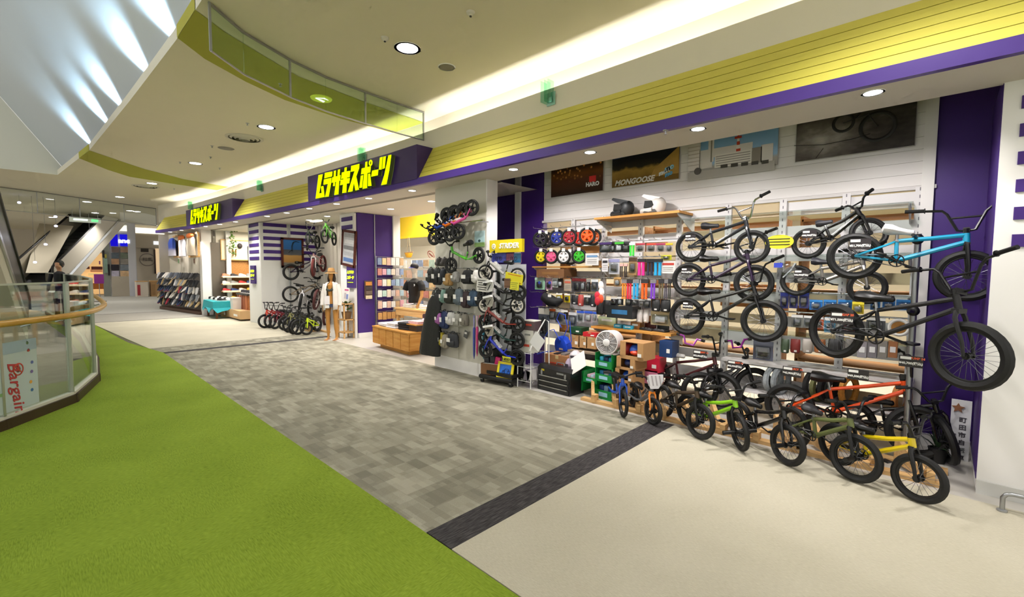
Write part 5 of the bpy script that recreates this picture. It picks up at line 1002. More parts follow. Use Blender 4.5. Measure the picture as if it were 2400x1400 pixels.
# carton pile on the low shelf and helmet boxes
for i, (bx, lab) in enumerate([((1333, 786, 1358, 815), 'brown carton on the low shelf, first of three beside the fan'), ((1356, 789, 1376, 816), 'brown carton on the low shelf, second of three beside the fan'), ((1374, 790, 1396, 818), 'brown carton on the low shelf, third of three beside the fan')]): carton(lab, bx, 5.3, .25)
carton('flat red carton lying on the brown cartons', (1366, 780, 1398, 790), 5.3, .2, mat('#c8202a', .5)); carton('flat dark green box on the brown cartons', (1333, 768, 1362, 782), 5.32, .2, mat('#1c4a2c', .5), tape=False)
wshelf('low grey wooden shelf under the brown cartons', (1325, 820, ), (1400, 826), .45, .03, wood('#8a7a66', '#a89680'), brackets=True) if False else None
t = thing('low_shelf', 'low wooden shelf carrying the brown cartons and hose reel', 'shelf', (Yp(1362, 822, 5.25).x, 5.5, Yp(1362, 822, 5.25).z-.03)); MB().box((0, 0, 0.012), (.75, .55, .024)).build('board', wood('#8a7a66', '#a89680'), t)
for s in (-1, 1): MB().box((s*.34, 0, -.25), (.03, .5, .5)).build('leg', wood('#8a7a66', '#a89680'), t)
hx = [((1430, 895, 1474, 945), 'helmet carton at the bottom of the stack'), ((1434, 866, 1475, 897), 'helmet carton with a blue helmet, second from the bottom'), ((1437, 838, 1480, 867), 'helmet carton second from the top'), ((1445, 803, 1500, 843), 'helmet carton with red and blue helmet, top of stack')]
for i, (bx, lab) in enumerate(hx):
    x, z, w_, h_ = rect(*bx, 4.92); t = thing('helmet_carton', 'brown ' + lab + ' beside the fan', 'box', (x+.04, 5.08, z-h_/2), rz=radians(-3), group='stacked helmet cartons')
    for (cx, cy, cz, sx, sy, sz) in ((0, .14, h_/2, w_, .008, h_), (-w_/2, 0, h_/2, .008, .28, h_), (w_/2, 0, h_/2, .008, .28, h_), (0, 0, .005, w_, .28, .01), (0, 0, h_, w_, .28, .008), (-w_*.38, -.14, h_/2, w_*.24, .008, h_), (w_*.38, -.14, h_/2, w_*.24, .008, h_), (0, -.14, h_*.1, w_, .008, h_*.22)): MB().box((cx, cy, cz), (sx, sy, sz)).build('carton_panel', CARD, t)
    hm = MB().ell((0, 0, h_*.5), (w_*.3, .12, h_*.36), 14, 9).build('helmet', mat(['#1a2a1c', '#1c4fb0', '#1a2a60', '#3a62c8'][i], .35, coat=.3), t)
    if i == 3: MB().ell((0.02, -.03, h_*.38), (w_*.28, .11, h_*.22), 14, 8).build('helmet_shell', mat('#d8401e', .35, coat=.3), hm); MB().ell((-w_*.42, .0, h_*.5), (.07, .12, .09), 12, 8).build('red_helmet', mat('#a8282c', .4), t)
    MB().box((w_*.35, -.145, h_*.3), (w_*.16, .003, h_*.2)).build('label_slip', PAPER, t)
for i, (bx, lab, col) in enumerate([((1505, 838, 1545, 872), 'bright red gift bag behind the maroon bike', '#c8203c'), ((1500, 868, 1540, 900), 'pink striped box behind the maroon bike', '#e08aa8'), ((1545, 800, 1575, 838), 'navy box with vertical lettering under the oak shelf', '#1c3a6a')]): carton(lab, bx, 5.35, .2, mat(col, .5), tape=False)
# goods on the oak shelf
sz = tsp.z+.03
def onshelf(px, lab, w_, d, h_, col, Y=5.6, name='small_box', kind='box', rz=0):
    X = Yp(px, 775, Y).x; t = thing(name, lab, 'box', (X, Y, sz), rz=radians(rz), group='goods on the orange oak shelf'); MB().cbox((0, 0, h_/2), (w_, d, h_), .006).build('box_body', mat(col, .4), t); MB().box((0, -d/2-.001, h_*.6), (w_*.6, .003, h_*.25)).build('print', PAPER, t); return t
onshelf(1424, 'green and tan boxed play set propped on the oak shelf', .3, .05, .12, '#b9c49a', 5.7); onshelf(1452, 'light blue packet on the oak shelf', .12, .12, .05, '#3fb8dc', 5.55); onshelf(1474, 'turquoise packet beside the light blue one', .13, .12, .05, '#2aa8d0', 5.52, rz=12); onshelf(1494, 'kraft cube box on the oak shelf', .14, .14, .1, '#a8713c', 5.62)
for i, px in enumerate((1516, 1546)):
    X = Yp(px, 780, 5.55).x; t = thing('tool_case', 'open black tool case, %s on the oak shelf' % ORD[i], 'case', (X, 5.58, sz), rz=-.2, group='open tool cases on the oak shelf'); MB().cbox((0, 0, .015), (.2, .12, .03), .008).build('tray', DKGREY, t); m = MB(); m.cbox((0, .05, .06), (.18, .02, .1), .008); m.build('lid', mat('#5a2420' if i == 0 else '#2a2a2c', .4), t)
    for k in range(3): MB().box((-.05+.05*k, -.01, .033), (.03, .06, .008)).build('tool', STEEL, t)
# wooden floor stands for the bikes
PW = wood('#b9925e', '#d8b27c', (3, 40, 40))
t = thing('bike_stand', 'long row of pale wooden wheel stands along the carpet edge', 'stand', (-1.6, 4.78, 0))
for i, dy in enumerate((-.0, .34)): MB().box((.0, dy, .018), (3.4, .09, .036)).build('base_plank', PW, t)
for k in range(11):
    X = -1.6+k*.31
    m = MB(); m.prism([(0, .036), (.0, .1), (-.28, .24), (-.32, .24), (-.32, .036)], -.02, .02, M=Matrix.Translation((X+.06, .0, 0)) @ Matrix.Rotation(radians(-55), 4, 'Z')); m.build('wedge_block', PW, t)
    MB().box((X+.1, -.02, .07), (.05, .09, .08)).build('stop_block', PW, t)
for k in range(3): MB().box((-1.2+k*1.2, .17, .05), (.05, .43, .03)).build('cross_plank', PW, t)
# steel pole holding the large bikes
P = Zp(2150, 1010, 0); X = Yp(2160, 600, 5.3).x; t = thing('display_pole', 'tall brushed steel pole holding the two hanging bikes', 'pole', (X-.03, 5.3, 0)); MB().tube([(0, 0, 0), (0, 0, 2.0)], .024, 12).build('pole', STEEL, t); MB().lathe([(.14, 0), (.14, .01), (.03, .025)], 20).build('base_plate', STEEL, t)
for z in (1.95, 1.33): MB().tube([(0, 0, z), (0, -.2, z), (-.02, -.36, z+.02)], .013, 8).build('hook_arm', BLACK, t); MB().ell((0, -.06, z), (.045, .03, .045), 12, 8).build('clamp', BLACK, t)
# notice board leaning on the purple panel, plant, floor hook
x, z, w_, h_ = rect(2231, 940, 2283, 1112, 5.55); t = thing('notice_board', 'tall white notice board with vertical lettering and a brown flower emblem', 'sign', (x-.02, 5.6, z), rz=radians(-3)); MB().box((0, 0, 0), (w_*.95, .02, h_*.98)).build('board', mat('#d9d9db', .5), t)
m = MB(); m.prism([(cos(pi/2+k*pi/5)*(.045 if k % 2 == 0 else .022), sin(pi/2+k*pi/5)*(.045 if k % 2 == 0 else .022)) for k in range(10)], -.003, .003); m.build('flower_emblem', mat('#8a5a3a', .5), t, loc=(-.02, -.013, h_*.38))
for k, ch in enumerate('町田市自転車販売店'): text(t, ch, .05, mat('#3a3640', .6), facing(w_*.1, -.012, h_*.22-k*.068), .001, 0, .001)
for k, ch in enumerate('防犯登録'): text(t, ch, .026, mat('#3a3640', .6), facing(-w_*.25, -.012, h_*.0-k*.035), .001, 0, .0006)
p = Zp(2215, 1105, 0); t = thing('potted_agave', 'small spiky green plant in a dark pot behind the yellow bike', 'plant', (p.x-.05, p.y+.2, 0)); t.scale = (.7, .7, .75); MB().lathe([(.07, 0), (.095, .16), (.1, .17), (.085, .17), (.08, .15)], 16).build('pot', mat('#1d1c1c', .6), t)
for k in range(16):
    aa = k*2.4; el = .35+.9*((k*7) % 10)/10; d = Vector((cos(aa), sin(aa), 0)); L_ = .26; o0 = Vector((0, 0, .15)); q1 = o0+d*L_*.5*cos(el)+ZUP*L_*.55*sin(el); q2 = o0+d*L_*cos(el)+ZUP*(L_*sin(el)-.03); s_ = d.cross(ZUP)*.016
    MB().add([tuple(o0+s_), tuple(o0-s_), tuple(q1-s_*.9), tuple(q1+s_*.9), tuple(q2), tuple(q1+ZUP*.006)], [(0, 1, 2, 3), (3, 2, 4), (0, 3, 5), (3, 4, 5)]).build('leaf', mat('#2c4a2a', .5), t)
p = Zp(2348, 1199, 0); t = thing('floor_rail', 'bent stainless steel floor rail in front of the striped column', 'rail', (p.x, p.y, 0)); m = MB(); m.tube([(0, 0, .0), (0, 0, .10), (.015, .0, .125), (.04, 0, .135), (.7, .06, .135)], .014, 10); m.build('bent_tube', STEEL, t); MB().lathe([(.028, 0), (.028, .012), (.014, .018)], 14).build('flange', STEEL, t)
# coloured handlebars on the low shelf
for i, (a, b, col, nm) in enumerate([((1588, 783), (1650, 800), '#a44aa8', 'pink purple'), ((1700, 800), (1760, 795), '#7a1f7a', 'deep purple')]):
    p, q = Yp(*a, 5.35), Yp(*b, 5.35); c_ = (p+q)/2; t = thing('handlebar', '%s spare handlebar lying on the shelf under the wall bikes' % nm, 'bike part', tuple(c_), group='spare handlebars on the shelf'); dx = (q-p)/2
    MB().tube([-dx, -dx*.5+Vector((0, 0, .0)), -dx*.3+Vector((0, -.03, -.08)), dx*.3+Vector((0, -.03, -.08)), dx*.5, dx], .012, 8).build('bar', mat(col, .25, .6), t)
    for s in (-1, 1): MB().tube([dx*s*.8, dx*s*1.05], .016, 8).build('grip', BLACK, t)
# spare tyres standing on the lowest shelf
for i, (px, col, nm) in enumerate([(1812, '#9aa0a4', 'pale grey patterned'), (1830, '#8a9094', 'grey patterned'), (1905, '#2a2a2c', 'black'), (1922, '#6a6a40', 'olive camouflage'), (1941, '#1e1e22', 'black'), (1958, '#26242c', 'black'), (1990, '#c88a3a', 'tan'), (2115, '#b8763a', 'amber')]):
    p = Yp(px, 905, 5.6); t = thing('rubber_casing', '%s spare tyre standing on the lowest shelf, %s from the fan' % (nm, ORD[i]), 'tyre', (p.x, 5.6, .47), rz=radians(70), group='spare tyres on the lowest shelf'); MB().torus((0, 0, 0), (0, 1, 0), .13, .028, 28, 8).build('casing', mat(col, .75, noise=.5, nscale=40), t); MB().torus((0, 0, 0), (0, 1, 0), .152, .010, 28, 6, flat=2.2).build('tread', mat(col if i in (0, 1, 3, 6, 7) else '#151517', .8, noise=.4, nscale=60), t)
t = thing('tyre_shelf', 'lowest grey shelf carrying the spare tyres', 'shelf', (-1.0, 5.66, .29)); MB().box((0, 0, .01), (1.8, .3, .02)).build('board', GW, t)
for s in (-1, 1): MB().box((s*.85, 0, -.145), (.03, .25, .29)).build('leg', GW, t)
# ================================================================== display column goods
YC = 4.69
def hookbag(lab, bx, col, Y=4.58, tag=True, kind='backpack', group='small backpacks on the display column'):
    x, z, w_, h_ = rect(*bx, Y); t = thing('small_backpack' if kind == 'backpack' else 'pouch', lab, 'bag', (x, Y, z-h_/2), group=group)
    cm = mat(col, .7, noise=.2, nscale=30)
    m = MB(); m.loftrings([[(cos(q*2*pi/14)*w_*.5*k, sin(q*2*pi/14)*.06*k2, zz*h_) for q in range(14)] for zz, k, k2 in ((0, .75, .7), (.06, .95, 1), (.4, 1, 1.1), (.75, .92, .95), (.92, .7, .7), (.97, .4, .4))]); m.build('body', cm, t)
    m = MB(); m.cbox((0, -.06, h_*.3), (w_*.72, .03, h_*.38), .015); m.build('front_pocket', cm, t)
    m = MB(); m.tube([(-w_*.15, 0, h_*.93), (-w_*.1, 0, h_*1.05), (w_*.1, 0, h_*1.05), (w_*.15, 0, h_*.93)], .007, 6); m.build('top_loop', BLACK, t)
    if tag: MB().box((-w_*.1, -.082, h_*.5), (w_*.34, .003, h_*.26)).build('price_tag', PAPER, t)
    return t
bags = [((1003, 628, 1018, 663), '#23241f', 'dark olive backpack at the corner, top hook row of the display column'), ((1016, 628, 1034, 668), '#191b1c', 'black backpack, second in the top hook row'), ((1034, 629, 1044, 662), '#20242c', 'narrow navy backpack, third in the top hook row'), ((1043, 640, 1060, 670), '#a8834e', 'brown and cream pouch, fourth in the top hook row'), ((1062, 636, 1076, 662), '#8a8884', 'clear bag of straps, fifth in the top hook row'), ((1084, 632, 1112, 666), '#17181a', 'wide black backpack, sixth in the top hook row'), ((1110, 632, 1126, 664), '#d5d2cc', 'white patterned backpack at the end of the top hook row'),
        ((1013, 677, 1036, 716), '#232724', 'dark green backpack at the start of the second hook row'), ((1036, 678, 1045, 710), '#6f8f84', 'sage pouch, second in the second hook row'), ((1044, 675, 1068, 712), '#2b2c22', 'dark camouflage backpack, third in the second hook row'), ((1067, 676, 1086, 715), '#5a666e', 'grey blue backpack, fourth in the second hook row'), ((1084, 682, 1102, 722), '#3b2c30', 'dark plum backpack, fifth in the second hook row'), ((1100, 680, 1120, 718), '#2b4258', 'blue backpack, sixth in the second hook row'), ((1118, 684, 1134, 716), '#1d1f20', 'black backpack at the end of the second hook row'),
        ((1025, 732, 1036, 760), '#9a5a9a', 'magenta patterned pouch in the third hook row'), ((1034, 728, 1051, 770), '#25345c', 'navy pouch in the third hook row'), ((1049, 731, 1067, 762), '#bdbcb8', 'light grey pouch in the third hook row'), ((1065, 733, 1084, 766), '#9c9a90', 'grey spotted pouch in the third hook row'), ((1083, 735, 1097, 764), '#7c776c', 'taupe pouch at the end of the third hook row'),
        ((1032, 778, 1040, 812), '#b0a02a', 'yellow black pouch in the bottom hook row'), ((1038, 783, 1051, 816), '#8f8878', 'leopard print pouch in the bottom hook row'), ((1050, 779, 1074, 814), '#33353a', 'charcoal patterned backpack in the bottom hook row')]
for i, (bx, col, lab) in enumerate(bags): hookbag(lab, bx, col, 4.57 if i % 2 else 4.53)
for i, (a, b) in enumerate([((1006, 626), (1130, 632)), ((1012, 674), (1138, 684)), ((1022, 727), (1104, 736)), ((1030, 776), (1076, 781))]):
    p, q = Yp(*a, 4.62), Yp(*b, 4.62); z = (p.z+q.z)/2; t = thing('hook_rail', '%s bag hook rail from the top on the display column' % ORD[i], 'rail', (p.x, 4.64, z), group='bag hook rails on the display column'); MB().cyl((0, 0, 0), (q.x-p.x, 0, 0), .008, 6).build('bar', CHROME, t)
    for k in range(7): MB().tube([((q.x-p.x)*k/6.2, .04, .0), ((q.x-p.x)*k/6.2, -.14, .0), ((q.x-p.x)*k/6.2, -.15, .02)], .004, 5).build('hook', CHROME, t)
# black quilted coat on the column corner
x, z, w_, h_ = rect(988, 686, 1032, 833, 4.5); t = thing('hanging_coat', 'long black quilted coat cover hanging at the display column corner', 'coat', (x, 4.52, z-h_/2))
m = MB(); m.loftrings([[(cos(q*2*pi/20)*w_*.5*k+cx*w_+.02*sin(q*3+zz*9), sin(q*2*pi/20)*.10*k*(1+.15*sin(q*5)), zz*h_) for q in range(20)] for zz, k, cx in ((0, 1.0, -.1), (.05, 1.02, -.1), (.3, .95, -.05), (.6, .78, .05), (.85, .6, .14), (.97, .3, .2), (1, .1, .2))]); m.build('cover', mat('#101211', .55, bump=.6, bscale=60), t)
m = MB(); m.tube([(.2*w_, 0, h_*.97), (.2*w_, 0, h_*1.03), (.28*w_, 0, h_*1.05)], .006, 6); m.build('hanger_hook', CHROME, t)
# folded umbrellas
for i, (px, c1, c2) in enumerate([(1106, '#3a4a9a', '#8a8ab8'), (1113, '#c8407a', '#d8b8c8'), (1120, '#b8c0c4', '#c03a4a'), (1128, '#2f7a96', '#5a9ab0'), (1136, '#b0a89c', '#c8b8a8')]):
    a, b = Yp(px, 740, 4.55), Yp(px+4, 842-6*(i % 3), 4.55); h_ = a.z-b.z; t = thing('folded_umbrella', ['blue', 'pink', 'white and red', 'teal', 'beige'][i]+' folded umbrella in a clear sleeve on the display column', 'umbrella', (b.x, 4.56, b.z), group='folded umbrellas on the display column')
    MB().lathe([(.004, 0), (.007, .02), (.015, .06), (.02, h_*.35), (.022, h_*.7), (.012, h_*.74)], 9).build('canopy', mat(c1, .4, noise=.5, nscale=12), t); MB().lathe([(.013, h_*.72), (.014, h_), (.01, h_*1.01)], 9).build('handle', mat(c2, .35), t)
t = thing('hang_card', 'small dark card hanging from the column before the umbrellas', 'card', tuple(Yp(1092, 784, 4.64))); MB().box((0, 0, 0), (.09, .006, .12), Matrix.Rotation(.3, 4, 'Y')).build('card_sheet', mat('#5a5a58', .5), t); MB().box((0, -.005, 0.02), (.05, .004, .03)).build('print', PAPER, t)
p = Yp(1124, 560, 4.68); t = thing('photo_panel', 'pale landscape photo panel on the display column behind the pink bike', 'poster', tuple(p)); MB().box((0, 0, 0), (.22, .01, .24)).build('print', gradmat([(0, '#7a9a5a'), (.25, '#8fae6a'), (.32, '#a8c8cc'), (1, '#b9d2d6')], 'landscape', 4, .15), t)
MB().ell((0.0, -.006, -.03), (.03, .003, .02), 10, 6).build('pictured_rider', mat('#2a4a4a', .5), t)
# high rail for the lying bikes
p, q = Yp(1003, 530, 4.45), Yp(1132, 530, 4.45); t = thing('display_rail', 'chrome rail carrying the lying balance bikes high on the column', 'rail', (p.x, 4.45, p.z)); MB().tube([(0, 0, 0), (q.x-p.x, 0, 0)], .009, 8).build('bar', CHROME, t)
for k in (.25, .9): MB().tube([((q.x-p.x)*k, 0, 0), ((q.x-p.x)*k, .23, .0)], .008, 6).build('arm', CHROME, t)
for i, px in enumerate((1030, 1042)): hookbag('small black sandal pouch, %s above the top hook row' % ORD[i], (px-5, 604, px+5, 624), '#4a4644', 4.6, tag=False)
# ================================================================== entrance
TBW = wood('#b87a34', '#d09a50', (3, 3, 20))
a, b, c_ = Zp(877, 800, 0), Zp(960, 828, 0), Zp(990, 820, 0)
t = thing('display_table', 'low golden wooden display box stacked with folded shirts at the entrance', 'table', (-8.05, 4.98+.35, 0), rz=radians(-4))
MB().box((0, 0, .05), (1.25, .75, .1)).build('plinth', TBW, t); MB().box((0, 0, .26), (1.5, .95, .34)).build('body', TBW, t); MB().box((0, 0, .445), (1.54, .99, .03)).build('top', TBW, t)
for k in range(5): MB().box((-.62+k*.31, -.479, .26), (.29, .012, .32)).build('front_panel', TBW, t)
for k in range(3): MB().box((.754, -.3+k*.31, .26), (.012, .29, .32)).build('side_panel', TBW, t)
def shirt(lab, x, y, z, w_, d, h_, col, rz=0, n=3, group='folded shirts on the entrance table'):
    t = thing('folded_shirt', lab, 'shirt', (x, y, z), rz=rz, group=group); cm = mat(col, .85, noise=.12, nscale=18)
    m = MB()
    for k in range(n):
        zz = h_*k/n; q = random.uniform(.94, 1.04); m.cbox((random.uniform(-.01, .01), random.uniform(-.01, .01), zz+h_/n/2), (w_*q, d*q, h_/n*.96), .012)
    m.build('folds', cm, t); MB().cbox((0, d*.3, h_+.004), (w_*.4, d*.15, .012), .005).build('collar', cm, t); MB().ell((0, -d*.1, h_), (w_*.22, d*.18, .004), 12, 6).build('print', mat(random.choice(['#7a8ab8', '#b85a8a', '#4a4a60', '#c8a0b8']), .8), t)
sh = [(-.5, -.22, '#dcdfe6', 'white'), (-.12, -.24, '#e2e2e8', 'white with blue print'), (.28, -.22, '#1c1c22', 'black'), (-.48, .15, '#d8dce8', 'pale blue'), (-.1, .14, '#cfd0da', 'pale grey'), (.24, .16, '#e2c8d4', 'pale pink'), (.58, .1, '#c89a9a', 'dusty rose')]
for i, (dx, dy, col, nm) in enumerate(sh): shirt('%s folded shirt on the golden entrance table, %s row' % (nm, 'front' if dy < 0 else 'back'), -8.05+dx, 5.33+dy, .46, .34, .32, .07+.04*(i % 3), col, .1*((i % 3)-1))
t = thing('riser_box', 'dark brown riser box under folded shirts on the entrance table', 'box', (-7.5, 5.18, .46)); MB().box((0, 0, .06), (.36, .4, .12)).build('box_body', mat('#2a1c1a', .5), t); MB().box((0, 0, .13), (.4, .44, .02)).build('lid', TBW, t)
shirt('dusty pink folded shirt on the dark riser box', -7.5, 5.18, .60, .34, .34, .05, '#d9a8a8')
for i, dx in enumerate((-.05, .32)):
    t = thing('sock_roll', 'dark topped white sock bundle, %s behind the shirts' % ORD[i], 'socks', (-8.05+dx, 5.72, .46), group='sock bundles on the entrance table'); MB().lathe([(.05, 0), (.055, .1), (.04, .16)], 12).build('sock', mat('#d8d4d8', .8), t); MB().lathe([(.042, .16), (.045, .22), (.03, .25)], 12).build('cuff', mat('#3a1c20', .8), t)
# second table and torso form with black tee
t = thing('display_table', 'pale wooden table with shirts behind the golden entrance box', 'table', (-9.0, 6.5, 0)); MB().box((0, 0, .71), (1.7, .9, .04)).build('top', PINE, t)
for sx in (-1, 1):
    for sy in (-1, 1): MB().box((sx*.78, sy*.38, .345), (.06, .06, .69)).build('leg', PINE, t)
MB().box((0, -.42, .62), (1.6, .03, .14)).build('apron', PINE, t)
for i, (dx, col) in enumerate([(-.55, '#e2dcd4'), (.15, '#f0eeea'), (.5, '#d8a090')]): shirt('%s folded shirt on the pale table by the torso form' % ['cream', 'white', 'salmon'][i], -9.0+dx, 6.4, .73, .4, .36, .08, col)
def body(name, parts, m_, parent, voxel=.012):
    """one continuous skin: overlapping lofted limbs merged by a voxel remesh"""
    mb = MB()
    for pts, rs, fl_ in parts: mb.tube(pts, rs, 14, flat=fl_)
    o = mb.build(name, m_, parent); r = o.modifiers.new('skin', 'REMESH'); r.mode = 'VOXEL'; r.voxel_size = voxel; r.use_smooth_shade = True
    s = o.modifiers.new('smooth', 'SMOOTH'); s.factor = .5; s.iterations = 4; return o
p = Yp(968, 720, 6.35); X = p.x; t = thing('mannequin_torso', 'male torso form in a black printed tee and dark cap on the pale table', 'mannequin', (X, 6.4, .73), rz=radians(12))
SK = mat('#cfc8bd', .5); TEE = mat('#121215', .85, noise=.15, nscale=20); WA = wood('#b08048', '#c99a62')
body('head', [([(0, 0, .72), (0, -.005, .80), (0, -.01, .85)], [.055, .055, .05], 1), ([(0, -.01, .84), (0, -.02, .9), (0, -.015, .98), (0, 0, 1.04), (0, .005, 1.08)], [.05, .075, .088, .08, .03], .85), ([(0, -.09, .95), (0, -.105, .93)], [.012, .016], 1)], SK, t, .01)
body('tee_shirt', [([(0, 0, .12), (0, 0, .3), (0, 0, .5), (0, 0, .64), (0, 0, .72)], [.19, .17, .2, .2, .07], .62), ([(-.17, 0, .64), (-.25, -.01, .55), (-.28, -.03, .42)], [.085, .085, .09], .9), ([(.17, 0, .64), (.25, -.01, .55), (.28, -.03, .42)], [.085, .085, .09], .9)], TEE, t, .014)
ar = body('arm', [([(.27, -.03, .45), (.29, -.06, .3), (.26, -.12, .14)], [.045, .04, .03], 1), ([(.26, -.12, .15), (.25, -.14, .08), (.24, -.15, .03)], [.03, .036, .026], .6)]+[([(.24+.014*k, -.15, .05), (.235+.013*k, -.165, -.0), (.225+.012*k, -.165, -.03+abs(k)*.006)], [.010, .009, .007], 1) for k in (-1.5, -.5, .5, 1.5)]+[([(.215, -.145, .09), (.2, -.165, .05), (.205, -.175, .025)], [.011, .010, .008], 1)], WA, t, .006)
m = MB(); m.ell((0, -.0, 1.02), (.098, .11, .085), 18, 10); m.build('cap_crown', mat('#16141c', .7), t); m = MB(); m.loftrings([[(x_, -.09-.1*(1-(x_/.09)**2), 1.0-.02*(1-(x_/.09)**2)) for x_ in (-.085, -.05, 0, .05, .085)], [(x_, -.06, 1.005) for x_ in (-.085, -.05, 0, .05, .085)]], closed=False, caps=False); m.build('cap_peak', mat('#2c2fae', .6), t)
m = MB(); m.prism([(-.08, .02), (.02, .12), (.06, .22), (.03, .2), (-.02, .12), (-.1, .08)], -.004, .004); m.build('tee_print', INKW, t, loc=(-.02, -.128, .33)); MB().box((-.02, -.13, .31), (.17, .006, .015)).build('tee_print', INKW, t); text(t, 'fring', .07, INKW, facing(-.02, -.131, .25), .002, 0, .002); MB().torus((.10, -.12, .56), (0, 1, 0), .018, .007, 14, 5).build('tee_print', INKW, t)
MB().lathe([(.16, 0), (.15, .02), (.03, .03), (.03, .14)], 18).build('stand', STEEL, t)
t2 = t
# gondola of small goods behind the torso
def rackwall(lab, x0, x1, y, z0, z1, face='front', rows=6, cols=9, pal=None, name='goods_rack', gap=.0):
    t = thing(name, lab, 'display rack', ((x0+x1)/2, y, 0)); w_ = x1-x0
    MB().box((0, .06, (z0+z1)/2), (w_, .03, z1-z0)).build('back_panel', mat('#d9d2c6', .6), t); MB().box((0, .0, .06), (w_, .35, .12)).build('base', WHITE, t)
    for r_ in range(rows+1): MB().cyl((-w_/2, -.02, z0+(z1-z0)*r_/rows), (w_/2, -.02, z0+(z1-z0)*r_/rows), .007, 6).build('rail', CHROME, t)
    return t
PAL = ['#e9d6c8', '#dcb8a8', '#cf8a84', '#e8cfa0', '#a8c4d8', '#dca8b8', '#f0ece4', '#c8a884', '#8a9cc0', '#b8d4cc', '#e6dcaa', '#c8c4c8', '#dca080', '#f2f0ee', '#ece6e0']
def goods(x0, x1, y, z0, z1, rows, cols, group, lab, pal=PAL, dpt=.03, hang=True):
    k = 0; protos = {}
    for r_ in range(rows):
        for c2 in range(cols):
            w_ = (x1-x0)/cols*.86; h_ = (z1-z0)/rows*random.uniform(.6, .82); col = random.choice(pal); key = col
            if key not in protos:
                mb = MB(); mb.box((0, 0, -.5), (1, 1, 1)); me = mb.build('pack', mat(col, .5, noise=.25, nscale=3), None); protos[key] = me.data; bpy.data.objects.remove(me)
            o = bpy.data.objects.new('hang_pack', protos[key]); COL.objects.link(o); o.location = (x0+(c2+.5)*(x1-x0)/cols, y, z1-(z1-z0)*r_/rows-.02); o.scale = (w_, dpt, h_)
            tagit(o, lab % (ORD[min(c2, 19)], ORD[r_]), 'package', group); k += 1
rackwall('white gondola rack of small packs behind the torso form', -12.0, -9.0, 7.2, .2, 1.98)
goods(-11.95, -9.05, 7.1, .3, 1.95, 6, 11, 'small packs on the gondola rack', 'small hanging pack in %s place of the %s row down on the gondola')
# sticker rack on the purple wall
XR = -10.14
t = thing('goods_rack', 'slim chrome rack of stickers fixed on the purple entrance wall', 'display rack', (XR, 5.95, 0))
for z in (.35, .62, .9, 1.18, 1.45, 1.72, 1.98): MB().cyl((.02, -.22, z), (.02, .55, z), .007, 6).build('rail', CHROME, t)
for y in (-.22, .55): MB().cyl((.0, y, .0), (.0, y, 2.0), .01, 6).build('upright', CHROME, t)
for r_, z in enumerate((.6, .88, 1.16, 1.43, 1.70, 1.96)):
    for c2 in range(6):
        col = random.choice(PAL if r_ != 0 else ['#c8965a', '#b0804a']); o = MB().box((0, 0, -.09), (.03, .105, random.choice((.15, .17, .19)))).build('sticker_pack', mat(col, .45, noise=.3, nscale=24), None); o.location = (XR+.06, 5.79+c2*.125, z); tagit(o, 'sticker pack in %s place of the %s row up on the purple wall rack' % (ORD[c2], ORD[r_]), 'package', 'sticker packs on the purple wall rack')
t = thing('leaflet_holder', 'brown leaflet holder hung on the purple entrance wall before the rack', 'holder', (-10.17, 5.52, 1.18)); MB().box((.02, 0, .0), (.03, .2, .42)).build('board', mat('#5a4438', .6), t)
for k in range(4): MB().box((.045, 0, .14-k*.11), (.02, .16, .085)).build('leaflet', mat(['#c8863a', '#3a3232', '#6a5a50', '#d8c8a8'][k], .6, noise=.3, nscale=20), t)
t = thing('hanging_basket', 'yellow ship shaped ornament hung under the yellow canopy', 'ornament', tuple(Yp(958, 604, 7.6))); m = MB(); m.loftrings([[(cos(q*2*pi/12)*.16*k, sin(q*2*pi/12)*.08*k, z) for q in range(12)] for z, k in ((0, .6), (.05, .9), (.13, 1.1))]); m.build('hull', mat('#e0a81e', .5), t)
for s in (-1, 1): MB().tube([(s*.1, 0, .12), (s*.02, 0, .6)], .006, 5).build('cord', mat('#8a7a60', .7), t)
MB().tube([(-.22, 0, .14), (.22, 0, .16)], .012, 6).build('beam', mat('#7a5a3a', .6), t)
# back wall graphics in the shop
x, z, w_, h_ = rect(1000, 585, 1020, 612, 8.0); t = thing('oval_logo', 'red oval outline emblem on the white shop panel', 'sign', (Yp(1010, 598, 8.4).x, 8.4, Yp(1010, 598, 8.4).z)); MB().torus((0, 0, 0), (0, 1, 0), .18, .02, 26, 6, flat=.3, M=Matrix.Rotation(.5, 4, 'Y') @ Matrix.Diagonal((1, 1, .55, 1))).build('oval', mat('#8a3a3c', .5), t); MB().box((0, 0, 0), (.22, .01, .04), Matrix.Rotation(.5, 4, 'Y')).build('script', mat('#7a3a3a', .5), t)
MB().box((-12.4, 8.75, 1.5), (4.2, .05, 1.9)).build('white_panel', mat('#eeebe4', .6), win)
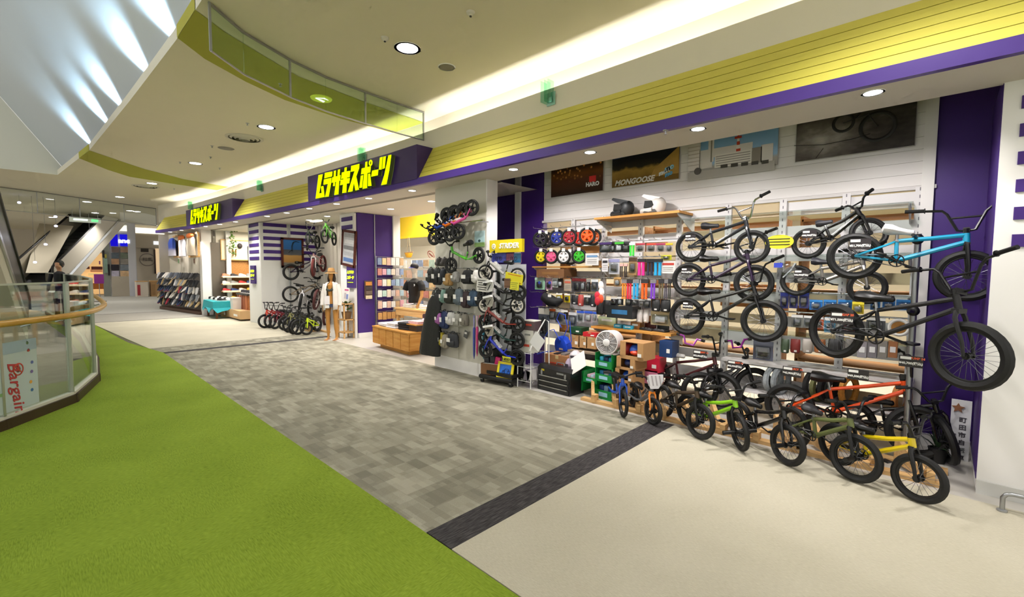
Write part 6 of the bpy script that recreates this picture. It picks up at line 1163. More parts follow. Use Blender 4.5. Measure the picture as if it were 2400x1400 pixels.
# ================================================================== bike bay
def framed(lab, M, w_, h_, fm, fn):
    t = thing('framed_poster', lab, 'poster', M=M)
    for (cx, cz, sx, sz2) in ((0, h_/2-.03, w_, .06), (0, -h_/2+.03, w_, .06), (-w_/2+.03, 0, .06, h_), (w_/2-.03, 0, .06, h_)): MB().box((cx, 0, cz), (sx, .04, sz2)).build('frame_bar', fm, t)
    fn(t, w_-.1, h_-.1); return t
DKW = wood('#4a2018', '#5e2c20')
def FA(t, w_, h_):
    MB().box((0, .008, 0), (w_, .01, h_)).build('print', gradmat([(0, '#77736c'), (.2, '#8a857c'), (.24, '#b98a4a'), (.42, '#c79a58'), (.45, '#55585c'), (.58, '#4e5258'), (.6, '#2a5a92'), (1, '#2f6fb4')], 'skate_photo', .95, .04, 5), t)
    m = MB(); m.tube([(-.02, 0, .05), (-.02, 0, .2), (.02, 0, .32), (.1, 0, .36), (.2, 0, .33)], [.03, .045, .05, .035, .02], 7, flat=.3); m.tube([(-.02, 0, .1), (-.12, 0, .0)], .03, 6, flat=.3); m.build('pictured_skater', mat('#1c2026', .6), t)
def wallM(x, y, z, tilt=0):   # local X -> +Y (deeper), facing +X
    return Matrix(((0, -1, 0, x), (1, 0, 0, y), (0, 0, 1, z), (0, 0, 0, 1))) @ Matrix.Rotation(tilt, 4, 'Y')
pa, pb = Xp(658, 560, -14.56), Xp(712, 625, -14.56)
framed('dark framed skateboarder poster on the striped side wall', wallM(-14.55, (pa.y+pb.y)/2, (Xp(685, 558, -14.56).z+Xp(685, 628, -14.56).z)/2), abs(pb.y-pa.y), Xp(685, 558, -14.56).z-Xp(685, 628, -14.56).z, DKW, FA)
def FB(t, w_, h_):
    MB().box((0, .008, 0), (w_, .01, h_)).build('print', mat('#c3c4c6', .5, noise=.2, nscale=8), t)
    for k in range(5): MB().box((0.02*(k % 2), -.0, h_*(.4-.19*k)), (w_*.8, .006, h_*.12)).build('news_block', mat(['#a8a8aa', '#d8d8d8', '#77787a', '#b0b2b6', '#5a7ab0'][k], .6, noise=.3, nscale=20), t)
x, z, w_, h_ = rect(800, 540, 834, 625, 5.2); framed('tilted dark framed newspaper page on the striped column', Matrix.Translation((x, 5.2, z)) @ Matrix.Rotation(radians(7), 4, 'Y'), w_*.95, h_, DKW, FB)
def logo_sign(lab, M):
    t = thing('logo_sign', lab, 'sign', M=M); MB().box((0, 0, 0), (.40, .05, .55)).build('purple_box', mat('#3f2472', .4), t); MB().box((0, -.027, .02), (.3, .004, .3)).build('glow_panel', mat('#3f2472', .4), t)
    text(t, 'ムラサキ', .085, emission('#d8ff30', 1.6), facing(0, -.03, .10), .004, .1, .006); text(t, 'スポーツ', .085, emission('#d8ff30', 1.6), facing(0, -.03, -.03), .004, .1, .006); MB().box((0, -.03, -.14), (.28, .006, .012)).build('underline', emission('#d8ff30', 1.4), t)
X = Yp(599, 644, 4.48).x; logo_sign('small glowing purple shop sign on the striped bay column', Matrix.Translation((-15.2, 4.47, Yp(599, 644, 4.48).z))); x, z, w_, h_ = rect(812, 625, 832, 672, 5.2); logo_sign('small glowing purple shop sign under the tilted frame', Matrix.Translation((x, 5.22, z)))
# bikes on the side wall of the bay
BKW = Matrix
def baybike(lab, rp, fp, X, r, **k):
    a, b = Xp(*rp, X), Xp(*fp, X); return bike('bmx_bike', lab, a, b, r, group='bikes in the striped bay', **k)
baybike('purple black bike hung over the framed poster in the striped bay', (682, 638), (743, 637), -14.25, .25, frame=PUR, steer=18, barturn=30, rise=.22, barw=.38)
baybike('sand coloured bike hung lower in the striped bay', (681, 690), (744, 694), -14.25, .25, frame=mat('#9c8a70', .35), fork=BLACK, rim=mat('#cfc9c0', .4), steer=18, barturn=40, rise=.22, barw=.38)
def bay2(lab, rp, fp, Yr, Yf, r, **k):
    a = Yp(*rp, Yr); dz = max(-.6, min(.6, Yp(*fp, Yf).z-a.z)); b = a+Vector((.62, -.55, dz)); return bike('bmx_bike', lab, a, b, r, group='bikes in the striped bay', **k)
bay2('dark green bike hung highest on the battened wall', (744, 568), (766, 568), 5.9, 5.5, .22, frame=mat('#1d2a1c', .4), steer=20, barturn=30, rise=.28, barw=.3)
bay2('bright green bike hung near the ceiling beside the tilted frame', (783, 560), (790, 553), 5.9, 5.5, .2, frame=mat('#4f9a2a', .35), steer=-10, barturn=30, rise=.28, barw=.3)
bay2('pink and white bike hung on the battened wall behind the straw hat', (757, 618), (785, 628), 5.95, 5.5, .26, frame=mat('#d8a8a8', .35), fork=mat('#e8e4e2', .35), tyre=mat('#6a2422', .7), steer=12, rise=.15, barw=.34)
bay2('silver and white bike low on the battened wall', (728, 722), (768, 716), 5.9, 5.4, .25, frame=mat('#c9c6c8', .3, .4), steer=20, rise=.15, barw=.34)
bay2('grey bike low behind the mannequin legs', (765, 745), (797, 690), 5.9, 5.6, .3, frame=mat('#7a7468', .35), tyre=mat('#4a1f1e', .7), rim=mat('#b8b4ae', .4), steer=10, rise=.14)
# kids bikes on the floor of the bay
ks = [((621, 753), '#d8381e', 'red', 70), ((633, 753), '#a01e22', 'dark red', 62), ((645, 755), '#6a1430', 'wine red', 66), ((667, 758), '#1d1d20', 'black', 62), ((676, 762), '#8a8a50', 'khaki and black', 60), ((688, 766), '#161618', 'matt black', 58), ((698, 767), '#1a2024', 'charcoal', 64)]
for i, (fp, col, nm, an) in enumerate(ks):
    r = .2; f = Zp(fp[0], fp[1], r); re = f+Vector((-cos(radians(an))*.66, sin(radians(an))*.66, .02))
    bike('bmx_bike', '%s kids bike standing %s in the striped bay row' % (nm, ORD[i]), re, f, r, mat(col, .3, coat=.4), steer=-12+6*(i % 3), rise=.26 if i < 3 else .2, barw=.38, group='kids bikes on the floor of the striped bay')
f = Zp(718, 770, .17); bike('bmx_bike', 'neon yellow kids bike at the end of the striped bay row', f+Vector((-.30, .42, .02)), f, .17, mat('#d8f014', .3, coat=.4), steer=-35, rise=.1, barw=.3, group='kids bikes on the floor of the striped bay')
t = thing('bike_stand', 'short pale wooden wheel stand under the neon yellow bike', 'stand', (Zp(742, 775, 0).x, 4.95, 0)); MB().prism([(-.2, 0), (.2, 0), (.14, .16), (-.14, .16)], -.08, .08).build('wedge_block', PW, t); MB().box((0, .2, .02), (1.4, .08, .04)).build('base_plank', PW, t)
# female mannequin
p = Zp(779, 797, 0); t = thing('mannequin', 'standing mannequin with straw hat and long open white shirt', 'mannequin', (p.x, p.y, 0), rz=radians(42)); t.scale = (.82, .88, 1); TANS = mat('#b8823c', .45)
legs = []
for s in (-1, 1): legs += [([(s*.10, 0, .84), (s*.115, -.01, .66), (s*.11, -.02, .48), (s*.115, 0, .30), (s*.12, .02, .10), (s*.12, .01, .05)], [.085, .078, .055, .056, .034, .036], 1), ([(s*.12, .03, .04), (s*.125, -.07, .03), (s*.13, -.15, .018)], [.03, .03, .018], .6)]
body('body', legs+[([(0, 0, .80), (0, 0, .9), (0, 0, 1.05), (0, -.01, 1.2), (0, -.01, 1.30), (0, 0, 1.36)], [.15, .155, .115, .13, .14, .05], .68), ([(0, 0, 1.34), (0, -.005, 1.42)], [.045, .042], 1), ([(0, -.005, 1.41), (0, -.02, 1.47), (0, -.015, 1.54), (0, 0, 1.60)], [.04, .068, .078, .04], .85)]+[([(s*.16, 0, 1.31), (s*.21, .0, 1.1), (s*.23, -.03, .9), (s*.22, -.06, .8)], [.045, .038, .03, .025], 1) for s in (-1, 1)]+[([(s*.22, -.06, .8), (s*.215, -.075, .73), (s*.205, -.085, .67)], [.026, .03, .018], .6) for s in (-1, 1)], TANS, t, .012)
SHW = mat('#e9e3dc', .8, noise=.06, nscale=14)
def half(s, z_): return z_
m = MB(); R_ = []
for zz, rx, ry in ((.72, .26, .19), (.9, .24, .17), (1.1, .21, .15), (1.25, .215, .145), (1.33, .17, .11), (1.37, .09, .07)):
    R_.append([(cos(an)*rx, sin(an)*ry+.01, zz+.012*sin(an*6)) for an in [radians(-65+ (310/22)*q) for q in range(23)]])
R_ = [[(x_, y_, z_) for x_, y_, z_ in r] for r in R_]
m.loftrings(R_, closed=False, caps=False)
m.v = [(v[0], v[1], v[2]) for v in m.v]; so = m.build('white_shirt', SHW, t); so.modifiers.new('thick', 'SOLIDIFY').thickness = .008
for s in (-1, 1): m = MB(); m.tube([(s*.17, .0, 1.3), (s*.235, 0, 1.1), (s*.25, -.03, .9), (s*.245, -.05, .82)], [.07, .065, .06, .058], 12); m.build('sleeve', SHW, t)
m = MB(); m.tube([(-.09, -.1, 1.2), (0, -.125, 1.17), (.09, -.1, 1.2)], [.035, .03, .035], 8); m.build('bikini_top', mat('#3a3d34', .7), t); m = MB(); m.tube([(0, 0, .78), (0, 0, .86)], [.155, .157], 16, flat=.7); m.build('denim_shorts', mat('#3a4a6a', .8), t)
m = MB(); m.lathe([(.18, 1.565), (.175, 1.575), (.1, 1.59), (.09, 1.66), (.07, 1.695), (.0, 1.70)], 22); m.build('straw_hat', mat('#b58a52', .8, bump=.4, bscale=150), t); MB().torus((0, 0, 1.6), (0, 0, 1), .096, .012, 22, 6).build('hat_band', mat('#6a4a2a', .7), t)
m = MB(); m.tube([(-.05, .02, 1.56), (-.075, .02, 1.44), (-.08, 0, 1.36)], [.04, .05, .03], 8); m.tube([(.05, .02, 1.56), (.075, .02, 1.44), (.08, 0, 1.36)], [.04, .05, .03], 8); m.build('hair', mat('#2c1c12', .7), t)
MB().lathe([(.2, 0), (.2, .008), (.012, .014)], 26, c=(.05, .06, 0)).build('glass_base', mat('#dcdcd8', .2), t); MB().cyl((.05, .06, .01), (.05, .06, .75), .01, 8).build('support_rod', WHITEP, t)
for s in (-1, 1): MB().cbox((s*.125, -.05, .012), (.09, .25, .02), .01).build('sandal', mat('#c8946a', .6), t)
MB().box((-.04, -.19, .95), (.14, .004, .2)).build('info_card', mat('#efe9ea', .6, noise=.1, nscale=20), t); MB().box((-.04, -.20, .8), (.12, .004, .07)).build('price_tag', PAPER, t)
# plant stand with sign
p = Zp(828, 790, 0); t = thing('plant_stand', 'tall pale wooden stand with a potted plant and a paper notice', 'stand', (p.x, p.y-.18, 0)); p.y -= .18
for sx in (-1, 1):
    for sy in (-1, 1): MB().box((sx*.15, sy*.12, .42), (.03, .03, .84)).build('leg', PINE, t)
for z in (.14, .45, .83): MB().box((0, 0, z), (.33, .28, .025)).build('shelf', PINE, t)
t = thing('potted_plant', 'leafy green plant in a woven basket on the pale stand', 'plant', (p.x+.03, p.y, .465)); MB().lathe([(.09, 0), (.115, .14), (.12, .17), (.1, .17)], 16).build('basket', mat('#7a5c3c', .8, bump=.8, bscale=80), t)
for k in range(9): aa = k*2.4; d = Vector((cos(aa), sin(aa), 0)); c1 = Vector((0, 0, .17))+d*.1+ZUP*.08*(1+k % 3); MB().ell((0, 0, 0), (.07, .04, .006), 10, 6, M=Matrix.Translation(c1) @ Matrix.Rotation(aa, 4, 'Z') @ Matrix.Rotation(-.5, 4, 'Y')).build('leaf', mat('#3f6a34', .5), t)
t = thing('paper_notice', 'white printed notice with a pink header on the plant stand', 'sign', M=Matrix.Translation((p.x, p.y, .845)) @ Matrix.Rotation(-.1, 4, 'X')); MB().box((0, 0, .18), (.26, .006, .36)).build('sheet', PAPER, t); MB().box((0, -.004, .32), (.2, .004, .04)).build('header', mat('#c85a8a', .6), t); MB().box((.05, -.004, .16), (.1, .004, .12)).build('blue_block', mat('#8a9ad0', .6), t); MB().box((-.06, -.004, .18), (.09, .004, .14)).build('text_block', mat('#c8c0c4', .6), t)
# ================================================================== shoe bay
def shoe(lab, loc, rz, col, sole, group, s=1.0, nm='shoe', proto={}):
    key = (col, sole, nm)
    if key not in proto:
        up = MB(); up.loftrings([[(x_, cos(q*2*pi/10)*wd*.5, .02+max(0, sin(q*2*pi/10))*h_+(.0 if sin(q*2*pi/10) > 0 else 0)) for q in range(10)] for x_, wd, h_ in ((-.13, .04, .05), (-.12, .07, .075), (-.06, .075, .085), (0, .08, .065), (.07, .09, .045), (.12, .07, .03), (.14, .03, .015))])
        so_ = MB(); so_.loftrings([[(x_, sgn*wd*.5, z_) for sgn, z_ in ((-1, 0), (1, 0), (1, .022), (-1, .022))] for x_, wd in ((-.135, .05), (-.1, .075), (0, .075), (.08, .095), (.13, .06), (.145, .03))])
        a_ = up.build('upper', mat(col, .7), None); b_ = so_.build('sole', mat(sole, .6), None); proto[key] = (a_.data, b_.data); bpy.data.objects.remove(a_); bpy.data.objects.remove(b_)
    t = bpy.data.objects.new(nm, None); COL.objects.link(t); t.location = loc; t.rotation_euler = rz if isinstance(rz, tuple) else (0, 0, rz); t.scale = (s, s, s); tagit(t, lab, nm.replace('_', ' '), group)
    for d, n_ in zip(proto[key], ('upper', 'sole')):
        o = bpy.data.objects.new(n_, d); COL.objects.link(o); o.parent = t
    return t
SC_ = ['#e6e0da', '#2a2a2e', '#c83a3a', '#e0b84a', '#d8d4d0', '#3a4a7a', '#c87a5a', '#9a9a98']
for r_, z in enumerate((.55, .85, 1.12, 1.38)):
    t = thing('shoe_shelf', 'wooden shoe shelf board, %s from the floor in the shoe bay' % ORD[r_], 'shelf', (-18.84, 5.6, z), rz=pi/2, group='shoe shelves'); MB().box((0, 0, -.015), (2.2, .32, .03)).build('board', wood('#b8834a', '#cf9a5e'), t); MB().box((0, -.16, -.02), (2.2, .012, .04)).build('price_rail', mat('#e8d8b8', .5), t)
    for k in range(8): shoe('%s shoe, %s along the %s shoe shelf up' % (['white', 'black', 'red', 'yellow', 'grey white', 'navy', 'tan', 'grey'][(k*3+r_*2) % 8], ORD[k], ORD[r_]), (-18.80, 4.65+k*.26, z), 1.9, SC_[(k*3+r_*2) % 8], '#efece6', 'shoes on the wooden shelves', 1.15)
# framed display with cap and shirt
p = Xp(565, 587, -18.95); t = thing('framed_display', 'wide pale wood framed board with cap, gloves and patterned shirt above the shoes', 'display board', M=Matrix(((0, -1, 0, -18.93), (1, 0, 0, p.y), (0, 0, 1, p.z), (0, 0, 0, 1))) @ Matrix.Diagonal((.5, .8, .72, 1)))
MB().box((0, .02, 0), (2.6, .02, 1.0)).build('board', mat('#e9dfc4', .6), t)
for (cx, cz, sx, sz2) in ((0, .5, 2.6, .05), (0, -.5, 2.6, .05), (-1.3, 0, .05, 1.05), (1.3, 0, .05, 1.05)): MB().box((cx, 0, cz), (sx, .06, sz2)).build('frame_bar', PINE, t)
m = MB(); m.loftrings([[(cos(q*2*pi/12)*.34*k+.75, sin(q*2*pi/12)*.06*k-.03, z) for q in range(12)] for z, k in ((-.6, .95), (-.2, 1), (.2, 1.05), (.34, .6), (.38, .25))]); m.build('shirt', mat('#4a4c56', .8, noise=.8, nscale=9), t)
m = MB(); m.ell((-.1, -.04, .22), (.17, .07, .14), 12, 8); m.build('cap', mat('#2c2426', .7), t)
for k in range(2): m = MB(); m.tube([(-.55+k*.18, -.03, -.3), (-.55+k*.18, -.03, -.05), (-.55+k*.18, -.03, .05)], [.06, .08, .05], 8, flat=.5); m.build('glove', mat('#b08a3e', .7), t)
t = thing('hanging_vine', 'trailing green vine hanging by the shoe bay post', 'plant', (-18.7, 4.85, 2.55))
m = MB(); 
for k in range(60): q = Vector((random.gauss(0, .08), random.gauss(0, .06), random.uniform(-.35, .5))); m.ell(tuple(q), (.04, .03, .02), 6, 4)
m.build('foliage', mat('#5a7a34', .7), t)
# sale tables with teal cloth, cartons
p = Zp(500, 742, 0); t = thing('sale_table', 'low table under a teal cloth with shoes in the shoe bay opening', 'table', (-18.0, 4.28, 0), rz=radians(-2)); MB().box((0, 0, .55), (1.5, .7, .04)).build('top', PINE, t)
for sx in (-1, 1):
    for sy in (-1, 1): MB().box((sx*.65, sy*.28, .27), (.06, .06, .54)).build('leg', mat('#7a4a2c', .6), t)
m = MB(); n_ = 24; top_ = []; bot_ = []
for q in range(n_): a_ = 2*pi*q/n_; cx_, cy_ = max(-.8, min(.8, cos(a_)*1.1)), max(-.4, min(.4, sin(a_)*.55)); top_.append((cx_, cy_, .575)); bot_.append((cx_*1.06, cy_*1.1, .28+.1*sin(q*1.9)))
m.loftrings([bot_, top_]); m.build('teal_cloth', mat('#1c98a0', .8, noise=.15, nscale=10), t)
for k in range(10): shoe('%s sale shoe, %s on the teal cloth table' % (['black', 'white'][k % 2], ORD[k]), (-18.55+k % 5*.28, 4.15+(k//5)*.25, .58), .8, ['#1d1c1e', '#dcd8d4'][k % 2], '#efece6', 'sale shoes on the teal table', 1.1)
for i, (bx, lab) in enumerate([((528, 726, 562, 745), 'large pale carton on the floor before the shoe bay column'), ((518, 722, 530, 744), 'narrow carton beside the large pale carton')]): carton(lab, bx, 4.3, .4, mat('#cfa878', .8), group='cartons before the shoe bay')
t = thing('shoe_bench', 'wooden bench draped with brown hides and piled with dark shoes', 'bench', (-16.75, 4.95, 0)); MB().box((0, 0, .4), (1.1, .7, .8)).build('bench_body', wood('#9a5a34', '#b87848'), t)
for k in range(5): MB().box((-.5+k*.22, -.36, .42), (.16, .03, .74)).build('hide_drape', mat(['#a0603e', '#b8744c', '#8a4a30'][k % 3], .8), t)
MB().box((0, 0, .82), (1.2, .8, .05)).build('tray', BLACK, t)
for k in range(8): shoe('dark shoe, %s in the heap on the wooden bench' % ORD[k], (-17.15+(k % 4)*.27, 4.8+(k//4)*.25, .85), 1.0, '#2a262c', '#dcd8d4', 'dark shoes on the wooden bench', 1.15)
t = thing('white_bin', 'square white bin on the carton before the shoe bay', 'bin', (-17.0, 4.45, .30)); MB().lathe([(.17, 0), (.19, .4), (.17, .4), (.16, .38)], 4).build('bin_body', mat('#e0dcd6', .5), t); MB().lathe([(.2, .38), (.2, .41)], 4).build('rim', WHITE, t)
# sandal rack
t = thing('sandal_rack', 'long chrome rack hung with sandals at the far shop end', 'rack', (-21.2, 3.78, 0), rz=radians(8.4)); MB().box((0, .15, .75), (3.9, .04, 1.4)).build('back_panel', mat('#6a645c', .6), t); MB().box((0, 0, .06), (3.9, .4, .1)).build('base', mat('#5a4030', .6), t)
SRZ = (.35, .6, .86, 1.12, 1.38)
for z in SRZ: MB().cyl((-1.95, -.1, z), (1.9, -.1, z), .012, 6).build('rail', CHROME, t)
SP = ['#1c1c20', '#2e3036', '#d5d2d0', '#4a4f58', '#b8344a', '#3c3a3a', '#e2dcd2', '#8a8d90', '#c2a878', '#2a3a5c']
nmS = ['black', 'graphite', 'white', 'slate', 'crimson', 'brown black', 'cream', 'grey', 'sand', 'navy']
k = 0
for r_, z in enumerate(SRZ):
    for c2 in range(18):
        q = int(random.random()*10) if c2 < 12 or random.random() < .3 else [8, 3, 6, 0, 0][r_]
        shoe('%s sandal hung %s in the %s row up of the sandal rack' % (nmS[q], ORD[c2], ORD[r_]), (-23.05+c2*.215, 3.78-.18-.148*(1.85-c2*.215), z-.02), (radians(random.uniform(-15, 15)), radians(random.uniform(35, 65)), radians(random.uniform(-85, -45))), SP[q], SP[(q+5) % 10], 'sandals on the rack', 1.0, 'sandal'); k += 1
# framed shirts above sandals
for i, (bx, col, lab) in enumerate([((398, 555, 420, 603), '#2a55c8', 'framed blue gradient shirt above the sandal rack'), ((424, 553, 443, 604), '#ece6ea', 'white long shirt with an orange collar above the sandal rack'), ((443, 548, 465, 602), '#c8b8a0', 'framed silver and tan shirt above the sandal rack')]):
    x, z, w_, h_ = rect(*bx, 3.78); t = thing('framed_shirt', lab, 'shirt', (x, 3.78, z), group='shirts shown above the sandal rack')
    if i != 1:
        for (cx, cz, sx, sz2) in ((0, h_/2, w_, .06), (0, -h_/2, w_, .06), (-w_/2, 0, .06, h_), (w_/2, 0, .06, h_)): MB().box((cx, 0, cz), (sx, .06, sz2)).build('frame_bar', PINE, t)
    m = MB(); m.loftrings([[(cos(q*2*pi/14)*w_*.36*kk, sin(q*2*pi/14)*.08*kk-.08, zz*h_) for q in range(14)] for zz, kk in ((-.45, 1.05), (-.1, .95), (.2, 1), (.36, .7), (.42, .35))]); m.build('garment', gradmat([(0, '#d8d4dc'), (.3, '#b8b4c8'), (.45, col), (1, col)], 'shirt_grad%d' % i, 1.2, .1) if i == 0 else mat(col, .7, noise=.2, nscale=8), t)
    if i: MB().ell((0, -.1, h_*.4), (w_*.3, .09, .1), 12, 8).build('collar', mat('#f0803a', .7), t)
for i, px in enumerate((403, 420, 457)): t = thing('price_frame', 'small wooden price frame %s under the framed shirts' % ORD[i], 'frame', tuple(Yp(px, 612, 3.75)), group='small price frames'); MB().box((0, 0, 0), (.28, .03, .24)).build('frame', mat('#b8b0a0', .6), t); MB().box((0, -.02, 0), (.2, .01, .16)).build('picture', mat(['#6a5a4a', '#5a7a4a', '#7a5a48'][i], .6), t)
# ================================================================== shop sign letters
GLY = [[(195, 655), (305, 630), (215, 1120), (275, 1105), (255, 945), (320, 928), (350, 1205), (120, 1252)], [(355, 600), (550, 562), (540, 690), (340, 740)], [(330, 765), (522, 722), (515, 860), (455, 1195), (360, 1205), (430, 880), (318, 900)],
       [(585, 550), (640, 535), (630, 690), (672, 680), (685, 520), (740, 508), (730, 660), (755, 655), (745, 795), (722, 800), (700, 1140), (590, 1160), (640, 825), (618, 830), (608, 930), (560, 935), (570, 840), (525, 850), (540, 715), (575, 705)],
       [(855, 470), (912, 455), (905, 562), (1000, 545), (985, 705), (915, 722), (912, 740), (990, 725), (975, 860), (910, 872), (900, 1095), (795, 1110), (815, 895), (738, 912), (755, 775), (825, 760), (828, 742), (765, 755), (785, 590), (848, 575)],
       [(1020, 425), (1230, 370), (1225, 480), (1152, 690), (1220, 1020), (1125, 1045), (1090, 860), (1055, 1065), (935, 1085), (1105, 555), (1010, 575)],
       [(1380, 325), (1432, 312), (1428, 452), (1520, 430), (1505, 590), (1432, 606), (1425, 980), (1310, 1005), (1345, 625), (1268, 640), (1285, 490), (1368, 468)], [(1265, 670), (1325, 655), (1300, 970), (1225, 980)], [(1450, 625), (1500, 615), (1535, 925), (1445, 935)],
       [(1550, 545), (1710, 510), (1695, 660), (1525, 698)], [(1745, 215), (1815, 195), (1790, 515), (1720, 522)], [(1830, 195), (1900, 178), (1870, 480), (1805, 505)], [(1960, 160), (2038, 140), (1985, 540), (1915, 885), (1775, 910), (1860, 640)]]
def on_sign(px, py):
    Y = 4.1
    for _ in range(6): P_ = Yp(px, py, Y); Y = fy(P_.x)-.07
    return Yp(px, py, Y)
LG = emission('#d6ff00', 1.25); LS = mat('#55602a', .5)
boxes = [o for o in COL.objects if o.name.startswith('sign_box')]
def letters(box, dX):
    def put(P_): X = P_.x+dX; return X, P_.z
    for g in GLY:
        pts = [put(on_sign(730+a/10.77, 350+b/10.77)) for a, b in g]; n = len(pts)
        f0 = [(x, fy(x)-.085, z) for x, z in pts]; f1 = [(x, fy(x)-.02, z) for x, z in pts]
        m = MB(); m.add(f0+f1, [tuple(range(n))], 0); m.mi = [0]; o0 = 0; m.f += [(i, n+i, n+(i+1) % n, (i+1) % n) for i in range(n)]; m.mi += [1]*n; m.build('sign_letter', [LG, LS], box, angle=20)
    c0 = on_sign(730+1500/10.77, 350+345/10.77); c1 = on_sign(730+1545/10.77, 350+335/10.77); r_ = on_sign(730+1500/10.77, 350+265/10.77).z-c0.z
    m = MB(); m.torus((c0.x+dX, fy(c0.x+dX)-.075, c0.z), (0, 1, 0), r_*.75, r_*.25, 20, 6, flat=.8); m.build('sign_letter', LG, box)
for o in boxes:
    first = 'entrance' in o['label']; letters(o, 0 if first else -8.75)
# ================================================================== glass balustrade and atrium
BAL = [(-5.2, -1.6), (-6.85, -.33), (-7.65, .20), (-8.85, .48), (-10.5, .58), (-14, .60), (-18, .45), (-23, .10)]
t = thing('glass_balustrade', 'glass balustrade with wooden handrail along the atrium void', 'balustrade', (0, 0, 0)); gm = glass('#eff6f0', .45, .02)
for i, ((a, b), (c2, d)) in enumerate(zip(BAL, BAL[1:])):
    A, B_ = Vector((a, b, 0)), Vector((c2, d, 0)); dr = (B_-A).normalized(); nr = Vector((-dr.y, dr.x, 0)); nr = nr if nr.y > 0 or abs(nr.y) < 1e-3 else -nr; L_ = (B_-A).length; 
    M = Matrix(((dr.x, nr.x, 0, A.x), (dr.y, nr.y, 0, A.y), (0, 0, 1, 0), (0, 0, 0, 1)))
    MB().box((L_/2, 0, .05), (L_+.06, .12, .11), M).build('kerb', mat('#3c2a1c', .5), t); MB().box((L_/2, 0, .12), (L_+.04, .07, .03), M).build('sill_strip', mat('#d8d6c8', .4), t)
    MB().box((L_/2, 0, .80), (L_-.05, .012, 1.34), M).build('glass_pane', gm, t); MB().box((L_/2, 0, 1.475), (L_, .025, .02), M).build('top_cap', mat('#b9c4ba', .3, .3), t)
    MB().box((0, 0, .8), (.03, .05, 1.35), M).build('post', mat('#b0b2a6', .35, .6), t)
    for u in (.3, .8): MB().tube([M @ Vector((L_*u, 0, 1.02)), M @ Vector((L_*u, .09, 1.05))], .01, 6).build('rail_bracket', STEEL, t)
HR = []
for i, (a, b) in enumerate(BAL):
    p0_ = Vector((*BAL[max(0, i-1)], 0)); p1_ = Vector((*BAL[min(len(BAL)-1, i+1)], 0)); dr = (p1_-p0_).normalized(); nr = Vector((-dr.y, dr.x, 0)); nr = -nr if nr.y < 0 else nr; HR.append(Vector((a, b, 1.09))+nr*.12)
HQ = []
for i in range(len(HR)-1):
    q0, q1, q2, q3 = HR[max(0, i-1)], HR[i], HR[i+1], HR[min(len(HR)-1, i+2)]
    for k in range(6):
        u = k/6; HQ.append(.5*((2*q1)+(q2-q0)*u+(2*q0-5*q1+4*q2-q3)*u*u+(3*q1-q0-3*q2+q3)*u**3))
HQ.append(HR[-1]); MB().tube(HQ, .035, 10).build('handrail', wood('#b5832f', '#cfa04c', (4, 4, 30), .3), t)
# poster on the near pane
A, B_ = Vector((*BAL[1], 0)), Vector((*BAL[2], 0)); dr = (B_-A).normalized(); nr = Vector((-dr.y, dr.x, 0)); nr = nr if nr.y > 0 else -nr
M = Matrix(((dr.x, 0, nr.x, A.x+nr.x*.02), (dr.y, 0, nr.y, A.y+nr.y*.02), (0, 1, 0, 0), (0, 0, 0, 1)))
# local X along the pane, local Y up, local Z toward the corridor
t = thing('glass_poster', 'pale blue sale poster with red script and dots stuck on the balustrade glass', 'poster', M=M @ Matrix.Translation((.13, .16, 0)))
MB().box((0, .36, 0), (.62, .72, .003)).build('sheet', mat('#c6d2d6', .6, alpha=.92), t); MB().box((0, .66, .003), (.62, .12, .002)).build('blue_band', mat('#a3b6c6', .6), t)
text(t, 'Bargain', .19, mat('#b5373c', .6), Matrix.Translation((.02, .24, .004)) @ Matrix.Rotation(-pi/2+.12, 4, 'Z'), .001, .3, .002); text(t, 'Carnival', .09, mat('#b0525c', .6), Matrix.Translation((-.1, .52, .004)) @ Matrix.Rotation(-pi/2+.1, 4, 'Z'), .001, .3, 0) if False else None
MB().torus((.06, .42, .004), (0, 0, 1), .06, .007, 22, 5, flat=.4).build('ban_ring', mat('#c0402c', .6), t); MB().box((.06, .42, .004), (.11, .012, .003), Matrix.Translation((.06, .42, 0)) @ Matrix.Rotation(-.8, 4, 'Z') @ Matrix.Translation((-.06, -.42, 0))).build('ban_bar', mat('#c0402c', .6), t); MB().ell((.06, .42, .003), (.03, .035, .002), 10, 6).build('figure_print', mat('#6a4a44', .6), t)
for i, (x, y, col) in enumerate([(.2, .6, '#b5453c'), (.21, .25, '#e0a040'), (.24, .46, '#5a6aa8'), (.22, .16, '#4a7ab0'), (.19, .68, '#7a9a6a'), (-.2, .4, '#6a7ab8'), (-.16, .2, '#8ab07a'), (.23, .36, '#7a6aa8')]): MB().lathe([(.018, .002), (.018, .004)], 12, c=(x, y, 0)).build('dot_print', mat(col, .6), t)
# lower floor and far gallery
lf = empty_struct('floor_lower'); MB().box((-20, -6, -5.0), (60, 40, .1)).build('slab', mat('#cfc8b4', .6, noise=.1, nscale=.4), lf); MB().box((-14, -.5, -4.94), (8, 2.2, .02)).build('green_runner', mat('#7f9a3a', .9), lf); MB().box((-10, -.8, -4.9), (1.6, 1.0, .08)).build('display_plinth', mat('#e4ddd0', .6), lf)
MB().box((-25, -2.8, -.15), (12, 2.5, .3)).build('far_gallery_slab', mat('#bdb7a8', .8), lf)
wl = empty_struct('wall_atrium'); MB().box((-29.9, -1, -2.6), (.2, 16, 4.6)).build('lower_end_wall', mat('#cbc4b4', .8), wl)
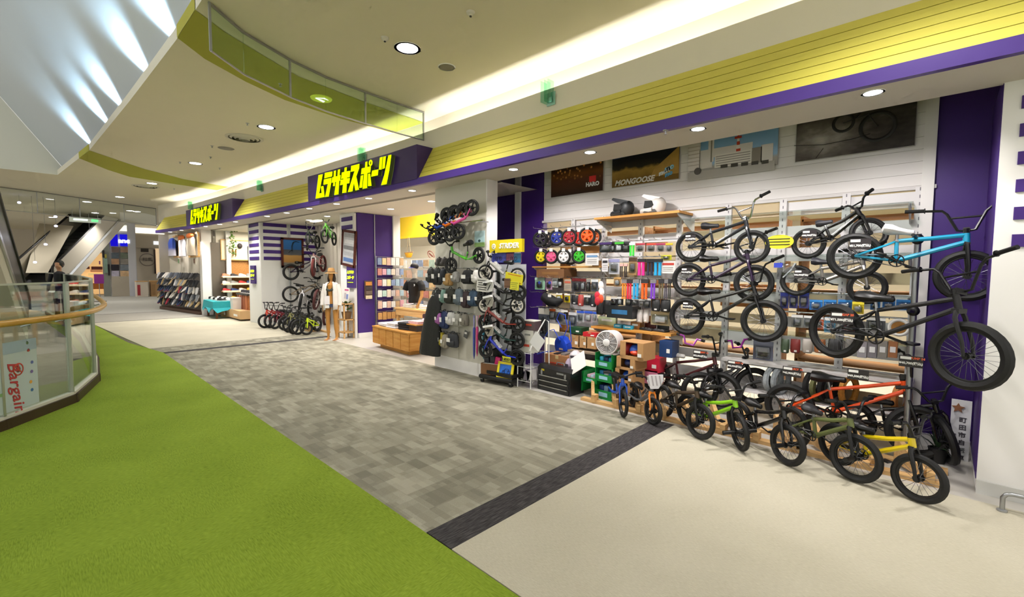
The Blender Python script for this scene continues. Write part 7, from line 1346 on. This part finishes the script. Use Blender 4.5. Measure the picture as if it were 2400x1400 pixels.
# near escalator rising toward the viewer
def escal(lab, A, B_, wd, dark, nm='escalator', lamps=()):
    t = thing(nm, lab, 'escalator', (A.x, A.y, A.z)); d = B_-A; L_ = d.length; ux = d.normalized(); side = Vector((-d.y, d.x, 0)).normalized(); up_ = ux.cross(side); up_ = up_ if up_.z > 0 else -up_
    M = Matrix(((ux.x, side.x, up_.x, 0), (ux.y, side.y, up_.y, 0), (ux.z, side.z, up_.z, 0), (0, 0, 0, 1)))
    MB().box((L_/2, 0, -.35), (L_, wd, .5), M).build('truss', mat('#cdc6b6', .6), t)
    for s in (-1, 1):
        MB().box((L_/2, s*wd/2, .35), (L_, .02, .85), M).build('side_panel', dark, t); MB().tube([M @ Vector((-.2, s*wd/2, .55)), M @ Vector((0, s*wd/2, .8)), M @ Vector((L_, s*wd/2, .8))], .045, 8).build('handrail_belt', BLACK if dark is not GLASSM else mat('#2a2a2e', .5), t); MB().box((L_/2, s*wd/2, -.1), (L_, .08, .12), M).build('metal_skirt', CHROME, t)
    for k in range(int(L_/.4)): MB().box((.2+k*.4, 0, -.06), (.36, wd*.9, .05), M).build('step', mat('#4a4a4c', .5, .5), t)
    return t
escal('dark sided escalator rising toward the viewer behind the glass balustrade', Vector((-18.2, -.75, .1)), Vector((-11.0, -1.25, 4.2)), .9, mat('#0e0e12', .25))
escal('white escalator truss slanting up behind the atrium balustrade', Vector((-27, -.1, 1.0)), Vector((-33, 2.6, 4.6)), 1.3, mat('#d2cab8', .6))
t = thing('column_slanted', 'broad white slanted support of the far escalator', 'support', (-26, .2, 0)); m = MB(); a, b, c2, d = Xp(60, 640, -27), Xp(112, 640, -27), Xp(172, 530, -30), Xp(92, 524, -30); o_ = Vector((-26, .2, 0)); m.add([tuple(q-o_) for q in (a, b, c2, d)]+[tuple(q-o_+Vector((-1.2, 0, 0))) for q in (a, b, c2, d)], [(0, 1, 2, 3), (7, 6, 5, 4), (0, 4, 5, 1), (1, 5, 6, 2), (2, 6, 7, 3), (3, 7, 4, 0)]); m.build('slanted_slab', mat('#c6bda8', .7), t)
for i, (px, py) in enumerate([(130, 508), (131, 530), (107, 573), (82, 615), (45, 475), (5, 500)]):
    p = Xp(px, py, -24.5); t = thing('spot_lamp', 'small bluish spot lamp, %s down beside the white slanted support' % ORD[i], 'lamp', tuple(p), group='spot lamps by the far escalator'); MB().ell((0, 0, 0), (.04, .05, .04), 12, 8).build('bulb', emission('#b8b8ff', 7), t); MB().cyl((0, 0, .03), (0, 0, 4.3-p.z), .006, 6).build('hanging_rod', GREY, t)
# person riding the escalator
t = thing('person', 'person with short black hair in dark clothes behind the balustrade', 'person', (-18.3, .36, .10), rz=radians(60))
body('body', [([(s*.09, 0, .0), (s*.09, 0, .45), (s*.10, 0, .85)], [.05, .06, .085], 1) for s in (-1, 1)]+[([(0, 0, .82), (0, 0, 1.0), (0, 0, 1.25), (0, 0, 1.40), (0, 0, 1.46)], [.15, .14, .17, .17, .06], .65)]+[([(s*.18, 0, 1.38), (s*.24, -.02, 1.1), (s*.2, -.14, .92)], [.055, .045, .035], 1) for s in (-1, 1)]+[([(s*.2, -.14, .92), (s*.19, -.19, .88)], [.035, .025], .7) for s in (-1, 1)], mat('#17181d', .8), t, .016)
body('head', [([(0, 0, 1.42), (0, 0, 1.52)], [.05, .05], 1), ([(0, 0, 1.5), (0, -.02, 1.58), (0, -.01, 1.68), (0, 0, 1.74)], [.05, .08, .09, .04], .9), ([(0, -.09, 1.62), (0, -.11, 1.6)], [.012, .015], 1)]+[([(s*.09, 0, 1.61), (s*.1, .005, 1.64)], [.012, .014], 1) for s in (-1, 1)], mat('#b98a6a', .6), t, .012); m = MB(); m.ell((0, .02, 1.66), (.105, .115, .12), 14, 9); m.build('hair', mat('#0d0c0d', .6), t)
# ================================================================== far shops
XF = -38.0
def fbox(bx, X=XF): a_, b_ = Xp(bx[0], (bx[1]+bx[3])/2, X), Xp(bx[2], (bx[1]+bx[3])/2, X); c_, d_ = Xp((bx[0]+bx[2])/2, bx[1], X), Xp((bx[0]+bx[2])/2, bx[3], X); return (a_.y+b_.y)/2, (c_.z+d_.z)/2, abs(b_.y-a_.y), abs(c_.z-d_.z)
def fpanel(nm, bx, m_, parent, X=XF, th=.06): y, z, w_, h_ = fbox(bx, X); return MB().box((X, y, z), (th, w_, h_)).build(nm, m_, parent)
fs = thing('far_shop', 'far shop front with pale fascia and warm lit shelves at the corridor end', 'shop', (0, 0, 0))
fpanel('fascia', (140, 536, 246, 594), mat('#bdb7aa', .7), fs); fpanel('cove_band', (150, 548, 246, 562), emission('#fff6dc', 1.1), fs, XF+.1) if False else fpanel('cove_band', (154, 547, 246, 560), emission('#fff4d8', 1.0), fs, XF+.12)
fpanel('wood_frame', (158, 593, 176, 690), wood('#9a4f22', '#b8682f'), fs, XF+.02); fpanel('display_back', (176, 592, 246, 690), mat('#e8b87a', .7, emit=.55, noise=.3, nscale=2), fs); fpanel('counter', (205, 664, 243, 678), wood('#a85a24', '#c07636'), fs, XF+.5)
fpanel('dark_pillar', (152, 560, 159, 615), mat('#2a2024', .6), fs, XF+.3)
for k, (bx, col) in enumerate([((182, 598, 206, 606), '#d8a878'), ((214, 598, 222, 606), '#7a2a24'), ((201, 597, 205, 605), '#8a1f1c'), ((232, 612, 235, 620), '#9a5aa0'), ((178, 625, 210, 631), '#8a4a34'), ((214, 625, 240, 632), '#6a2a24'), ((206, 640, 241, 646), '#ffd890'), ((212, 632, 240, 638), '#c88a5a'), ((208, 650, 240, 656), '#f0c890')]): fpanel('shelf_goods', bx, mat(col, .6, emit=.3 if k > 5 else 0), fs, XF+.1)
y, z, w_, h_ = fbox((175, 610, 206, 622), XF+.6); o = MB().box((XF+.6, y, z), (.03, w_, h_)).build('blue_banner', mat('#5a78c0', .6), fs); 
for k in range(2): MB().box((XF+.64, y, z+.08-.16*k), (.02, w_*.8, .05)).build('banner_text', INKW, fs)
y, z, w_, h_ = fbox((187, 572, 204, 588), XF+.2); M = Matrix(((0, 0, 1, XF+.2), (1, 0, 0, y), (0, 1, 0, z), (0, 0, 0, 1))); text(fs, '雑貨', .42, emission('#b8f4ff', 3), M, .02, 0, .01)
t = thing('exit_sign', 'small green exit sign hanging before the far shop', 'sign', tuple(Xp(211, 570, -30))); MB().box((0, 0, 0), (.06, .22, .16)).build('lit_panel', emission('#8fffd0', 1.6), t); MB().cyl((0, 0, .08), (0, 0, 1.7), .008, 6).build('rod', STEEL, t); MB().box((.04, 0, 0), (.01, .08, .08)).build('running_figure', mat('#1a8a5a', .5), t)
t = thing('direction_sign', 'pale hanging direction sign with green arrow under the far ceiling', 'sign', tuple(Xp(200, 516, -27))); MB().box((0, 0, 0), (.05, 1.0, .22), Matrix.Rotation(.0, 4, 'X')).build('sign_board', mat('#c9cfc0', .5, emit=.25), t); MB().box((.03, .3, 0), (.01, .22, .12)).build('green_arrow', emission('#6fe08a', 1.2), t); MB().box((.03, -.15, 0), (.01, .45, .07)).build('text_line', emission('#e8fff0', 1.2), t)
for s in (-1, 1): MB().cyl((0, s*.4, .1), (0, s*.4, .45), .008, 6).build('rod', STEEL, t)
# poster column
XC = -34.8; pc = thing('poster_column', 'white column clad with blue lit sign and collage posters at the corridor end', 'column', (0, 0, 0))
y, z, w_, h_ = fbox((256, 500, 318, 695), XC-.3); MB().box((XC-.35, y, 2.15), (.6, w_, 4.3)).build('core', mat('#cfd0d4', .6), pc)
fpanel('light_band', (258, 528, 300, 541), emission('#fbf6d8', 1.1), pc, XC); fpanel('blue_sign', (259, 550, 276, 577), emission('#1a12c8', .8), pc, XC); fpanel('blue_sign', (281, 550, 300, 577), emission('#1c1ad0', .8), pc, XC)
y, z, w_, h_ = fbox((281, 560, 300, 570), XC+.06); text(pc, 'anc', .36, emission('#f0f4ff', 4), Matrix(((0, 0, 1, XC+.06), (1, 0, 0, y), (0, 1, 0, z), (0, 0, 0, 1))), .02, 0, .012)
cols = ['#7a6a66', '#a88a72', '#55606a', '#6f7a6a', '#b08a6a', '#8f8a82', '#1c1626', '#77808a', '#b9b4c8', '#d8b48a']
for r_ in range(5):
    for c3 in range(2): fpanel('poster', ((261, 282)[c3], 579+r_*14, (279, 302)[c3], 592+r_*14), mat(cols[r_*2+c3], .5, noise=.5, nscale=5), pc, XC)
fpanel('base_panel', (262, 648, 306, 695), mat('#b7ae9c', .7), pc, XC); fpanel('corner_post', (300, 500, 318, 695), mat('#d2d4dc', .5), pc, XC+.02); fpanel('mirror_pillar', (240, 530, 257, 695), mat('#8f938c', .25, .5), pc, XC-.05)
for i, (bx, col) in enumerate([((244, 605, 252, 640), '#7f9a8a'), ((245, 596, 250, 606), '#a8a04a'), ((240, 587, 245, 604), '#1c1618'), ((253, 620, 258, 646), '#141018')]): fpanel('reflection_panel', bx, mat(col, .4), pc, XC+.02)
# shop to the right with round emblem
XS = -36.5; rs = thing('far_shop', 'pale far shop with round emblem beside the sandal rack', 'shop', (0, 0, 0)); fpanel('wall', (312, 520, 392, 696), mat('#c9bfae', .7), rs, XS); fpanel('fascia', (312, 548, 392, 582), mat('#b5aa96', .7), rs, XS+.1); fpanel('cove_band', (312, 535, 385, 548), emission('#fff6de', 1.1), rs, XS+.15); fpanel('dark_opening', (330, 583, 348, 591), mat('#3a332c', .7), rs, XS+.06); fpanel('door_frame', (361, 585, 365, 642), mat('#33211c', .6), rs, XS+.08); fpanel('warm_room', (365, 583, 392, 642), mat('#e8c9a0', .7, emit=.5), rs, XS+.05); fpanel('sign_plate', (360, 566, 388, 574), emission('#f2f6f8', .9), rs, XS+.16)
y, z, w_, h_ = fbox((334, 599, 357, 619), XS+.08); MB().torus((XS+.08, y, z), (1, 0, 0), .38, .025, 26, 6).build('round_emblem', mat('#8a8078', .6), rs); text(rs, '和馬', .26, mat('#6a625c', .6), Matrix(((0, 0, 1, XS+.08), (1, 0, 0, y), (0, 1, 0, z), (0, 0, 0, 1))), .01)
for i, (bx, col, nm) in enumerate([((318, 655, 345, 690), '#d8cdbd', 'white shop counter with a red panel'), ((352, 657, 382, 692), '#b08a5c', 'wooden shop counter beside the sandals')]):
    y, z, w_, h_ = fbox(bx, XS+2.5); t = thing('counter', nm, 'counter', (XS+2.5, y, 0), group='counters of the far shop'); MB().box((0, 0, h_/2), (.6, w_, h_)).build('body', mat(col, .6), t); MB().box((0, 0, h_+.02), (.65, w_*1.05, .04)).build('top', PINE, t); MB().box((.31, -w_*.3, h_*.45), (.02, w_*.25, h_*.7)).build('front_panel', mat('#a8323a' if i == 0 else '#96744a', .6), t)
t = thing('sign_stand', 'purple sheet sign on a thin stand before the far shop', 'sign', tuple(Vector((-30, Xp(232, 655, -30).y, 0)))); z = Xp(232, 654, -30).z; MB().box((0, 0, z), (.03, .36, .46)).build('purple_sheet', mat('#8a2a8a', .5), t); MB().cyl((0, 0, 0), (0, 0, z), .015, 8).build('pole', STEEL, t); MB().lathe([(.25, 0), (.25, .02)], 18).build('foot', BLACK, t)
# far corridor lamps
for i, (x, y, pw) in enumerate([(-29, 2.5, 400), (-34, 0.5, 420), (-26.5, -1.5, 350)]): downlight(x, y, ZC, .12, pw, 'round far corridor downlight, %s beyond the second smoke barrier' % ORD[i], 'far corridor downlights', ang=140)
for i, (px, py) in enumerate([(204, 473), (321, 496), (223, 499), (362, 528), (305, 494)]): p = Zp(px, py, ZC); t = thing('downlight', 'tiny far ceiling downlight, %s among those past the second barrier' % ORD[i], 'downlight', (p.x, p.y, ZC-.005), group='tiny far ceiling downlights'); MB().lathe([(.13, -.006), (.13, 0)], 16).build('lamp_lens', emission('#fbf8ff', 8), t); MB().lathe([(.16, -.003), (.16, 0)], 16).build('trim_ring', WHITEP, t)
